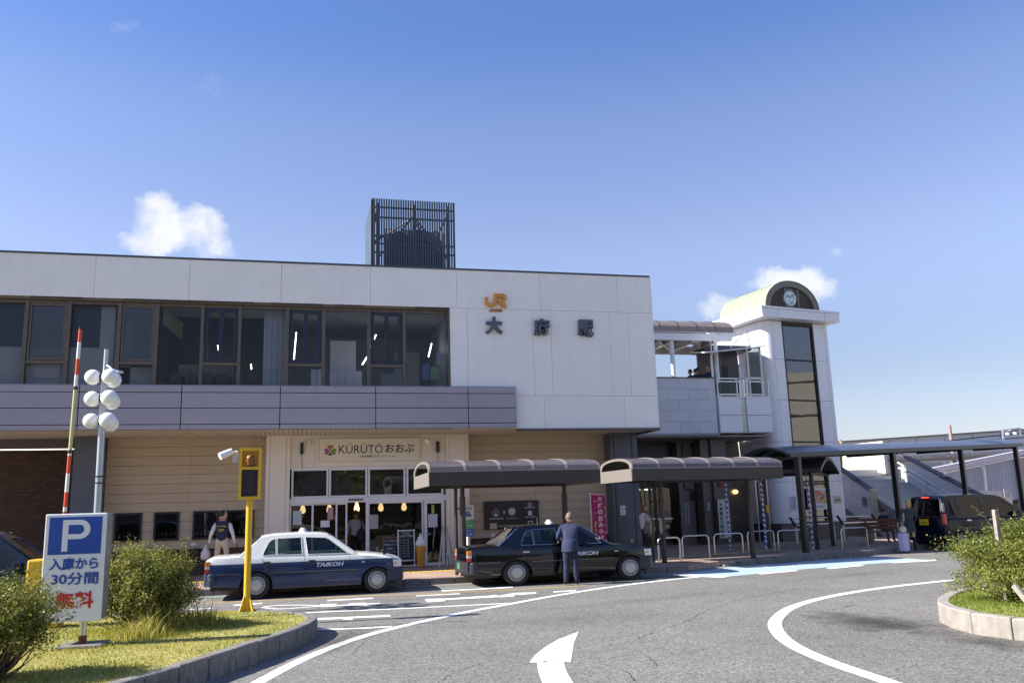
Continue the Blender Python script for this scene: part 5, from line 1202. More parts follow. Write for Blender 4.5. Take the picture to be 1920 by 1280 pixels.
for s_ in (-1,1):
    b(MB().box(-.545,-.44,*sorted((s_*.64,s_*.735)),.78,1.10), 'tail_lamp', M['taillight'], vt_, bevel=.02)
    b(MB().box(-.53,-.44,*sorted((s_*.655,s_*.70)),1.14,1.42), 'lamp_column', pbr('smoked_lens', (.20,.20,.24), .1, coat=1), vt_, bevel=.02)
    b(MB().box(-.600,-.585,*sorted((s_*.45,s_*.62)),.36,.40), 'reflector', M['taillight'], vt_)
    b(MB().box(1.9,2.0,*sorted((s_*.76,s_*.92)),1.0,1.14), 'door_mirror', nv, vt_, bevel=.02)
    b(MB().box(.95,1.1,*sorted((s_*.73,s_*.765)),.86,.90).box(.2,.35,*sorted((s_*.73,s_*.765)),.86,.90), 'door_handle', M['chrome'], vt_)
yp = b(MB().box(-.575,-.56,-.17,.17,.76,.94), 'number_plate', pbr('yellow_plate', (.85,.60,.02), .5), vt_)
mtx = WM[vt_.name]; txt('plate_digits', '22-90', mtx @ Vector((-.577,.12,.79)), mtx.to_3x3() @ Vector((0,-1,0)), ZV, .24, .08, M['black'], vt_, ext=.002)
b(MB().box(-.45,-.40,-.12,.12,1.585,1.61), 'brake_light', emit('lit_red', (1,.03,.01), 1.5), vt_)
b(MB().box(-.57,-.55,-.25,.25,.97,1.0), 'tailgate_trim', M['chrome'], vt_)
b(MB().cyl((-.1,0,1.66),(-.35,0,1.9),.008,.004,6), 'aerial', M['plastic'], vt_)
vt_.scale = (1.22,1.16,1.07)
# dark car half hidden on the left
cp = dict(VAN); db = carpaint('deep_blue_car_paint', (.008,.016,.035), .15); cp['bumper'] = db; cp['trim'] = None; cp['glass'] = lambda h: M['carglass']
ct_, b = car('hatchback', 'dark blue car nosing in from the left edge behind the parking sign', 'car', (-6.35,16.0,0), R(4), cp, db, db)
for s_ in (-1,1):
    b(MB().box(1.95,2.07,*sorted((s_*.76,s_*.93)),1.0,1.14), 'door_mirror', db, ct_, bevel=.03)
    b(MB().box(2.70,2.90,*sorted((s_*.45,s_*.66)),.64,.76), 'headlight', M['lens'], ct_, bevel=.02)
for k in range(2): pass

# ================================================================== PEOPLE
skin_m = pbr('skin', (.50,.30,.21), .55, var=.05); hair_b = pbr('hair_black', (.012,.010,.010), .5); hair_br = pbr('hair_brown', (.16,.07,.03), .5, var=.2, scale=30); hair_bl = pbr('hair_fair', (.50,.32,.12), .5, var=.2, scale=30); hair_g = pbr('hair_grey', (.15,.125,.095), .7, var=.3, scale=40)
def person(label, loc, rz, J, mats, scale=1.0, hair=None, group=None, headturn=0.0, mask=False, tilt=(0,0), skirt=None, rad={}, grip=()):
    """J: joint -> (x,y,z), figure faces +Y; mats: region -> material"""
    t = thing('person', label, 'person', loc, rz, group); mm = WM[t.name]
    base = dict(pelvis=(0,0,.93), waist=(0,0,1.08), chest=(0,.01,1.27), neck=(0,0,1.45), nape=(0,.01,1.505),
        shL=(-.17,0,1.39), shR=(.17,0,1.39), elL=(-.23,-.02,1.13), elR=(.23,-.02,1.13), wrL=(-.25,.05,.89), wrR=(.25,.05,.89), hdL=(-.255,.07,.82), hdR=(.255,.07,.82),
        hipL=(-.09,0,.88), hipR=(.09,0,.88), knL=(-.10,.01,.49), knR=(.10,.01,.49), anL=(-.10,-.03,.09), anR=(.10,-.03,.09), toL=(-.115,.13,.035), toR=(.115,.13,.035))
    base.update(J)
    r = dict(pelvis=(.155,.11), waist=(.14,.10), chest=(.165,.115), neck=(.065,.06), nape=(.055,.055), shL=(.07,.07), shR=(.07,.07), elL=(.05,.05), elR=(.05,.05), wrL=(.034,.03), wrR=(.034,.03), hdL=(.034,.02), hdR=(.034,.02),
        hipL=(.095,.095), hipR=(.095,.095), knL=(.062,.062), knR=(.062,.062), anL=(.042,.045), anR=(.042,.045), toL=(.04,.028), toR=(.04,.028)); r.update(rad)
    E_ = [('pelvis','waist','shirt'),('waist','chest','shirt'),('chest','neck','shirt'),('neck','nape','skin'),('chest','shL','shirt'),('chest','shR','shirt'),('shL','elL','sleeve'),('elL','wrL','sleeve'),('wrL','hdL','skin'),
        ('shR','elR','sleeve'),('elR','wrR','sleeve'),('wrR','hdR','skin'),('pelvis','hipL','trousers'),('pelvis','hipR','trousers'),('hipL','knL','trousers'),('knL','anL','shin'),('anL','toL','shoes'),('hipR','knR','trousers'),('knR','anR','shin'),('anR','toR','shoes')]
    names = list(base); ix = {n: i for i, n in enumerate(names)}
    me = bpy.data.meshes.new('body'); me.from_pydata([Vector(base[n])*scale for n in names], [(ix[a], ix[b_]) for a, b_, _ in E_], [])
    o = bpy.data.objects.new('tmp', me); COL.objects.link(o)
    md = o.modifiers.new('s', 'SKIN'); md.use_smooth_shade = True; md.branch_smoothing = .4
    for n in names: me.skin_vertices[0].data[ix[n]].radius = (r[n][0]*scale, r[n][1]*scale)
    me.skin_vertices[0].data[ix['pelvis']].use_root = True
    m2 = o.modifiers.new('ss', 'SUBSURF'); m2.levels = 2; m2.render_levels = 2
    ev = bpy.data.meshes.new_from_object(o.evaluated_get(bpy.context.evaluated_depsgraph_get()))
    bpy.data.objects.remove(o)
    bm = bmesh.new(); bm.from_mesh(ev)
    slots = ['skin','shirt','sleeve','trousers','shin','shoes']
    seg = [(Vector(base[a])*scale, Vector(base[b_])*scale, reg) for a, b_, reg in E_]
    for f in bm.faces:
        c = f.calc_center_median(); best = None
        for a, b_, reg in seg:
            ab = b_-a; t_ = max(0, min(1, (c-a).dot(ab)/ab.length_squared)); d = (c-(a+ab*t_)).length
            if best is None or d < best[0]: best = (d, reg)
        if best[1] == 'sleeve' and abs(c.x) < .165*scale and c.z > .9*scale: best = (0, 'shirt')
        f.material_index = slots.index(best[1]); f.smooth = True
    from mathutils import noise as mnoise
    bm.normal_update()
    for v in bm.verts:
        if v.link_faces and all(f.material_index for f in v.link_faces):
            q_ = Vector((v.co.x*11, v.co.y*11, v.co.z*(20 if v.co.z > .85 else 26)))+Vector(loc)*3
            v.co += v.normal*(mnoise.noise(q_)*.016+mnoise.noise(q_*2.1)*.006)
    # head
    nape = Vector(base['nape'])*scale; hc = nape+Vector((0,.012+tilt[1],.100))*scale+Vector((tilt[0],0,0))*scale
    RM = Matrix.Rotation(headturn, 3, 'Z')
    hd = MB().sphere((0,0,0), .1*scale, 20, 14, (.80,.98,1.20))
    for k, v in enumerate(hd.v):
        z = v.z/(.12*scale)
        if z < 0: v.x *= 1+.22*z; v.y = v.y*(1+.10*z)+.012*scale*(-z)
    hd.sphere((0,.102*scale,-.012*scale), .016*scale, 8, 6, (.8,1.1,1.3)); hd.sphere((-.082*scale,0,-.01*scale), .026*scale, 8, 6, (.4,.8,1.2)); hd.sphere((.082*scale,0,-.01*scale), .026*scale, 8, 6, (.4,.8,1.2))
    vs = [bm.verts.new(hc+RM @ v) for v in hd.v]
    for f in hd.f:
        try: g = bm.faces.new([vs[i] for i in f]); g.material_index = 0; g.smooth = True
        except ValueError: pass
    # hands with five fingers
    for s_, w_, h_ in (('L','wrL','hdL'),('R','wrR','hdR')):
        a, c = Vector(base[w_])*scale, Vector(base[h_])*scale; d = (c-a).normalized(); sx = -1 if s_ == 'L' else 1
        side_ = d.cross(Vector((sx,0,0))); side_ = Vector((0,1,0)) if side_.length < .2 else side_.normalized(); nrm = side_.cross(d).normalized()
        fm_ = MB()
        curl = .9 if s_ in grip else .35
        for k, ln in enumerate((.070,.078,.072,.058)):
            st_ = c+side_*(.026-.0175*k)*scale; p1 = st_+(d*math.cos(curl*.4)-nrm*sx*math.sin(curl*.4)*-1)*ln*.5*scale; p2 = p1+(d*math.cos(curl)+nrm*sx*math.sin(curl))*ln*.5*scale
            fm_.tube([st_-d*.02*scale, p1, p2], [.0095*scale,.0088*scale,.007*scale], 6)
        tb = a.lerp(c, .5)+side_*.03*scale; fm_.tube([tb, tb+(d*.6+side_*.7)*.035*scale, tb+(d*1.0+side_*.6)*.06*scale], [.012*scale,.011*scale,.008*scale], 6)
        vs = [bm.verts.new(v) for v in fm_.v]
        for f in fm_.f:
            g = bm.faces.new([vs[i] for i in f]); g.material_index = 0; g.smooth = True
    me = bpy.data.meshes.new('body'); bm.to_mesh(me); bm.free(); me.transform(mm)
    mt = {'skin': skin_m, 'sleeve': mats.get('sleeve', mats['shirt']), 'shin': mats.get('shin', mats['trousers'])}; mt.update({k: v for k, v in mats.items() if k in slots})
    link('body', me, [mt[s_] for s_ in slots], t)
    def b(mb, *a, **k): mb.v = [mm @ q for q in mb.v]; return build(mb, *a, **k)
    L = lambda v: hc+RM @ (Vector(v)*scale)
    if hair:
        hm, style = hair; hb = MB().sphere((0,0,0), .1*scale, 20, 12, (.88,1.06,1.22))
        keep = []
        for v in hb.v:
            if style == 'short':
                if v.y > .02*scale and v.z < .065*scale: v *= .86
                if v.z < -.055*scale: v *= .80
            if style in ('long','bob'):
                if v.y > .03*scale and v.z < .05*scale: v *= .86
                if v.z < 0 and v.y < .04*scale: v.z *= (2.3 if style == 'long' else 1.5); v.x *= 1.06; v.y -= .004
            if style == 'bald' and (v.z > .02*scale or v.y > .03*scale): v *= .9
        hb.v = [hc+RM @ (v+Vector((0,-.008,.008))*scale) for v in hb.v]; b(hb, 'hair', hm, t, smooth=180)
    for s_ in (-1, 1): b(MB().sphere(L((s_*.032,.088,.012)), .010*scale, 8, 6, (1.2,.5,.6)), 'eye', M['black'], t, smooth=180)
    b(MB().sphere(L((0,.088,-.052)), .018*scale, 8, 6, (1.2,.4,.3)), 'mouth', pbr('lips', (.35,.12,.10), .5), t, smooth=180)
    if mask: b(MB().sphere(L((0,.05,-.045)), .062*scale, 12, 8, (.95,.95,.85)), 'face_mask', pbr('mask_white', (.72,.72,.72), .8), t, smooth=180)
    if skirt:
        m_, z0, z1, r0, r1 = skirt; c = Vector(base['pelvis'])*scale
        b(MB().lathe([(r0*scale, z0*scale),(r0*scale*1.01,(z0*.6+z1*.4)*scale),(r1*scale, z1*scale),(r1*scale*.9, z1*scale+.002)][::-1], (c.x,c.y,0), 18), 'skirt', m_, t, smooth=60)
    return t, b, hc
cl = lambda n, c, **k: pbr(n, c, .85, var=.12, scale=14, bump=.25, bscale=30, **k)
cream_tr = cl('beige_trousers', (.50,.43,.35)); navy_v = cl('navy_vest', (.018,.025,.055)); white_sh = cl('white_shirt', (.62,.62,.62)); grey_h = cl('grey_hoodie', (.36,.36,.40)); blackc = cl('black_cloth', (.014,.014,.016)); navy_s = cl('navy_suit', (.022,.030,.075)); navy_t = cl('navy_trousers', (.016,.022,.055)); shoe = pbr('black_leather', (.01,.01,.01), .3); dgrey = cl('charcoal_jacket', (.045,.045,.05)); whj = cl('pale_jacket', (.60,.57,.60))
def at(px, Y, z=.15): p = P(px, 900, Y); return (p.x, Y, z)
# sweeper in vest
q = P(417, 1000, 24.6)
t, b, hc = person('man in navy vest over white shirt and beige trousers sweeping by the cafe windows', (q.x,24.6,.145), R(-8), dict(elL=(-.27,-.05,1.13), wrL=(-.34,.06,.91), hdL=(-.36,.09,.85), elR=(.27,-.05,1.13), wrR=(.31,.05,.89), hdR=(.32,.08,.83), knL=(-.13,.02,.49), anL=(-.15,-.02,.09), knR=(.13,.02,.49), anR=(.15,-.03,.09), toL=(-.17,.12,.035), toR=(.17,.12,.035)), dict(shirt=navy_v, sleeve=white_sh, trousers=cream_tr, shoes=shoe), 1.03, (hair_b,'short'), headturn=R(-55), grip=('L','R'), rad=dict(chest=(.19,.14), waist=(.175,.13), pelvis=(.175,.125)))
txt('vest_print', 'SDF', WM[t.name] @ Vector((-.07,-.14,1.23)), WM[t.name].to_3x3() @ XV, ZV, .14, .06, pbr('yellow_print', (.6,.42,.04), .6), t, ext=.012, bold=.02)
txt('vest_print', 'みどり公園協会', WM[t.name] @ Vector((-.13,-.145,1.34)), WM[t.name].to_3x3() @ XV, ZV, .26, .04, bpy.data.materials['yellow_print'], t, ext=.012, bold=.02)
bt = thing('litter_tongs', 'dark litter tongs held in the sweeping man\'s right hand', 'tongs', WM[t.name] @ Vector((.39,.1,.84)))
build(MB().bar(WM[t.name] @ Vector((.385,.05,.90)), WM[t.name] @ Vector((.34,.25,.45)), .02), 'shaft', M['black'], bt)
bt = thing('plastic_bag', 'white plastic bag in the sweeping man\'s left hand', 'bag', WM[t.name] @ Vector((-.43,.1,.6)))
build(MB().lathe([(.02,.22),(.05,.15),(.12,.02),(.13,-.1),(.08,-.17)], WM[t.name] @ Vector((-.44,.1,.66)), 12), 'bag_body', pbr('bag_white', (.55,.55,.57), .5), bt, smooth=60)
# man in hoodie in the doorway
q = P(667, 1000, 26.75)
t, b, hc = person('man in grey hoodie and black trousers with back turned in the shop doorway', (q.x,26.75,.15), R(-5), dict(elL=(-.25,.02,1.12), wrL=(-.20,.16,.95), hdL=(-.17,.22,.93), elR=(.24,-.02,1.12), wrR=(.24,.08,.92), hdR=(.24,.12,.86)), dict(shirt=grey_h, trousers=blackc, shoes=shoe), .98, (hair_b,'short'), rad=dict(chest=(.18,.13), waist=(.17,.13), pelvis=(.16,.12), elL=(.062,.062), elR=(.062,.062), neck=(.09,.085)))
bt = thing('shoulder_bag', 'large black bag slung on the back of the man in grey hoodie', 'bag', WM[t.name] @ Vector((.18,-.18,.75)))
def wb_(mb, T_): mb.v = [WM[T_.name] @ q_ for q_ in mb.v]; return mb
build(wb_(MB().sphere((.17,-.17,.92), .17, 14, 10, (.85,.55,1.35)), t), 'bag_body', blackc, bt, smooth=180)
build(wb_(MB().tube([(.20,-.12,1.1),(.15,-.12,1.40),(.10,.02,1.46)], .018, 6), t), 'strap', blackc, bt)
# driver leaning over to the taxi window
q = G(1075, 1097)
t, b, hc = person('grey haired driver in navy suit leaning into the black taxi window', (q.x,19.12,0), R(-14), dict(pelvis=(0,-.02,.88), waist=(.0,.07,1.02), chest=(.01,.17,1.19), neck=(.02,.27,1.33), nape=(.03,.30,1.39), shL=(-.17,.19,1.29), shR=(.19,.21,1.29), elL=(-.27,.22,1.05), wrL=(-.22,.36,.96), hdL=(-.20,.42,.98), elR=(.40,.28,1.14), wrR=(.60,.34,1.02), hdR=(.66,.36,1.0), hipL=(-.085,-.02,.84), hipR=(.085,-.02,.84), knL=(-.10,0,.47), knR=(.10,0,.47), anL=(-.12,-.03,.09), anR=(.12,-.03,.09), toL=(-.15,.11,.035), toR=(.15,.11,.035)), dict(shirt=navy_s, trousers=navy_t, shoes=shoe), 1.0, (hair_g,'short'), tilt=(0,.02), grip=('R',), rad=dict(chest=(.20,.14), waist=(.18,.13), pelvis=(.165,.125), elL=(.065,.06), elR=(.065,.06), hipL=(.10,.10), hipR=(.10,.10), knL=(.08,.08), knR=(.08,.08), anL=(.065,.065), anR=(.065,.065)))
b(MB().lathe([(.205,.74),(.195,.85),(.178,1.0),(.15,1.02)], (0,.02,0), 18), 'jacket_skirt', navy_s, t, smooth=60)
# woman walking with a grey bag
q = P(1209, 1000, 24.9)
t, b, hc = person('woman with brown hair in pale jacket and dark trousers walking right past the doors', (q.x,24.9,.145), R(-80), dict(knL=(-.09,.12,.50), anL=(-.09,.16,.10), toL=(-.10,.31,.05), knR=(.09,-.02,.49), anR=(.09,-.22,.13), toR=(.10,-.08,.045), elR=(.23,.03,1.14), wrR=(.22,.18,.98), hdR=(.2,.24,.96), elL=(-.22,.0,1.13), wrL=(-.22,.10,.92), hdL=(-.22,.14,.87)), dict(shirt=whj, trousers=blackc, shoes=shoe), .93, (hair_br,'bob'), headturn=R(-8), rad=dict(chest=(.145,.11), waist=(.135,.105), pelvis=(.15,.12)))
bt = thing('shoulder_bag', 'slate grey shoulder bag carried by the woman in pale jacket', 'bag', WM[t.name] @ Vector((.26,-.05,.8)))
build(wb_(MB().hexa([(.24,-.20,.76),(.36,-.20,.76),(.36,.16,.76),(.24,.16,.76),(.26,-.15,1.10),(.34,-.15,1.10),(.34,.12,1.10),(.26,.12,1.10)]), t), 'bag_body', cl('bag_slate', (.13,.14,.16)), bt, bevel=.02)
build(wb_(MB().tube([(.29,-.12,1.08),(.20,-.03,1.36),(.29,.10,1.08)], .012, 6), t), 'strap', bpy.data.materials['bag_slate'], bt)
# woman with suitcase by the van
q = G(1711, 1034)
t, b, hc = person('fair haired woman in charcoal jacket and long boots standing at the back of the van', (q.x,q.y,0), R(-25), dict(chest=(.03,.05,1.26), neck=(.05,.09,1.43), nape=(.07,.11,1.50), elL=(-.27,-.02,1.16), wrL=(-.33,.02,.94), hdL=(-.34,.04,.88), elR=(.27,.08,1.15), wrR=(.22,.22,.98), hdR=(.2,.26,.95), knL=(-.07,.02,.50), knR=(.09,0,.49)), dict(shirt=dgrey, trousers=skin_m, shin=blackc, shoes=blackc), .97, (hair_bl,'long'), headturn=R(-20), skirt=(dgrey,1.0,.66,.165,.20), rad=dict(chest=(.15,.11), waist=(.14,.105), pelvis=(.155,.12), hipL=(.08,.08), hipR=(.08,.08), elL=(.055,.055)))
q2 = G(1698, 1036)
sc_ = thing('suitcase', 'lilac hard suitcase standing beside the fair haired woman', 'suitcase', (q2.x-.10,q2.y-.10,0), R(20)); mm = WM[sc_.name]
lil = pbr('lilac_shell', (.52,.48,.72), .3, coat=.5)
build(wb_(MB().box(-.13,.13,-.12,.12,.05,.62), sc_), 'shell', lil, sc_, bevel=.04)
for k in range(5): build(wb_(MB().box(-.10+k*.05-.008,-.10+k*.05+.008,-.127,-.12,.10,.57), sc_), 'rib', lil, sc_)
for x in (-.10,.10):
    for y in (-.09,.09): build(wb_(MB().cyl((x-.02,y,.028),(x+.02,y,.028),.028), sc_), 'wheel', M['plastic'], sc_)
build(wb_(MB().tube([(-.1,.08,.6),(-.1,.08,.95),(.1,.08,.95),(.1,.08,.6)], .01, 6), sc_), 'handle', M['alu'], sc_)
bt = thing('tote_bag', 'cream bag resting on top of the lilac suitcase', 'bag', mm @ Vector((0,0,.62)), R(20))
build(wb_(MB().sphere((0,-.02,.11), .13, 14, 10, (1.0,.8,.9)), bt), 'bag_body', cl('cream_bag', (.60,.52,.46)), bt, smooth=180)
# seated person
def bench_at(px, py, rz, label):
    q = G(px, py, .15); t = thing('bench', label, 'bench', (q.x,q.y,.145), rz)
    wd = pbr('red_brown_timber', (.20,.075,.045), .5, var=.25, scale=8) if 'red_brown_timber' not in bpy.data.materials else bpy.data.materials['red_brown_timber']
    for k in range(4): build(wb_(MB().box(-.75,.75,-.05+k*.12,.05+k*.12,.40,.44), t), 'seat_slat', wd, t, bevel=.006)
    for k in range(3): build(wb_(MB().box(-.75,.75,-.14-k*.03,-.11-k*.03,.52+k*.13,.62+k*.13), t), 'back_slat', wd, t, bevel=.006)
    for x in (-.55,.55): build(wb_(MB().hexa([(x-.04,-.02,0),(x+.04,-.02,0),(x+.04,.26,0),(x-.04,.26,0),(x-.04,-.12,.40),(x+.04,-.12,.40),(x+.04,.38,.40),(x-.04,.38,.40)]).bar((x,-.1,.4),(x,-.19,.88),.05), t), 'leg', wd, t)
    return t, q
bt, q = bench_at(1659, 1018, R(-62), 'red brown timber bench with a seated person beside the stair foot')
t, b, hc = person('seated person in brown cap, white mask and dark vest on the timber bench', WM[bt.name] @ Vector((.0,.12,-.0)), R(-62), dict(pelvis=(0,0,.52), waist=(0,-.03,.66), chest=(0,-.02,.84), neck=(0,.01,1.01), nape=(0,.02,1.08), shL=(-.17,0,.96), shR=(.17,0,.96), elL=(-.22,.08,.72), elR=(.22,.08,.72), wrL=(-.10,.27,.66), wrR=(.10,.27,.66), hdL=(-.05,.33,.68), hdR=(.05,.33,.68), hipL=(-.09,.05,.50), hipR=(.09,.05,.50), knL=(-.11,.42,.50), knR=(.11,.42,.50), anL=(-.11,.44,.09), anR=(.11,.44,.09), toL=(-.12,.60,.035), toR=(.12,.60,.035)), dict(shirt=navy_v, sleeve=cl('brown_sleeve', (.18,.13,.10)), trousers=cl('grey_trousers', (.22,.21,.21)), shoes=shoe), .98, (hair_b,'short'), mask=True, headturn=R(-10))
b(MB().sphere(hc+Vector((0,.0,.045)), .115, 16, 8, (.95,1.1,.75)).box(hc.x-.07,hc.x+.07,hc.y+.08,hc.y+.17,hc.z+.035,hc.z+.05), 'cap', cl('brown_cap', (.15,.09,.08)), t, smooth=60)
# people on the footbridge
for px_, Y_, hz_, lab, hr_, sh_, ht in ((1294,31.5,1.52,'dark haired child furthest left behind the footbridge parapet',(hair_b,'short'),blackc,30),(1303,31.35,1.58,'dark haired person in black second from left on the footbridge',(hair_b,'short'),blackc,-60),
        (1307,31.9,1.66,'person in dark cap and white mask in the middle on the footbridge',(hair_b,'short'),navy_v,150),(1326,31.4,1.70,'bald man in navy top and white mask on the right on the footbridge',None,navy_s,130)):
    top = P(px_, {1294:691,1303:690,1307:688,1326:685}[px_], Y_)
    t, b, hc = person(lab, (top.x, Y_, 5.5), R(ht+180) if ht > 100 else R(ht), {}, dict(shirt=sh_, trousers=blackc, shoes=shoe), (top.z-5.5)/1.75, hr_, mask=ht > 100)
tp_ = P(1576, 824, 38.6)
t, b, hc = person('small distant person in black and red at the stair top beside the tower', (tp_.x, 38.6, zt_+.0), R(160), {}, dict(shirt=cl('red_cloth', (.30,.03,.03)), sleeve=blackc, trousers=blackc, shoes=shoe), (tp_.z-zt_)/1.75, (hair_b,'bob'))
# ================================================================== STREET FURNITURE
def wbm(mb, T_): mb.v = [WM[T_.name] @ q_ for q_ in mb.v]; return mb
# parking sign with lettering
sg = thing('parking_sign', 'white and blue illuminated parking sign box on a rusty footed pole in the grass island', 'sign', (-2.49,11.7,.2), R(-3))
pm = WM[sg.name]; faceB = pbr('sign_white', (.72,.73,.74), .35, var=.02); faceU = pbr('sign_blue', (.02,.07,.34), .35, var=.02)
sx0, sx1, sz0, sz1 = -.49+.0, .21, .36, 1.64
sgw = lambda mb, *a, **k: build(wbm(mb, sg), *a, **k)
sgw(MB().box(-.50,.19,-.02,.28,.34,1.61), 'cabinet', pbr('sign_cabinet', (.22,.23,.25), .4, .3), sg, bevel=.03)
sgw(MB().box(-.505,.195,-.04,-.015,.335,1.615), 'face', faceB, sg, bevel=.012)
sgw(MB().box(-.455,.145,-.045,-.039,1.13,1.575), 'blue_panel', faceU, sg)
UX = pm.to_3x3() @ XV
def stxt(body, x, z, w, h, m, bold=.02, **k): return txt('sign_letter', body, pm @ Vector((x,-.046 if m is not faceB else -.0455,z)), UX, ZV, w, h, m, sg, ext=.003, bold=bold, **k)
pP = [(-.30,1.165),(-.30,1.54),(-.10,1.54)]+[(-.10+.115*math.cos(R(a)),1.425+.115*math.sin(R(a))) for a in range(80,-81,-20)]+[(-.10,1.31),(-.235,1.31),(-.235,1.165)]
pH = [(-.235,1.37),(-.235,1.48),(-.105,1.48)]+[(-.105+.05*math.cos(R(a)),1.425+.055*math.sin(R(a))) for a in range(80,-81,-20)]+[(-.105,1.37)]
sgw(MB().prism([pP, pH], -.0455, -.049, lambda a,b,t: (a,t,b)), 'sign_letter', faceB, sg)
stxt('入庫から', -.425, .945, .555, .145, faceU, .025); stxt('30分間', -.39, .77, .53, .145, faceU, .02)
redm = pbr('sign_red', (.50,.012,.02), .4); stxt('無料', -.33, .49, .43, .20, redm, .03)
sgw(MB().cyl((-.02,.05,.03),(-.02,.05,.40),.042,seg=16), 'pole', M['alu'], sg, smooth=40)
sgw(MB().cyl((-.02,.05,.0),(-.02,.05,.17),.046,seg=16), 'rusty_foot', pbr('rust', (.16,.055,.02), .9, var=.5, scale=25), sg, smooth=40)
sgw(MB().box(-.27,.24,-.17,.30,-.02,.075), 'foot_slab', M['kerbgrey'], sg, bevel=.015)
# raised barrier arm and its yellow housing
ba = thing('parking_barrier', 'raised red and white barrier arm on a yellow housing behind the parking sign', 'barrier', (-3.1,14.2,.2))
a0, a1 = P(118,1000,14.2), P(151,618,14.2); d_ = a1-a0
red_m = pbr('barrier_red', (.62,.07,.02), .5); white_m = pbr('barrier_white', (.72,.74,.72), .5); yel_m = pbr('pale_yellow_tube', (.50,.47,.22), .5)
bands = [(0,.03,white_m),(.03,.13,red_m),(.13,.22,white_m),(.22,.35,red_m),(.35,.47,white_m),(.12,.12,None)]
def along(y): return a0+d_*((1000-y)/(1000-618))
seq = [(1000,960,red_m),(960,952,white_m),(952,925,red_m),(925,891,white_m),(891,858,red_m),(858,851,white_m),(851,731,yel_m),(731,706,white_m),(706,675,red_m),(675,643,white_m),(643,618,red_m)]
for ya, yb, m_ in seq: build(MB().cyl(along(ya), along(yb), .027, seg=12), 'arm_band', m_, ba, smooth=40)
build(MB().cyl(along(618), along(613), .024, .02, seg=12), 'arm_tip', M['black'], ba, smooth=40)
for y in (851, 731): build(MB().cyl(along(y+3), along(y-3), .033, seg=12), 'arm_collar', M['shelter'], ba, smooth=40)
hx = P(80,1075,14.2); yellow = pbr('signal_yellow', (.72,.42,.02), .45, var=.03)
build(B(-3.78,-3.32,13.95,14.35,.0,1.20), 'housing', yellow, ba, bevel=.03)
build(B(-3.46,-3.35,13.93,13.949,.98,1.12), 'notice', M['white'], ba)
build(MB().bar((-3.5,14.2,1.15), tuple(along(1000)), .08), 'arm_pivot', M['shelter'], ba)
# lamp post with white globes
lp = thing('globe_lamp_post', 'tall grey lamp post carrying nine white globes behind the parking sign', 'street lamp', (-3.55,17,.0))
l0, l1, l2 = P(176,1090,17), P(196,710,17), P(200,655,17)
build(MB().cyl((l0.x,17,0), l1, .062, .058, seg=18), 'pole', pbr('galvanised', (.42,.45,.48), .4, .5, var=.08), lp, smooth=40)
build(MB().cyl(l1, l2, .040, seg=14), 'pole_top', bpy.data.materials['galvanised'], lp, smooth=40)
for i_ in (905, 893): q = P(187, i_, 17); build(MB().cyl((q.x,17,q.z-.012),(q.x,17,q.z+.012),.075,seg=16), 'clamp', M['shelter'], lp)
glb = pbr('opal_globe', (.82,.82,.80), .25, var=.01); 
for (yy_, cs) in ((0,[(174,707),(207,706),(212,712)]),(1,[(173,747.5),(205,746),(210,753)]),(2,[(171,789),(202,788),(207,794)])):
    for i_, (x_, y_) in enumerate(cs):
        Yg = (17.0, 16.72, 17.3)[i_]; c = P(x_, y_, Yg); pc = P(196-yy_*2.5, y_, 17)
        g_ = build(MB().sphere(c, .142 if i_ == 0 else (.148 if i_ == 1 else .15), 24, 16), 'globe', glb, lp, smooth=180)
        build(MB().cyl((pc.x,17,c.z), (c.x,Yg,c.z), .022, seg=8), 'arm', bpy.data.materials['galvanised'], lp)
        dd = (Vector((pc.x,17,c.z))-c).normalized(); build(MB().cyl(c+dd*.118, c+dd*.16, .075, .06, seg=14), 'gallery', M['shelter'], g_)
build(MB().tube([l2+Vector((0,0,-.28)), l2+Vector((.12,-.1,-.38)), l2+Vector((.22,-.1,-.42))], .02, 6).sphere(l2+Vector((.26,-.1,-.44)), .05, 10, 6, (1.6,1,.6)), 'small_floodlight', M['alu'], lp)
# yellow exit signal with camera
ys = thing('exit_signal', 'yellow signal box with amber lamp and camera on a yellow pole in the island tip', 'signal', (-.77,14.9,.2))
yx = -.785; ymm = yellow
build(MB().cyl((yx,14.9,.2),(yx,14.9,2.0),.052,seg=18), 'pole', ymm, ys, smooth=40)
for a in range(4):
    c_, s_ = math.cos(R(45+90*a)), math.sin(R(45+90*a)); c90, s90 = -s_*.006, c_*.006
    build(MB().hexa([(yx+c_*.05-c90,14.9+s_*.05-s90,.2),(yx+c_*.17-c90,14.9+s_*.17-s90,.2),(yx+c_*.17+c90,14.9+s_*.17+s90,.2),(yx+c_*.05+c90,14.9+s_*.05+s90,.2),(yx+c_*.05-c90,14.9+s_*.05-s90,.47),(yx+c_*.06-c90,14.9+s_*.06-s90,.47),(yx+c_*.06+c90,14.9+s_*.06+s90,.47),(yx+c_*.05+c90,14.9+s_*.05+s90,.47)]), 'gusset', ymm, ys)
build(B(yx-.2,yx+.2,14.7,15.1,.185,.205), 'base_plate', ymm, ys)
bx0, bx1, bz0, bz1 = -.965, -.615, 1.995, 2.835
build(MB().box(bx0,bx1,14.84,15.0,bz0,bz1), 'signal_box', ymm, ys, bevel=.012)
fr_ = MB(); fr_.box(bx0,bx0+.045,14.80,14.84,bz0,bz1).box(bx1-.045,bx1,14.80,14.84,bz0,bz1).box(bx0+.045,bx1-.045,14.80,14.84,bz1-.05,bz1).box(bx0+.045,bx1-.045,14.80,14.84,bz0,bz0+.05).box(bx0+.045,bx1-.045,14.80,14.84,2.48,2.525)
build(fr_, 'box_frame', ymm, ys)
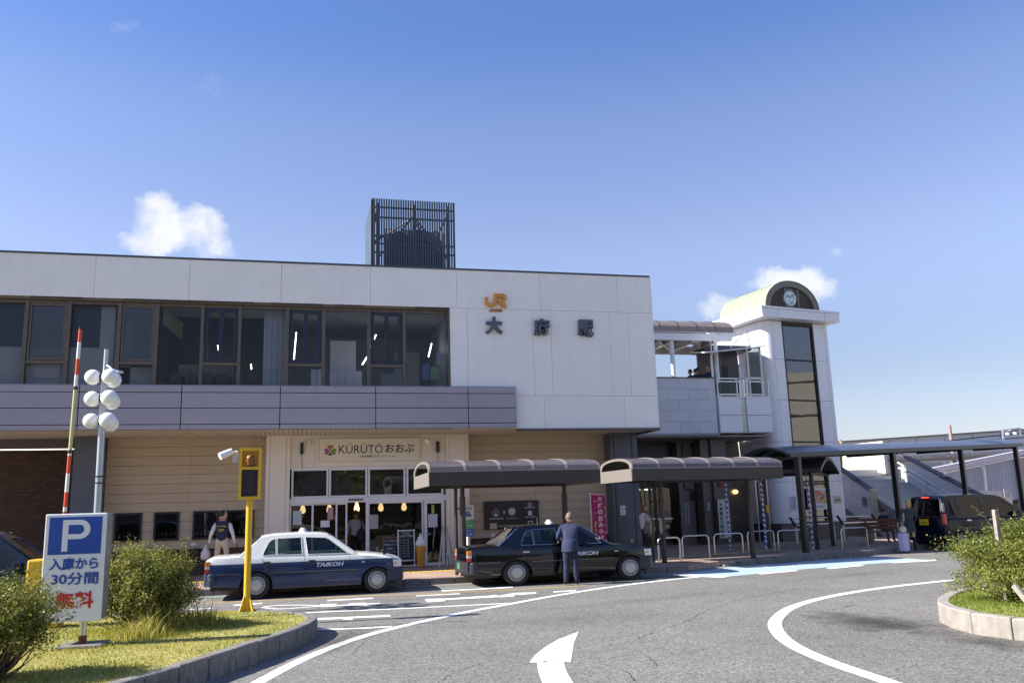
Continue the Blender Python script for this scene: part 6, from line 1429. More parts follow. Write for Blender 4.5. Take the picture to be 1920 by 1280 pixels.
build(B(bx0+.046,bx1-.046,14.832,14.839,2.046,2.479), 'dark_display', pbr('dark_display', (.022,.018,.026), .25), ys)
txt('display_text', '出\n庫\n注\n意', (bx0+.13,14.831,2.08), XV, ZV, .12, .38, pbr('unlit_red_text', (.07,.018,.022), .4), ys, ext=.002)
build(B(bx0+.046,bx1-.046,14.832,14.839,2.526,2.784), 'amber_panel', pbr('amber_panel', (.50,.19,.015), .25), ys)
build(MB().lathe([(.055,2.55),(.058,2.59),(.07,2.62),(.065,2.68),(.04,2.72),(.01,2.73)], ((bx0+bx1)/2,14.815,0), 16), 'beacon', pbr('beacon_orange', (.22,.075,.01), .25), ys, smooth=50)
build(MB().box((bx0+bx1)/2-.07,(bx0+bx1)/2+.07,14.815,14.83,2.53,2.56), 'beacon_base', pbr('beacon_brown', (.16,.07,.02), .5), ys)
build(MB().box(-1.07,-.99,14.85,14.97,2.6,2.74), 'junction_box', M['alu'], ys, bevel=.006)
build(MB().cyl((-1.0,14.9,2.775),(-1.12,14.88,2.77),.022,seg=10), 'bracket', M['white'], ys)
build(MB().cyl((-1.09,14.88,2.79),(-1.27,14.80,2.70),.052,.062,seg=16).box(-1.13,-1.10,14.85,14.90,2.77,2.80), 'camera', M['white'], ys, smooth=40)
# hoop rails
hoops = [(1281,1047,1331,1048,'first hoop rail from the left, beside the black taxi bonnet'),(1341,1042,1394,1040,'second hoop rail from the left, under the middle of the vaulted shelter'),(1404,1035,1453,1034,'third hoop rail from the left, behind the shelter post'),(1461,1033,1512,1031,'fourth hoop rail, left of the thick black canopy post'),(1580,1028,1628,1024,'hoop rail on its own right of the thick black canopy post'),(1236,1052,1276,1048,'hoop rail partly hidden behind the taxi and shelter posts')]
for x0,y0,x1,y1,lab in hoops:
    a = G(x0,y0,.15); yv = max(min(a.y,25.9),22.4); a = P(x0,y0,yv); b_ = P(x1,y1,yv+.08)
    t = thing('hoop_rail', 'stainless steel '+lab, 'rail', (a.x,a.y,.145), group='steel hoop rails on the pavement')
    h_ = .66; A = Vector((a.x,a.y,.14)); Bq = Vector((b_.x,b_.y,.14)); dv = (Bq-A).normalized(); pts = [A, A+Vector((0,0,h_-.12))]
    for k in range(1,6): pts.append(A+dv*(.12*(1-math.cos(R(18*k))))+Vector((0,0,h_-.12+.12*math.sin(R(18*k)))))
    for k in range(5,0,-1): pts.append(Bq-dv*(.12*(1-math.cos(R(18*k))))+Vector((0,0,h_-.12+.12*math.sin(R(18*k)))))
    pts += [Bq+Vector((0,0,h_-.12)), Bq]
    build(MB().tube(pts, .027, 10), 'hoop', M['steel'], t, smooth=50)
    build(MB().cyl(A,A+Vector((0,0,.02)),.05,seg=12).cyl(Bq,Bq+Vector((0,0,.02)),.05,seg=12), 'foot_flanges', M['steel'], t)
# striped pipes beside the small canopy posts
def stripe_mat():
    m, n, l = newmat('blue_white_spiral'); b = n['Principled BSDF']; b.inputs['Roughness'].default_value = .4
    t = n.new('ShaderNodeTexCoord'); w_ = n.new('ShaderNodeTexWave'); w_.wave_type = 'BANDS'; w_.bands_direction = 'DIAGONAL'; w_.inputs['Scale'].default_value = 3.6; w_.inputs['Distortion'].default_value = 3; w_.inputs['Detail'].default_value = 1
    l.new(t.outputs['Object'], w_.inputs['Vector']); r = n.new('ShaderNodeValToRGB'); r.color_ramp.interpolation = 'CONSTANT'; r.color_ramp.elements[0].color = (.03,.06,.40,1); r.color_ramp.elements[1].position = .5; r.color_ramp.elements[1].color = (.8,.8,.8,1)
    l.new(w_.outputs[0], r.inputs[0]); l.new(r.outputs[0], b.inputs['Base Color']); return m
stp = stripe_mat()
for x_, y0, y1, Y_, lab in ((1437,1028,890,27.2,'blue and white wrapped pole beside the middle of the hoop rails'),(1525,1030,880,25.9,'thin blue and white wrapped pole against the thick black canopy post'),(1369,1025,895,27.6,'thin blue and white wrapped pole beside the tall notice board')):
    a = P(x_, y0, Y_); o = build(MB().box(a.x-.035 if Y_ == 27.2 else a.x-.02,a.x+.035 if Y_ == 27.2 else a.x+.02,Y_-.03,Y_+.03,.14,2.75), 'wrapped_pole', stp); o['label'] = lab; o['category'] = 'pole'; o['group'] = 'blue and white wrapped poles'
    if Y_ == 27.2:
        t = thing('brown_post', 'brown square post with yellow push box right of the wrapped pole', 'post', (a.x+.13,Y_+.05,.14))
        build(B(a.x+.07,a.x+.2,Y_,Y_+.12,.14,2.8), 'post', M['shelter'], t); build(B(a.x+.1,a.x+.2,Y_-.06,Y_-.003,1.35,1.62), 'push_box', yellow, t)
# leaning rest bars in front of the tower
lb = thing('rest_bar', 'black and steel leaning bars on pale posts in front of the tower base', 'bench', TM @ Vector((1.3,-1.2,.15)), TA)
for u in (-.35,.0,1.55,2.05,3.7):
    if u != .0: build(MB().cyl(TM @ Vector((u,-1.2,.14)), TM @ Vector((u,-1.2,.78)), .045, seg=12), 'bar_post', M['cream'], lb, smooth=40)
for u0,u1 in ((-.4,1.5),(2.0,3.85)):
    build(MB().cyl(TM @ Vector((u0,-1.25,.82)), TM @ Vector((u1,-1.25,.82)), .035, seg=12), 'lower_bar', M['steel'], lb, smooth=40); build(MB().cyl(TM @ Vector((u0,-1.0,1.05)), TM @ Vector((u1,-1.0,1.05)), .03, seg=12), 'upper_bar', M['steel'], lb, smooth=40)
    for u in (u0,u1): build(MB().bar(TM @ Vector((u,-1.27,.76)), TM @ Vector((u,-.98,1.1)), .07), 'end_bracket', M['black'], lb)
# taxi stand sign
ts = thing('taxi_stand_sign', 'white pole with blue taxi plate and green and blue phone plates on a concrete foot', 'sign', (4.72,23.2,.145))
tx = P(877,1000,23.2).x
build(MB().cyl((tx,23.2,.2),(tx,23.2,2.1),.035,seg=14), 'pole', M['white'], ts, smooth=40)
build(MB().hexa([(tx-.32,23.0,.14),(tx+.32,23.0,.14),(tx+.32,23.45,.14),(tx-.32,23.45,.14),(tx-.12,23.1,.38),(tx+.12,23.1,.38),(tx+.12,23.3,.38),(tx-.12,23.3,.38)]), 'concrete_foot', pbr('pale_concrete', (.45,.43,.40), .9, var=.1), ts, bevel=.02)
q0, q1 = P(866,973,23.15), P(887,946,23.15)
blu = pbr('plate_blue', (.06,.20,.42), .4)
build(B(tx-.2,tx+.16,23.13,23.16,q0.z,q1.z), 'taxi_plate', M['white'], ts); txt('plate_text', 'TAXI', (tx-.15,23.13,q1.z-.14), XV, ZV, .26, .09, blu, ts, ext=.003, bold=.02)
build(MB().box(tx-.13,tx+.09,23.124,23.129,q0.z+.06,q0.z+.14).box(tx-.09,tx+.05,23.124,23.129,q0.z+.145,q0.z+.20), 'car_symbol', blu, ts)
build(B(tx-.2,tx+.16,23.13,23.16,q0.z-.24,q0.z-.03), 'green_plate', pbr('plate_green', (.03,.33,.13), .4), ts); txt('plate_text', '東海タクシー', (tx-.17,23.13,q0.z-.11), XV, ZV, .3, .06, M['white'], ts, ext=.003); txt('plate_text', '0562-37-1500', (tx-.17,23.13,q0.z-.2), XV, ZV, .3, .06, M['white'], ts, ext=.003)
build(B(tx-.2,tx+.16,23.13,23.16,q0.z-.46,q0.z-.25), 'blue_plate', pbr('plate_blue_deep', (.03,.10,.42), .4), ts); txt('plate_text', 'ツバメタクシー', (tx-.17,23.13,q0.z-.34), XV, ZV, .3, .06, M['white'], ts, ext=.003); txt('plate_text', '0562-46-3361', (tx-.17,23.13,q0.z-.43), XV, ZV, .3, .06, M['white'], ts, ext=.003)
# pink vertical banner
nb = thing('banner_flag', 'tall magenta banner with white vertical lettering beside the slate column', 'banner', (8.95,25.3,.145))
c0 = P(1109,930,25.3); c1 = P(1135,930,25.3)
build(MB().cyl((c0.x-.04,25.3,.14),(c0.x-.04,25.3,2.16),.014,seg=8).cyl((c0.x-.1,25.3,2.13),(c1.x+.02,25.3,2.08),.01,seg=6), 'pole', M['white'], nb)
mb = MB(); n_ = 12
for i in range(n_):
    za, zb_ = 2.08-1.55*i/n_, 2.08-1.55*(i+1)/n_
    fa, fb_ = .03*math.sin(i*.9), .03*math.sin((i+1)*.9)
    mb.hexa([(c0.x,25.3+fb_,zb_),(c1.x-.02,25.3-fb_,zb_),(c1.x-.02,25.31-fb_,zb_),(c0.x,25.31+fb_,zb_),(c0.x,25.3+fa,za),(c1.x-.02,25.3-fa,za),(c1.x-.02,25.31-fa,za),(c0.x,25.31+fa,za)])
build(mb, 'cloth', pbr('magenta_cloth', (.42,.02,.13), .8, var=.06), nb, smooth=60)
for k, ch in enumerate('大府のおみやげ'): txt('banner_letter', ch, (c0.x+.17,25.26,1.88-.195*k), XV, ZV, .16, .16, M['white'], nb, ext=.003, bold=.02)
for k, ch in enumerate('販売中'): txt('banner_letter', ch, (c0.x+.03,25.26,1.10-.13*k), XV, ZV, .09, .11, bpy.data.materials['yellow_print'], nb, ext=.003, bold=.02)
pkm = pbr('pale_pink_print', (.62,.25,.36), .8)
for (u, z, w_, h_) in ((.04,1.9,.08,.1),(.36,1.7,.07,.12),(.04,1.55,.06,.22),(.36,1.45,.07,.1),(.36,1.18,.08,.12),(.04,1.25,.09,.16),(.36,.95,.08,.14),(.36,.72,.07,.1)):
    build(MB().lathe([(w_*.3,-.001),(w_*.5,-.002),(w_*.3,-.003)], (c0.x+u+w_/2,25.262,z), 10, 'Y'), 'print_motif', pkm, nb)
# soft serve statue and menu boards
ic = thing('ice_cream_statue', 'big soft serve cone model with white swirl and orange wafer by the shop door', 'statue', (P(789,1060,25.55).x,25.55,.145))
ix_ = P(789,1060,25.55).x
build(MB().lathe([(.085,.15),(.10,.16),(.12,.45),(.135,.62),(.155,.63),(.165,.72),(.15,.73)], (ix_,25.55,0), 24), 'wafer_cone', pbr('wafer_orange', (.55,.24,.03), .5), ic, smooth=40)
for z in (.25,.36,.47,.57): build(MB().lathe([(.115+.045*(z-.25),z),(.13+.045*(z-.25),z+.012),(.118+.045*(z-.25),z+.024)], (ix_,25.55,0), 24), 'cone_ring', bpy.data.materials['wafer_orange'], ic)
sw = []; N_ = 70
for k in range(N_):
    f = k/(N_-1); a = f*2*math.pi*4.2; r_ = .10*(1-f)**.8; sw.append((ix_+r_*math.cos(a), 25.55+r_*math.sin(a), .77+.36*f))
build(MB().tube(sw, [max(.008,.075*(1-k/(N_-1))**.7) for k in range(N_)], 10).sphere((ix_,25.55,.80),.13,16,8,(1,1,.7)), 'swirl', pbr('swirl_white', (.78,.78,.78), .4), ic, smooth=60)
def easel(px_, Y_, w_, h_, lab, frm, lines, hd_, z0=.3, head=None):
    c = P(px_, 1000, Y_); t = thing('menu_board', lab, 'menu board', (c.x,Y_,.145), group='chalk menu boards by the shop')
    build(MB().hexa([(c.x-w_/2,Y_,z0),(c.x+w_/2,Y_,z0),(c.x+w_/2,Y_+.02,z0),(c.x-w_/2,Y_+.02,z0),(c.x-w_/2,Y_+.1,z0+h_),(c.x+w_/2,Y_+.1,z0+h_),(c.x+w_/2,Y_+.12,z0+h_),(c.x-w_/2,Y_+.12,z0+h_)]), 'chalkboard', pbr('chalkboard', (.015,.017,.02), .6), t)
    for x in (c.x-w_/2, c.x+w_/2): build(MB().bar((x,Y_-.01,.14),(x,Y_+.1,z0+h_+.03),.03), 'frame_leg', frm, t)
    build(MB().bar((c.x-w_/2,Y_-.01,z0),(c.x+w_/2,Y_-.01,z0),.03).bar((c.x-w_/2,Y_+.095,z0+h_),(c.x+w_/2,Y_+.095,z0+h_),.03), 'frame_rail', frm, t)
    build(MB().bar((c.x-w_/2,Y_+.35,.14),(c.x-w_/2,Y_+.12,z0+h_),.025).bar((c.x+w_/2,Y_+.35,.14),(c.x+w_/2,Y_+.12,z0+h_),.025), 'rear_legs', frm, t)
    vv = Vector((0,.1,h_)).normalized(); ck = pbr('chalk_white', (.55,.57,.6), .8) if 'chalk_white' not in bpy.data.materials else bpy.data.materials['chalk_white']
    for (s_, fx, fz, fw, fh) in lines: txt('chalk_text', s_, Vector((c.x-w_/2+fx*w_, Y_-.004+.1*fz, z0+fz*h_)), XV, vv, fw*w_, fh*h_, ck, t, ext=.003)
    return t, c, vv
t, c, vv = easel(733, 26.0, .46, .78, 'brown framed chalk menu board left of the white framed one', pbr('orange_timber', (.24,.10,.04), .5), [('ランチ本日の',.08,.85,.84,.09),('大府DAYランチ',.06,.70,.86,.11),('¥850〜',.25,.57,.5,.08),('ドリンク付',.2,.46,.6,.07)], None, .22)
for k in range(9):
    a = k*.7; build(MB().sphere((c.x-.12+.03*(k%9)+.01*math.sin(a), 25.995+.02, .34+.03*(k%4)), .025, 8, 6, (1,.2,.8)), 'chalk_drawing', pbr('chalk_col%d' % k, [(.5,.2,.15),(.2,.4,.2),(.5,.45,.15),(.2,.3,.5)][k%4], .8), t)
easel(762, 25.9, .48, .86, 'white framed lunch menu board next to the soft serve cone', M['white'], [('Concorsi',.25,.90,.5,.07),('Lunch Menu',.08,.78,.84,.10)]+[('カレーライス　850',.05,.66-.09*k,.62,.05) for k in range(7)], None, .34)
for k in range(7): pass
# stepladder, planters
sl2 = thing('stepladder', 'aluminium stepladder leaning open by the right cream column', 'ladder', (P(835,1050,25.6).x,25.6,.145))
lx = P(833,1050,25.6).x; la = [(lx-.17,25.5,.14),(lx-.04,25.6,1.32)]; lb2 = [(lx+.05,25.5,.14),(lx+.12,25.6,1.32)]
build(MB().bar(*la,.03).bar(*lb2,.03), 'side_rails', M['alu'], sl2); build(MB().bar((lx+.36,25.85,.14),(lx+.09,25.65,1.3),.03).bar((lx+.2,25.95,.14),(lx,25.65,1.3),.03), 'rear_rails', M['alu'], sl2)
for k in range(5):
    f = (k+.6)/5.4; build(MB().bar(Vector(la[0]).lerp(Vector(la[1]),f), Vector(lb2[0]).lerp(Vector(lb2[1]),f), .05, .02), 'tread', M['alu'], sl2)
def planter(px_, Y_, z_, w_, lab):
    c = P(px_, 1000, Y_); t = thing('planter_box', lab, 'planter', (c.x,Y_,z_))
    build(MB().hexa([(c.x-w_*.42,Y_-.1,z_),(c.x+w_*.42,Y_-.1,z_),(c.x+w_*.42,Y_+.1,z_),(c.x-w_*.42,Y_+.1,z_),(c.x-w_/2,Y_-.12,z_+.18),(c.x+w_/2,Y_-.12,z_+.18),(c.x+w_/2,Y_+.12,z_+.18),(c.x-w_/2,Y_+.12,z_+.18)]), 'trough', pbr('dark_brown_trough', (.05,.02,.015), .6), t, bevel=.01)
    build(MB().cyl((c.x,Y_,z_+.1),(c.x,Y_,z_+.32),.01,seg=5).box(c.x-.06,c.x+.06,Y_-.01,Y_+.01,z_+.26,z_+.33), 'name_tag', M['white'], t)
planter(363,26.35,.72,.36,'dark brown planter with white tag hung below the window left of the sweeping man'); planter(257,26.35,.72,.4,'dark brown planter with white tag below the leftmost cafe window'); planter(925,26.4,.66,.36,'dark brown planter with white tags behind the boot of the black taxi')
# no smoking notice
ns = thing('no_smoking_notice', 'small white no smoking notice on the slate column', 'notice', (10.0,26.0,1.46))
build(B(9.92,10.09,26.0,26.015,1.45,1.74), 'plate', M['white'], ns); build(MB().prism([arc(10.005,1.64,.055,0,345,20),arc(10.005,1.64,.042,0,345,20)[::-1]], 0, .003, lambda a,b,t: (a,25.999-t,b)).bar((9.97,25.997,1.675),(10.04,25.997,1.605),.01,.003), 'red_ring', redm, ns)
txt('notice_text', '禁煙', (9.965,25.999,1.50), XV, ZV, .08, .04, M['black'], ns, ext=.002)
# posters on the shop glass
def poster(x0,y0,x1,y1,Y_,m_,lab,cat='poster'):
    a, b_ = P(x0,y1,Y_), P(x1,y0,Y_); o = build(B(a.x,b_.x,Y_-.008,Y_,a.z,b_.z), 'window_poster', m_); o['label'] = lab; o['category'] = cat; return o
poster(549,957,566,984,26.14,pbr('yellow_blue_poster',(.60,.60,.42),.5,rgb2=(.25,.42,.6),scale=16,detail=2),'yellow and blue event poster at the left edge of the shop window')
poster(601,975,618,988,26.23,M['white'],'small white notice on the sliding glass door'); poster(614,951,625,974,26.23,pbr('pink_poster',(.45,.28,.27),.5),'narrow pinkish drink poster on the sliding glass door')
poster(693,964,709,991,26.14,pbr('grey_poster',(.30,.32,.32),.5),'grey clover poster on the large shop pane left of the chalk boards'); poster(625,965,633,975,26.2,pbr('open_plate',(.06,.03,.02),.5),'small dark open plate on the door frame','sign')
poster(803,963,820,988,26.14,pbr('lilac_poster',(.50,.50,.60),.5),'pale lilac notice on the narrow glass door right of the cone'); poster(809,946,814,962,26.14,pbr('lime_poster',(.35,.42,.06),.5),'narrow yellow green strip notice high on the narrow glass door')
txt('open_text', 'OPEN', P(626.5,971,26.19), XV, ZV, .08, .03, M['white'], bpy.data.objects['window_poster.004'], ext=.002)
# electrical box near stairs etc

# ================================================================== GRASS ISLANDS
def island(name, top, h, stones, m):
    """top: outline of kerb's outer edge (world x,y), counter clockwise or not"""
    t = thing(name+'_kerb', None, None, (*top[0], 0), kind='structure')
    n = len(top); cen = Vector((sum(p[0] for p in top)/n, sum(p[1] for p in top)/n))
    area = sum(top[i][0]*top[(i+1)%n][1]-top[(i+1)%n][0]*top[i][1] for i in range(n))
    loop = top+[top[0]]; pts = resample(loop, stones); inn_ = []
    N2 = len(pts)-1
    for i in range(N2+1):
        a, b_ = pts[(i-1) % N2], pts[(i+1) % N2]; tt = (b_-a).normalized(); nn = Vector((-tt.y, tt.x))*(1 if area > 0 else -1); inn_.append(pts[i]+nn*.16)
    for i in range(N2):
        a, b_, c, d = pts[i], pts[i+1], inn_[i+1], inn_[i]; g = (b_-a).normalized()*.006; hh = h+random.uniform(-.008,.008)
        build(MB().hexa([(q.x,q.y,-.03) for q in (a+g,b_-g,c-g,d+g)]+[(q.x,q.y,hh) for q in (a+g,b_-g,c-g,d+g)]), 'kerb_stone', m, t, bevel=.02)
    return [tuple(q) for q in inn_[:-1]]
sc1 = smooth_curve([(-3.6,5.4),(-2.5,7.2),(-1.55,8.9),(-.95,10.1),(-.35,11.35),(.12,12.5),(.30,13.25),(.22,13.9),(-.15,14.5)], 3)
LI = [tuple(q) for q in sc1]+[(-.6,15.05),(-1.2,15.25),(-3.0,15.3),(-14,15.3),(-14,5.4)]
li = island('left_island', LI, .25, .55, M['kerbgrey'])
ri_c = smooth_curve([(10.9,6.6),(9.7,7.3),(8.75,8.2),(8.3,9.1),(8.35,9.9),(8.8,10.8),(9.75,11.7),(11.0,12.4),(13.2,13.0),(18,13.6)], 3)
RI = [tuple(q) for q in ri_c]+[(26,13.6),(26,6.0),(13,6.0)]
ri = island('right_island', RI, .26, .6, pbr('pale_island_kerb', (.33,.30,.26), .9, var=.2, scale=6, bump=.5, bscale=40, streak=.3))
soil = pbr('dry_turf', (.26,.26,.06), .95, var=.3, scale=5, rgb2=(.40,.35,.14), bump=.8, bscale=50)
for nm, lp_ in (('left', li), ('right', ri)):
    structure(build(MB().prism([lp_], .0, .235, lambda x,y,t: (x,y,t)), 'turf', soil))
def inside(p, poly):
    c = False; j = len(poly)-1
    for i in range(len(poly)):
        if (poly[i][1] > p[1]) != (poly[j][1] > p[1]) and p[0] < (poly[j][0]-poly[i][0])*(p[1]-poly[i][1])/(poly[j][1]-poly[i][1])+poly[i][0]: c = not c
        j = i
    return c
def scatter_grass(name, poly, bx_, n, label, tall=None):
    pts = rng.uniform((bx_[0],bx_[2]), (bx_[1],bx_[3]), (int(n*1.9),2))
    P2 = np.array(poly); ins = np.zeros(len(pts), bool); j = len(P2)-1
    for i in range(len(P2)):
        cnd = ((P2[i,1] > pts[:,1]) != (P2[j,1] > pts[:,1])) & (pts[:,0] < (P2[j,0]-P2[i,0])*(pts[:,1]-P2[i,1])/(P2[j,1]-P2[i,1]+1e-12)+P2[i,0]); ins ^= cnd; j = i
    pts = pts[ins][:n]; n = len(pts)
    dens = .5+.5*np.sin(pts[:,0]*3.1+1)*np.sin(pts[:,1]*2.7)+.4*np.sin(pts[:,0]*9)*np.sin(pts[:,1]*11+2)
    h = rng.uniform(.008,.022,n)*(1+.9*np.clip(dens,0,1))
    if tall is not None:
        for (cx,cy,r_,k_) in tall: h *= 1+k_*np.exp(-((pts[:,0]-cx)**2+(pts[:,1]-cy)**2)/r_**2)*rng.uniform(.4,1.2,n)
    ang = rng.uniform(0,2*math.pi,n); lean = rng.uniform(.1,.9,n)*h; w_ = rng.uniform(.0025,.005,n)*(1+h*3); la_ = rng.uniform(0,2*math.pi,n)
    z0 = .232
    b0 = np.stack([pts[:,0]-np.cos(ang)*w_, pts[:,1]-np.sin(ang)*w_, np.full(n,z0)],1); b1 = np.stack([pts[:,0]+np.cos(ang)*w_, pts[:,1]+np.sin(ang)*w_, np.full(n,z0)],1)
    m0 = np.stack([pts[:,0]-np.cos(ang)*w_*.8+np.cos(la_)*lean*.35, pts[:,1]-np.sin(ang)*w_*.8+np.sin(la_)*lean*.35, z0+h*.6],1); m1 = m0.copy(); m1[:,0] += 2*np.cos(ang)*w_*.8; m1[:,1] += 2*np.sin(ang)*w_*.8
    tp = np.stack([pts[:,0]+np.cos(la_)*lean, pts[:,1]+np.sin(la_)*lean, z0+h],1)
    V_ = np.stack([b0,b1,m1,m0,tp],1).reshape(-1,3); k = np.arange(n)*5
    q = np.stack([k,k+1,k+2,k+3],1); tr = np.stack([k+3,k+2,k+4],1)
    me = bpy.data.meshes.new(name); me.vertices.add(len(V_)); me.vertices.foreach_set('co', V_.astype(np.float32).ravel())
    me.loops.add(n*7); me.loops.foreach_set('vertex_index', np.concatenate([q,tr],1).astype(np.int32).ravel()); me.polygons.add(n*2)
    st_ = np.stack([np.arange(n)*7, np.arange(n)*7+4],1).astype(np.int32).ravel(); me.polygons.foreach_set('loop_start', st_)
    me.update(calc_edges=True); me.validate()
    o = link(name, me, grassm, None); o['kind'] = 'stuff'; o['label'] = label; o['category'] = 'grass'; return o
def leafy(name, c1, c2, c3, rough=.5, trans=.25, scale=2.5):
    m, n, l = newmat(name); b = n['Principled BSDF']; out = n['Material Output']; b.inputs['Roughness'].default_value = rough; b.inputs['Specular IOR Level'].default_value = .22
    g = n.new('ShaderNodeNewGeometry'); t = n.new('ShaderNodeTexCoord'); nz = n.new('ShaderNodeTexNoise'); nz.inputs['Scale'].default_value = scale; nz.inputs['Detail'].default_value = 3; l.new(t.outputs['Object'], nz.inputs['Vector'])
    ad = n.new('ShaderNodeMath'); ad.operation = 'MULTIPLY_ADD'; ad.inputs[1].default_value = .75; l.new(g.outputs['Random Per Island'], ad.inputs[0]); 
    mr = n.new('ShaderNodeMapRange'); mr.inputs[1].default_value = .3; mr.inputs[2].default_value = .7; mr.inputs[3].default_value = -.2; mr.inputs[4].default_value = .4; l.new(nz.outputs['Fac'], mr.inputs[0]); l.new(mr.outputs[0], ad.inputs[2])
    cr = n.new('ShaderNodeValToRGB'); e = cr.color_ramp.elements; e[0].position = 0; e[0].color = (*c1,1); e[1].position = 1; e[1].color = (*c3,1); k = e.new(.5); k.color = (*c2,1); l.new(ad.outputs[0], cr.inputs[0]); l.new(cr.outputs[0], b.inputs['Base Color'])
    tr = n.new('ShaderNodeBsdfTranslucent'); hs = n.new('ShaderNodeHueSaturation'); hs.inputs['Value'].default_value = 1.4; hs.inputs['Saturation'].default_value = 1.1; l.new(cr.outputs[0], hs.inputs['Color']); l.new(hs.outputs[0], tr.inputs[0])
    mx = n.new('ShaderNodeMixShader'); mx.inputs[0].default_value = trans; l.new(b.outputs[0], mx.inputs[1]); l.new(tr.outputs[0], mx.inputs[2]); l.new(mx.outputs[0], out.inputs[0]); return m
grassg = leafy('green_grass_blades', (.10,.15,.025), (.20,.26,.05), (.36,.36,.10), .7, .35, 1.2)
grassm = leafy('grass_blades', (.17,.185,.035), (.34,.32,.07), (.52,.44,.19), .7, .35, 1.2)
scatter_grass('grass', li, (-6.5,.2,5.6,15.2), 90000, 'short yellow green turf with taller tufts on the left island', [(-2.1,12.8,.45,5.5),(-1.5,12.9,.35,5),(-1.2,13.3,.3,3.5),(-1.85,12.2,.25,4),(-1.2,14.6,.3,1),(-2.6,9.5,.5,2),(-2.2,11.4,.3,1.5),(-1.5,11.2,.18,1.5)])
grassm = grassg
scatter_grass('grass', ri, (7.8,14,6.4,13.4), 60000, 'bright green grass round the bush on the right island', [(9.6,10.2,1.2,1.4),(10.8,9.5,1.2,1.6)])

# ------------------------------------------------------------------ bushes
def bush(label, c, rad, n_leaf, mat_, seed, stems=7, leafs=(.012,.026), z0=.22, lobes=None, sprigs=0, tilt=.6):
    r_ = np.random.default_rng(seed); t = thing('bush', label, 'bush', (c[0],c[1],z0))
    cx, cy, cz = c; rx, ry, rz_ = rad
    # twig tips spread over a lumpy shell, leaves gathered along each twig
    nt_ = max(60, n_leaf//34)
    u = r_.normal(size=(nt_,3)); u /= np.linalg.norm(u,axis=1)[:,None]; u[:,2] = np.where(u[:,2] < -.55, -u[:,2]*.5, u[:,2])
    lump = 1+.20*np.sin(u[:,0]*5+seed)*np.cos(u[:,1]*4+1)+.17*np.sin(u[:,2]*7+u[:,0]*6+seed*2)+r_.uniform(-.18,.14,nt_)
    depth = r_.uniform(.45,1,nt_)**.45
    tip = u*np.array([rx,ry,rz_])*(lump*depth)[:,None]+np.array([cx,cy,cz])
    if lobes:
        for (lx_,ly_,lz_,lr_,share) in lobes:
            k = int(nt_*share); uu = r_.normal(size=(k,3)); uu /= np.linalg.norm(uu,axis=1)[:,None]; tip = np.concatenate([tip, uu*lr_*r_.uniform(.6,1.1,(k,1))+np.array([lx_,ly_,lz_])])
    outd = tip-np.array([cx,cy,cz-rz_*.5]); outd /= np.linalg.norm(outd,axis=1)[:,None]
    # stems
    sm_ = MB(); 
    base = [(cx+r_.uniform(-.3,.3)*rx*.5, cy+r_.uniform(-.3,.3)*ry*.5, z0-.02) for _ in range(stems)]
    for k in range(min(len(tip), 130)):
        b0 = Vector(base[k % stems]); e_ = Vector(tip[k]); mid = b0.lerp(e_, .5)+Vector((r_.uniform(-.06,.06), r_.uniform(-.06,.06), -.06))
        sm_.tube([b0, mid, e_], [.016 if k < stems*2 else .009, .008, .003], 5)
    if sprigs:
        for k in range(sprigs):
            e_ = Vector(tip[k])+Vector(outd[k])*r_.uniform(.08,.26); sm_.tube([Vector(tip[k]), e_], [.003,.002], 4)
    build(sm_, 'stems', pbr('twig_bark', (.13,.10,.075), .85, var=.3, scale=20) if 'twig_bark' not in bpy.data.materials else bpy.data.materials['twig_bark'], t, smooth=60)
    per = n_leaf//len(tip); T_ = np.repeat(tip, per, 0); D_ = np.repeat(outd, per, 0); n = len(T_)
    if sprigs: 
        ext_ = np.zeros(len(tip)); ext_[:sprigs] = r_.uniform(.10,.28,sprigs); E2 = np.repeat(ext_, per)
    else: E2 = np.zeros(n)
    s_ = r_.uniform(-.15,.03,n); s_ = np.where(E2 > 0, r_.uniform(-.02,1,n)*E2, s_)
    pos = T_+D_*s_[:,None]+r_.normal(size=(n,3))*np.where(E2 > 0, .012, .028)[:,None]*(1+.6*r_.random(n))[:,None]
    pos[:,2] = np.maximum(pos[:,2], z0+.04)
    L_ = r_.uniform(*leafs,n); nrm = D_*tilt+r_.normal(size=(n,3))*.7+np.array([0,0,.35]); nrm /= np.linalg.norm(nrm,axis=1)[:,None]
    ax = np.cross(nrm, r_.normal(size=(n,3))); ax /= np.linalg.norm(ax,axis=1)[:,None]; bx2 = np.cross(nrm, ax)
    a_ = pos-ax*L_[:,None]; b_ = pos+bx2*(L_*.42)[:,None]+nrm*(L_*.1)[:,None]; c_ = pos+ax*L_[:,None]; d_ = pos-bx2*(L_*.42)[:,None]+nrm*(L_*.1)[:,None]
    V_ = np.stack([a_,b_,c_,d_],1).reshape(-1,3)-np.array([c[0],c[1],z0]); me = bpy.data.meshes.new('foliage'); me.vertices.add(4*n); me.vertices.foreach_set('co', V_.astype(np.float32).ravel())
    me.loops.add(4*n); me.loops.foreach_set('vertex_index', np.arange(4*n, dtype=np.int32)); me.polygons.add(n); me.polygons.foreach_set('loop_start', np.arange(n, dtype=np.int32)*4); me.update(calc_edges=True)
    me.materials.append(mat_); o = bpy.data.objects.new('foliage', me); COL.objects.link(o); o.parent = t; o['kind'] = 'stuff'
    return t
lf1 = leafy('box_leaves', (.055,.07,.014), (.19,.205,.04), (.44,.40,.11), .5, .22, 3.0)
lf2 = leafy('bright_leaves', (.07,.095,.018), (.17,.195,.04), (.36,.35,.09), .42, .3, 2.2)
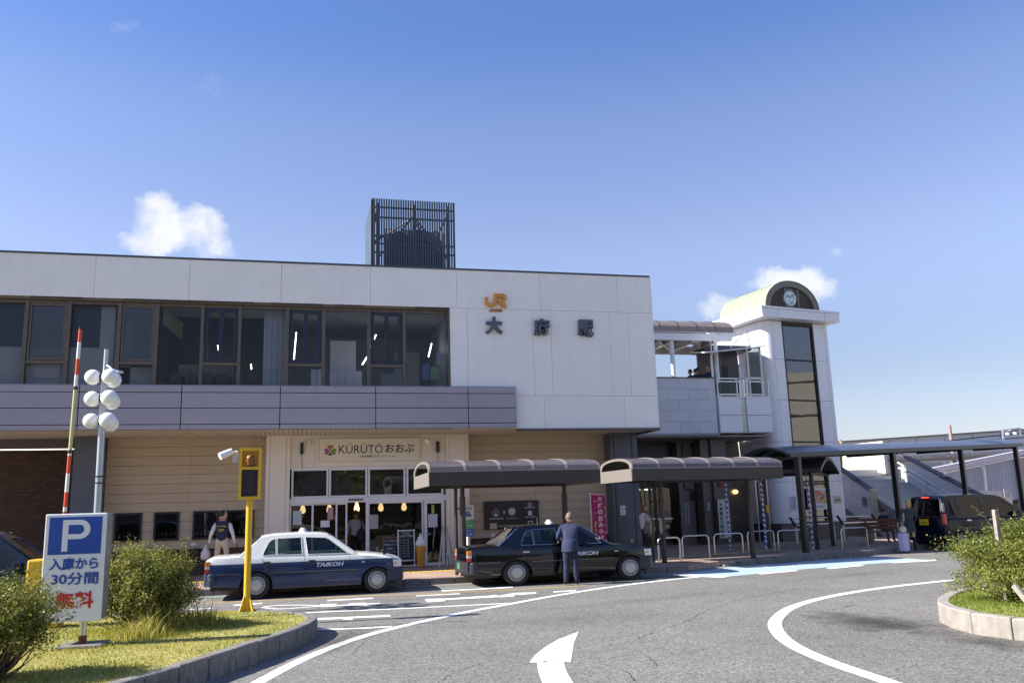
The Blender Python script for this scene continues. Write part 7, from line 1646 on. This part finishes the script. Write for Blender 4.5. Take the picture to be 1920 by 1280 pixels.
bush('small leaved bush with bare woody stems in the bottom left corner', (-2.90,9.6,.77), (.62,.60,.42), 50000, lf1, 3, 9, (.010,.021), sprigs=24, lobes=[(-3.5,9.7,.72,.45,.4)])
bush('dense small leaved bush between the parking sign and the ivory taxi', (-2.02,13.15,.80), (.68,.60,.58), 52000, lf1, 5, 10, (.012,.024), sprigs=40, lobes=[(-2.5,13.1,.75,.3,.2),(-1.95,13.0,.45,.42,.25)])
bush('large bright green rounded bush with stray shoots on the right island', (10.38,10.3,.76), (1.2,1.1,.60), 150000, lf2, 8, 16, (.013,.026), sprigs=130, lobes=[(11.3,10.3,.80,.75,.6),(10.2,10.1,.55,.78,.5),(10.9,9.6,.6,.6,.3)])
def stake(a, b_, lab):
    o = build(MB().bar(a, b_, .06), 'wooden_stake', pbr('weathered_wood', (.30,.27,.23), .85, var=.2, scale=12) if 'weathered_wood' not in bpy.data.materials else bpy.data.materials['weathered_wood'], bevel=.005); o['label'] = lab; o['category'] = 'stake'
q = P(1865, 955, 10.4); stake((q.x,10.4,.25), (q.x,10.4,q.z), 'grey wooden stake standing up out of the large right bush')
q0, q1 = P(1902,1100,8.9), P(1922,1135,8.7); stake((q0.x,8.9,q0.z+.02), (q1.x+.15,8.6,.24), 'short leaning wooden stake below the right bush at the frame edge')
o = build(B(-2.6,-1.55,15.0,15.9,.0,.12), 'concrete_slab', M['kerbgrey'], bevel=.01); o['label'] = 'low concrete slab between the left island and the marked lanes'; o['category'] = 'slab'

# ================================================================== BACKGROUND RIGHT
wr_ = thing('long_roof_building', 'long pale grey building roof stretching along the horizon behind the stairs', 'building', (55,66,0), R(-20))
def bgq(x0,y0,x1,y1,Y0,Y1,yb0,yb1,name,m_,par,th=1.0):
    a, b_ = P(x0,y0,Y0), P(x1,y1,Y1); c, d = P(x0,yb0,Y0), P(x1,yb1,Y1)
    n_ = Vector((-(b_.y-a.y), b_.x-a.x)).normalized()*th
    return build(MB().hexa([(a.x,a.y,c.z),(b_.x,b_.y,d.z),(b_.x+n_.x,b_.y+n_.y,d.z),(a.x+n_.x,a.y+n_.y,c.z),(a.x,a.y,a.z),(b_.x,b_.y,b_.z),(b_.x+n_.x,b_.y+n_.y,b_.z),(a.x+n_.x,a.y+n_.y,a.z)]), name, m_, par)
gw = pbr('hazed_grey_sheet', (.55,.56,.58), .7, var=.04, scale=.4)
for k in range(8):
    f0, f1 = k/8, (k+1)/8; X0, X1 = 1560+420*f0, 1560+420*f1; T0, T1 = 829-28*f0, 829-28*f1
    bgq(X0+.8,T0,X1-.8,T1,72,72,T0+70,T1+70,'roof_bay',gw,wr_,8)
    bgq(X0,T0-1.5,X1,T1-1.5,71.8,71.8,T0+1,T1+1,'eaves_strip',M['louvre'],wr_,.3)
sd = thing('corrugated_shed', 'blue grey corrugated metal shed with pale roof edge behind the black canopy', 'building', (38,45,0))
for k in range(26):
    X0 = 1764+5.6*k; X1 = X0+5.2; t0 = 889-(X0-1764)*.215
    bgq(X0,t0,X1,t0-1.1,46,46,t0+75,t0+75,'cladding_sheet',pbr('blue_grey_cladding',(.30,.34,.42),.5,.1,var=.05,rnd=.04) if k == 0 else bpy.data.materials['blue_grey_cladding'],sd,.25)
bgq(1760,890,1912,857,46.15,46.15,970,940,'shed_body',M['joint'],sd,5)
bgq(1750,877,1925,842,45.5,45.5,886,851,'roof_edge',pbr('pale_lilac_edge',(.50,.48,.54),.5),sd,.6)
bgq(1905,860,1935,855,45.8,45.8,960,950,'end_panel',pbr('grey_brown_panel',(.30,.27,.26),.7),sd,2)
pa, pb_ = P(1838,872,45.7), P(1851,940,45.7); build(MB().tube([pa, P(1845,876,45.6), P(1848,900,45.6), pb_], .09, 6), 'downpipe', M['alu'], sd)
pc_, pd_ = P(1765,880,45.7), P(1774,906,45.7); build(MB().tube([pc_, P(1772,884,45.6), pd_], .09, 6), 'downpipe', M['alu'], sd)
pr = thing('platform_roof', 'low corrugated platform canopy roof running between shed and far building', 'roof', (40,54,0))
for k in range(30):
    X0 = 1660+9.4*k; t0 = 856-(X0-1660)*.055
    bgq(X0,t0,X0+8.6,t0-.5,56,56,t0+6.5,t0+6,'roof_sheet',pbr('pale_corrugated',(.38,.38,.37),.6,rnd=.06) if k == 0 else bpy.data.materials['pale_corrugated'],pr,6)
bgq(1660,863,1930,850,55.9,55.9,868,855,'edge_beam',pbr('tan_beam',(.26,.22,.17),.7),pr,.3)
for x_ in (1786,1849): bgq(x_,864,x_+5,864,55.5,55.5,882,882,'bracket',M['louvre'],pr,.3)
pw = thing('platform_wall', 'pale wall and yellowish hoarding below the platform canopy', 'wall', (42,52,0))
bgq(1660,868,1768,866,54,54,935,935,'wall',pbr('warm_pale_wall',(.45,.42,.36),.8),pw,.4)
fn = thing('white_fence', 'white panel fence with posters beyond the parked minivan', 'fence', (34,38,0))
for k in range(6):
    X0 = 1815+13.5*k; bgq(X0,919+.3*k,X0+13,919+.3*k,36,36,975,975,'panel',M['cream'],fn,.08)
bgq(1882,916,1893,916,35.9,35.9,932,932,'notice',pbr('pinkish_notice',(.55,.5,.5),.6),fn,.02)
ch = thing('concrete_pole', 'stout concrete pole rising above the black canopy', 'pole', (50,62,0)); a, b_ = P(1780,797,60), P(1786,840,60); build(MB().cyl((b_.x,60,0),(a.x,60,a.z),.17,.13,seg=14), 'shaft', pbr('pinkish_concrete', (.30,.23,.21), .8), ch, smooth=40)
wi = thing('overhead_wires', 'dark railway catenary wires and steel portal above the canopy at far right', 'wires', (50,58,0))
wr2 = MB(); wr2.tube([P(1560,838,58),P(1740,831,58),P(1830,820,58),P(1930,811,58)], .05, 5).tube([P(1700,834,58),P(1860,824,58),P(1930,819,58)], .04, 5)
build(wr2, 'wires', M['black'], wi); gn = MB(); gn.tube([P(1879,807,57),P(1912,803,57),P(1914,818,57)], .09, 6).tube([P(1880,808,57),P(1881,823,57)], .08, 6)
build(gn, 'portal', M['alu'], wi)
for x_,y_ in ((1889,811),(1903,810)): build(MB().cyl(P(x_,y_,56.8),P(x_,y_+4,56.8),.12,.16,8), 'insulator', M['white'], wi)

# ================================================================== BEHIND THE CAMERA (seen only in reflections)
ob = thing('opposite_building', 'beige office block across the square seen mirrored in the glass', 'building', (53,5,0), R(51)); mm_ = WM[ob.name]
bg_ = pbr('beige_tile_wall', (.40,.37,.31), .7, var=.05)
build(wbm(MB().box(-9,9,-6,0,0,13), ob), 'wall', bg_, ob)
for j in range(4):
    for i in range(3): build(wbm(MB().box(-7.4+i*5.5,-5.6+i*5.5,.02,.12,1.2+j*3,2.7+j*3), ob), 'window', M['slate'], ob)
    build(wbm(MB().box(-9.1,9.1,.02,.15,3.2+j*3,3.28+j*3), ob), 'ledge', M['louvre'], ob)
ob = thing('opposite_building', 'low grey shops across the square seen mirrored in the glass', 'building', (-16,-30,0)); 
build(wbm(MB().box(-14,14,-8,0,0,7), ob), 'wall', pbr('grey_shop_wall', (.22,.21,.2), .7), ob); build(wbm(MB().box(-13,13,.02,.15,.5,3), ob), 'shop_windows', M['slate'], ob)
ob = thing('opposite_building', 'brown apartment block at the far side of the square behind the viewer', 'building', (10,-44,0)); build(wbm(MB().box(-10,10,-8,0,0,10), ob), 'wall', pbr('brown_block', (.20,.15,.12), .7), ob)
for i_, (x_, y_, h_) in enumerate(((-9,-13,6.5),(-2,-15,6),(5,-14,7),(13,-17,6.5),(21,-14,6),(-18,-14,7))):
    t = thing('tree', 'broad leafy street tree number %s along the far kerb behind the viewer' % ('one','two','three','four','five','six')[i_], 'tree', (x_,y_,0), group='trees across the square')
    build(MB().tube([(x_,y_,0),(x_+.1,y_,h_*.4),(x_,y_+.1,h_*.8)], [.2,.15,.05], 8), 'trunk', bpy.data.materials['twig_bark'], t)
    r_ = np.random.default_rng(20+i_); n = 5000; u = r_.normal(size=(n,3)); u /= np.linalg.norm(u,axis=1)[:,None]; pos = u*np.array([2.6,2.6,2.1])*(r_.uniform(.4,1,n)**.5*(1+.2*np.sin(u[:,0]*5+i_)))[:,None]+np.array([0,0,h_*.68])
    ax = r_.normal(size=(n,3)); ax /= np.linalg.norm(ax,axis=1)[:,None]; bb = np.cross(ax, r_.normal(size=(n,3))); bb /= np.linalg.norm(bb,axis=1)[:,None]; V_ = np.stack([pos-ax*.14,pos+bb*.08,pos+ax*.14,pos-bb*.08],1).reshape(-1,3)
    me = bpy.data.meshes.new('crown'); me.vertices.add(4*n); me.vertices.foreach_set('co', V_.astype(np.float32).ravel()); me.loops.add(4*n); me.loops.foreach_set('vertex_index', np.arange(4*n, dtype=np.int32)); me.polygons.add(n); me.polygons.foreach_set('loop_start', np.arange(n, dtype=np.int32)*4); me.update(calc_edges=True)
    me.materials.append(lf1); o = bpy.data.objects.new('crown', me); COL.objects.link(o); o.parent = t; o['kind'] = 'stuff'
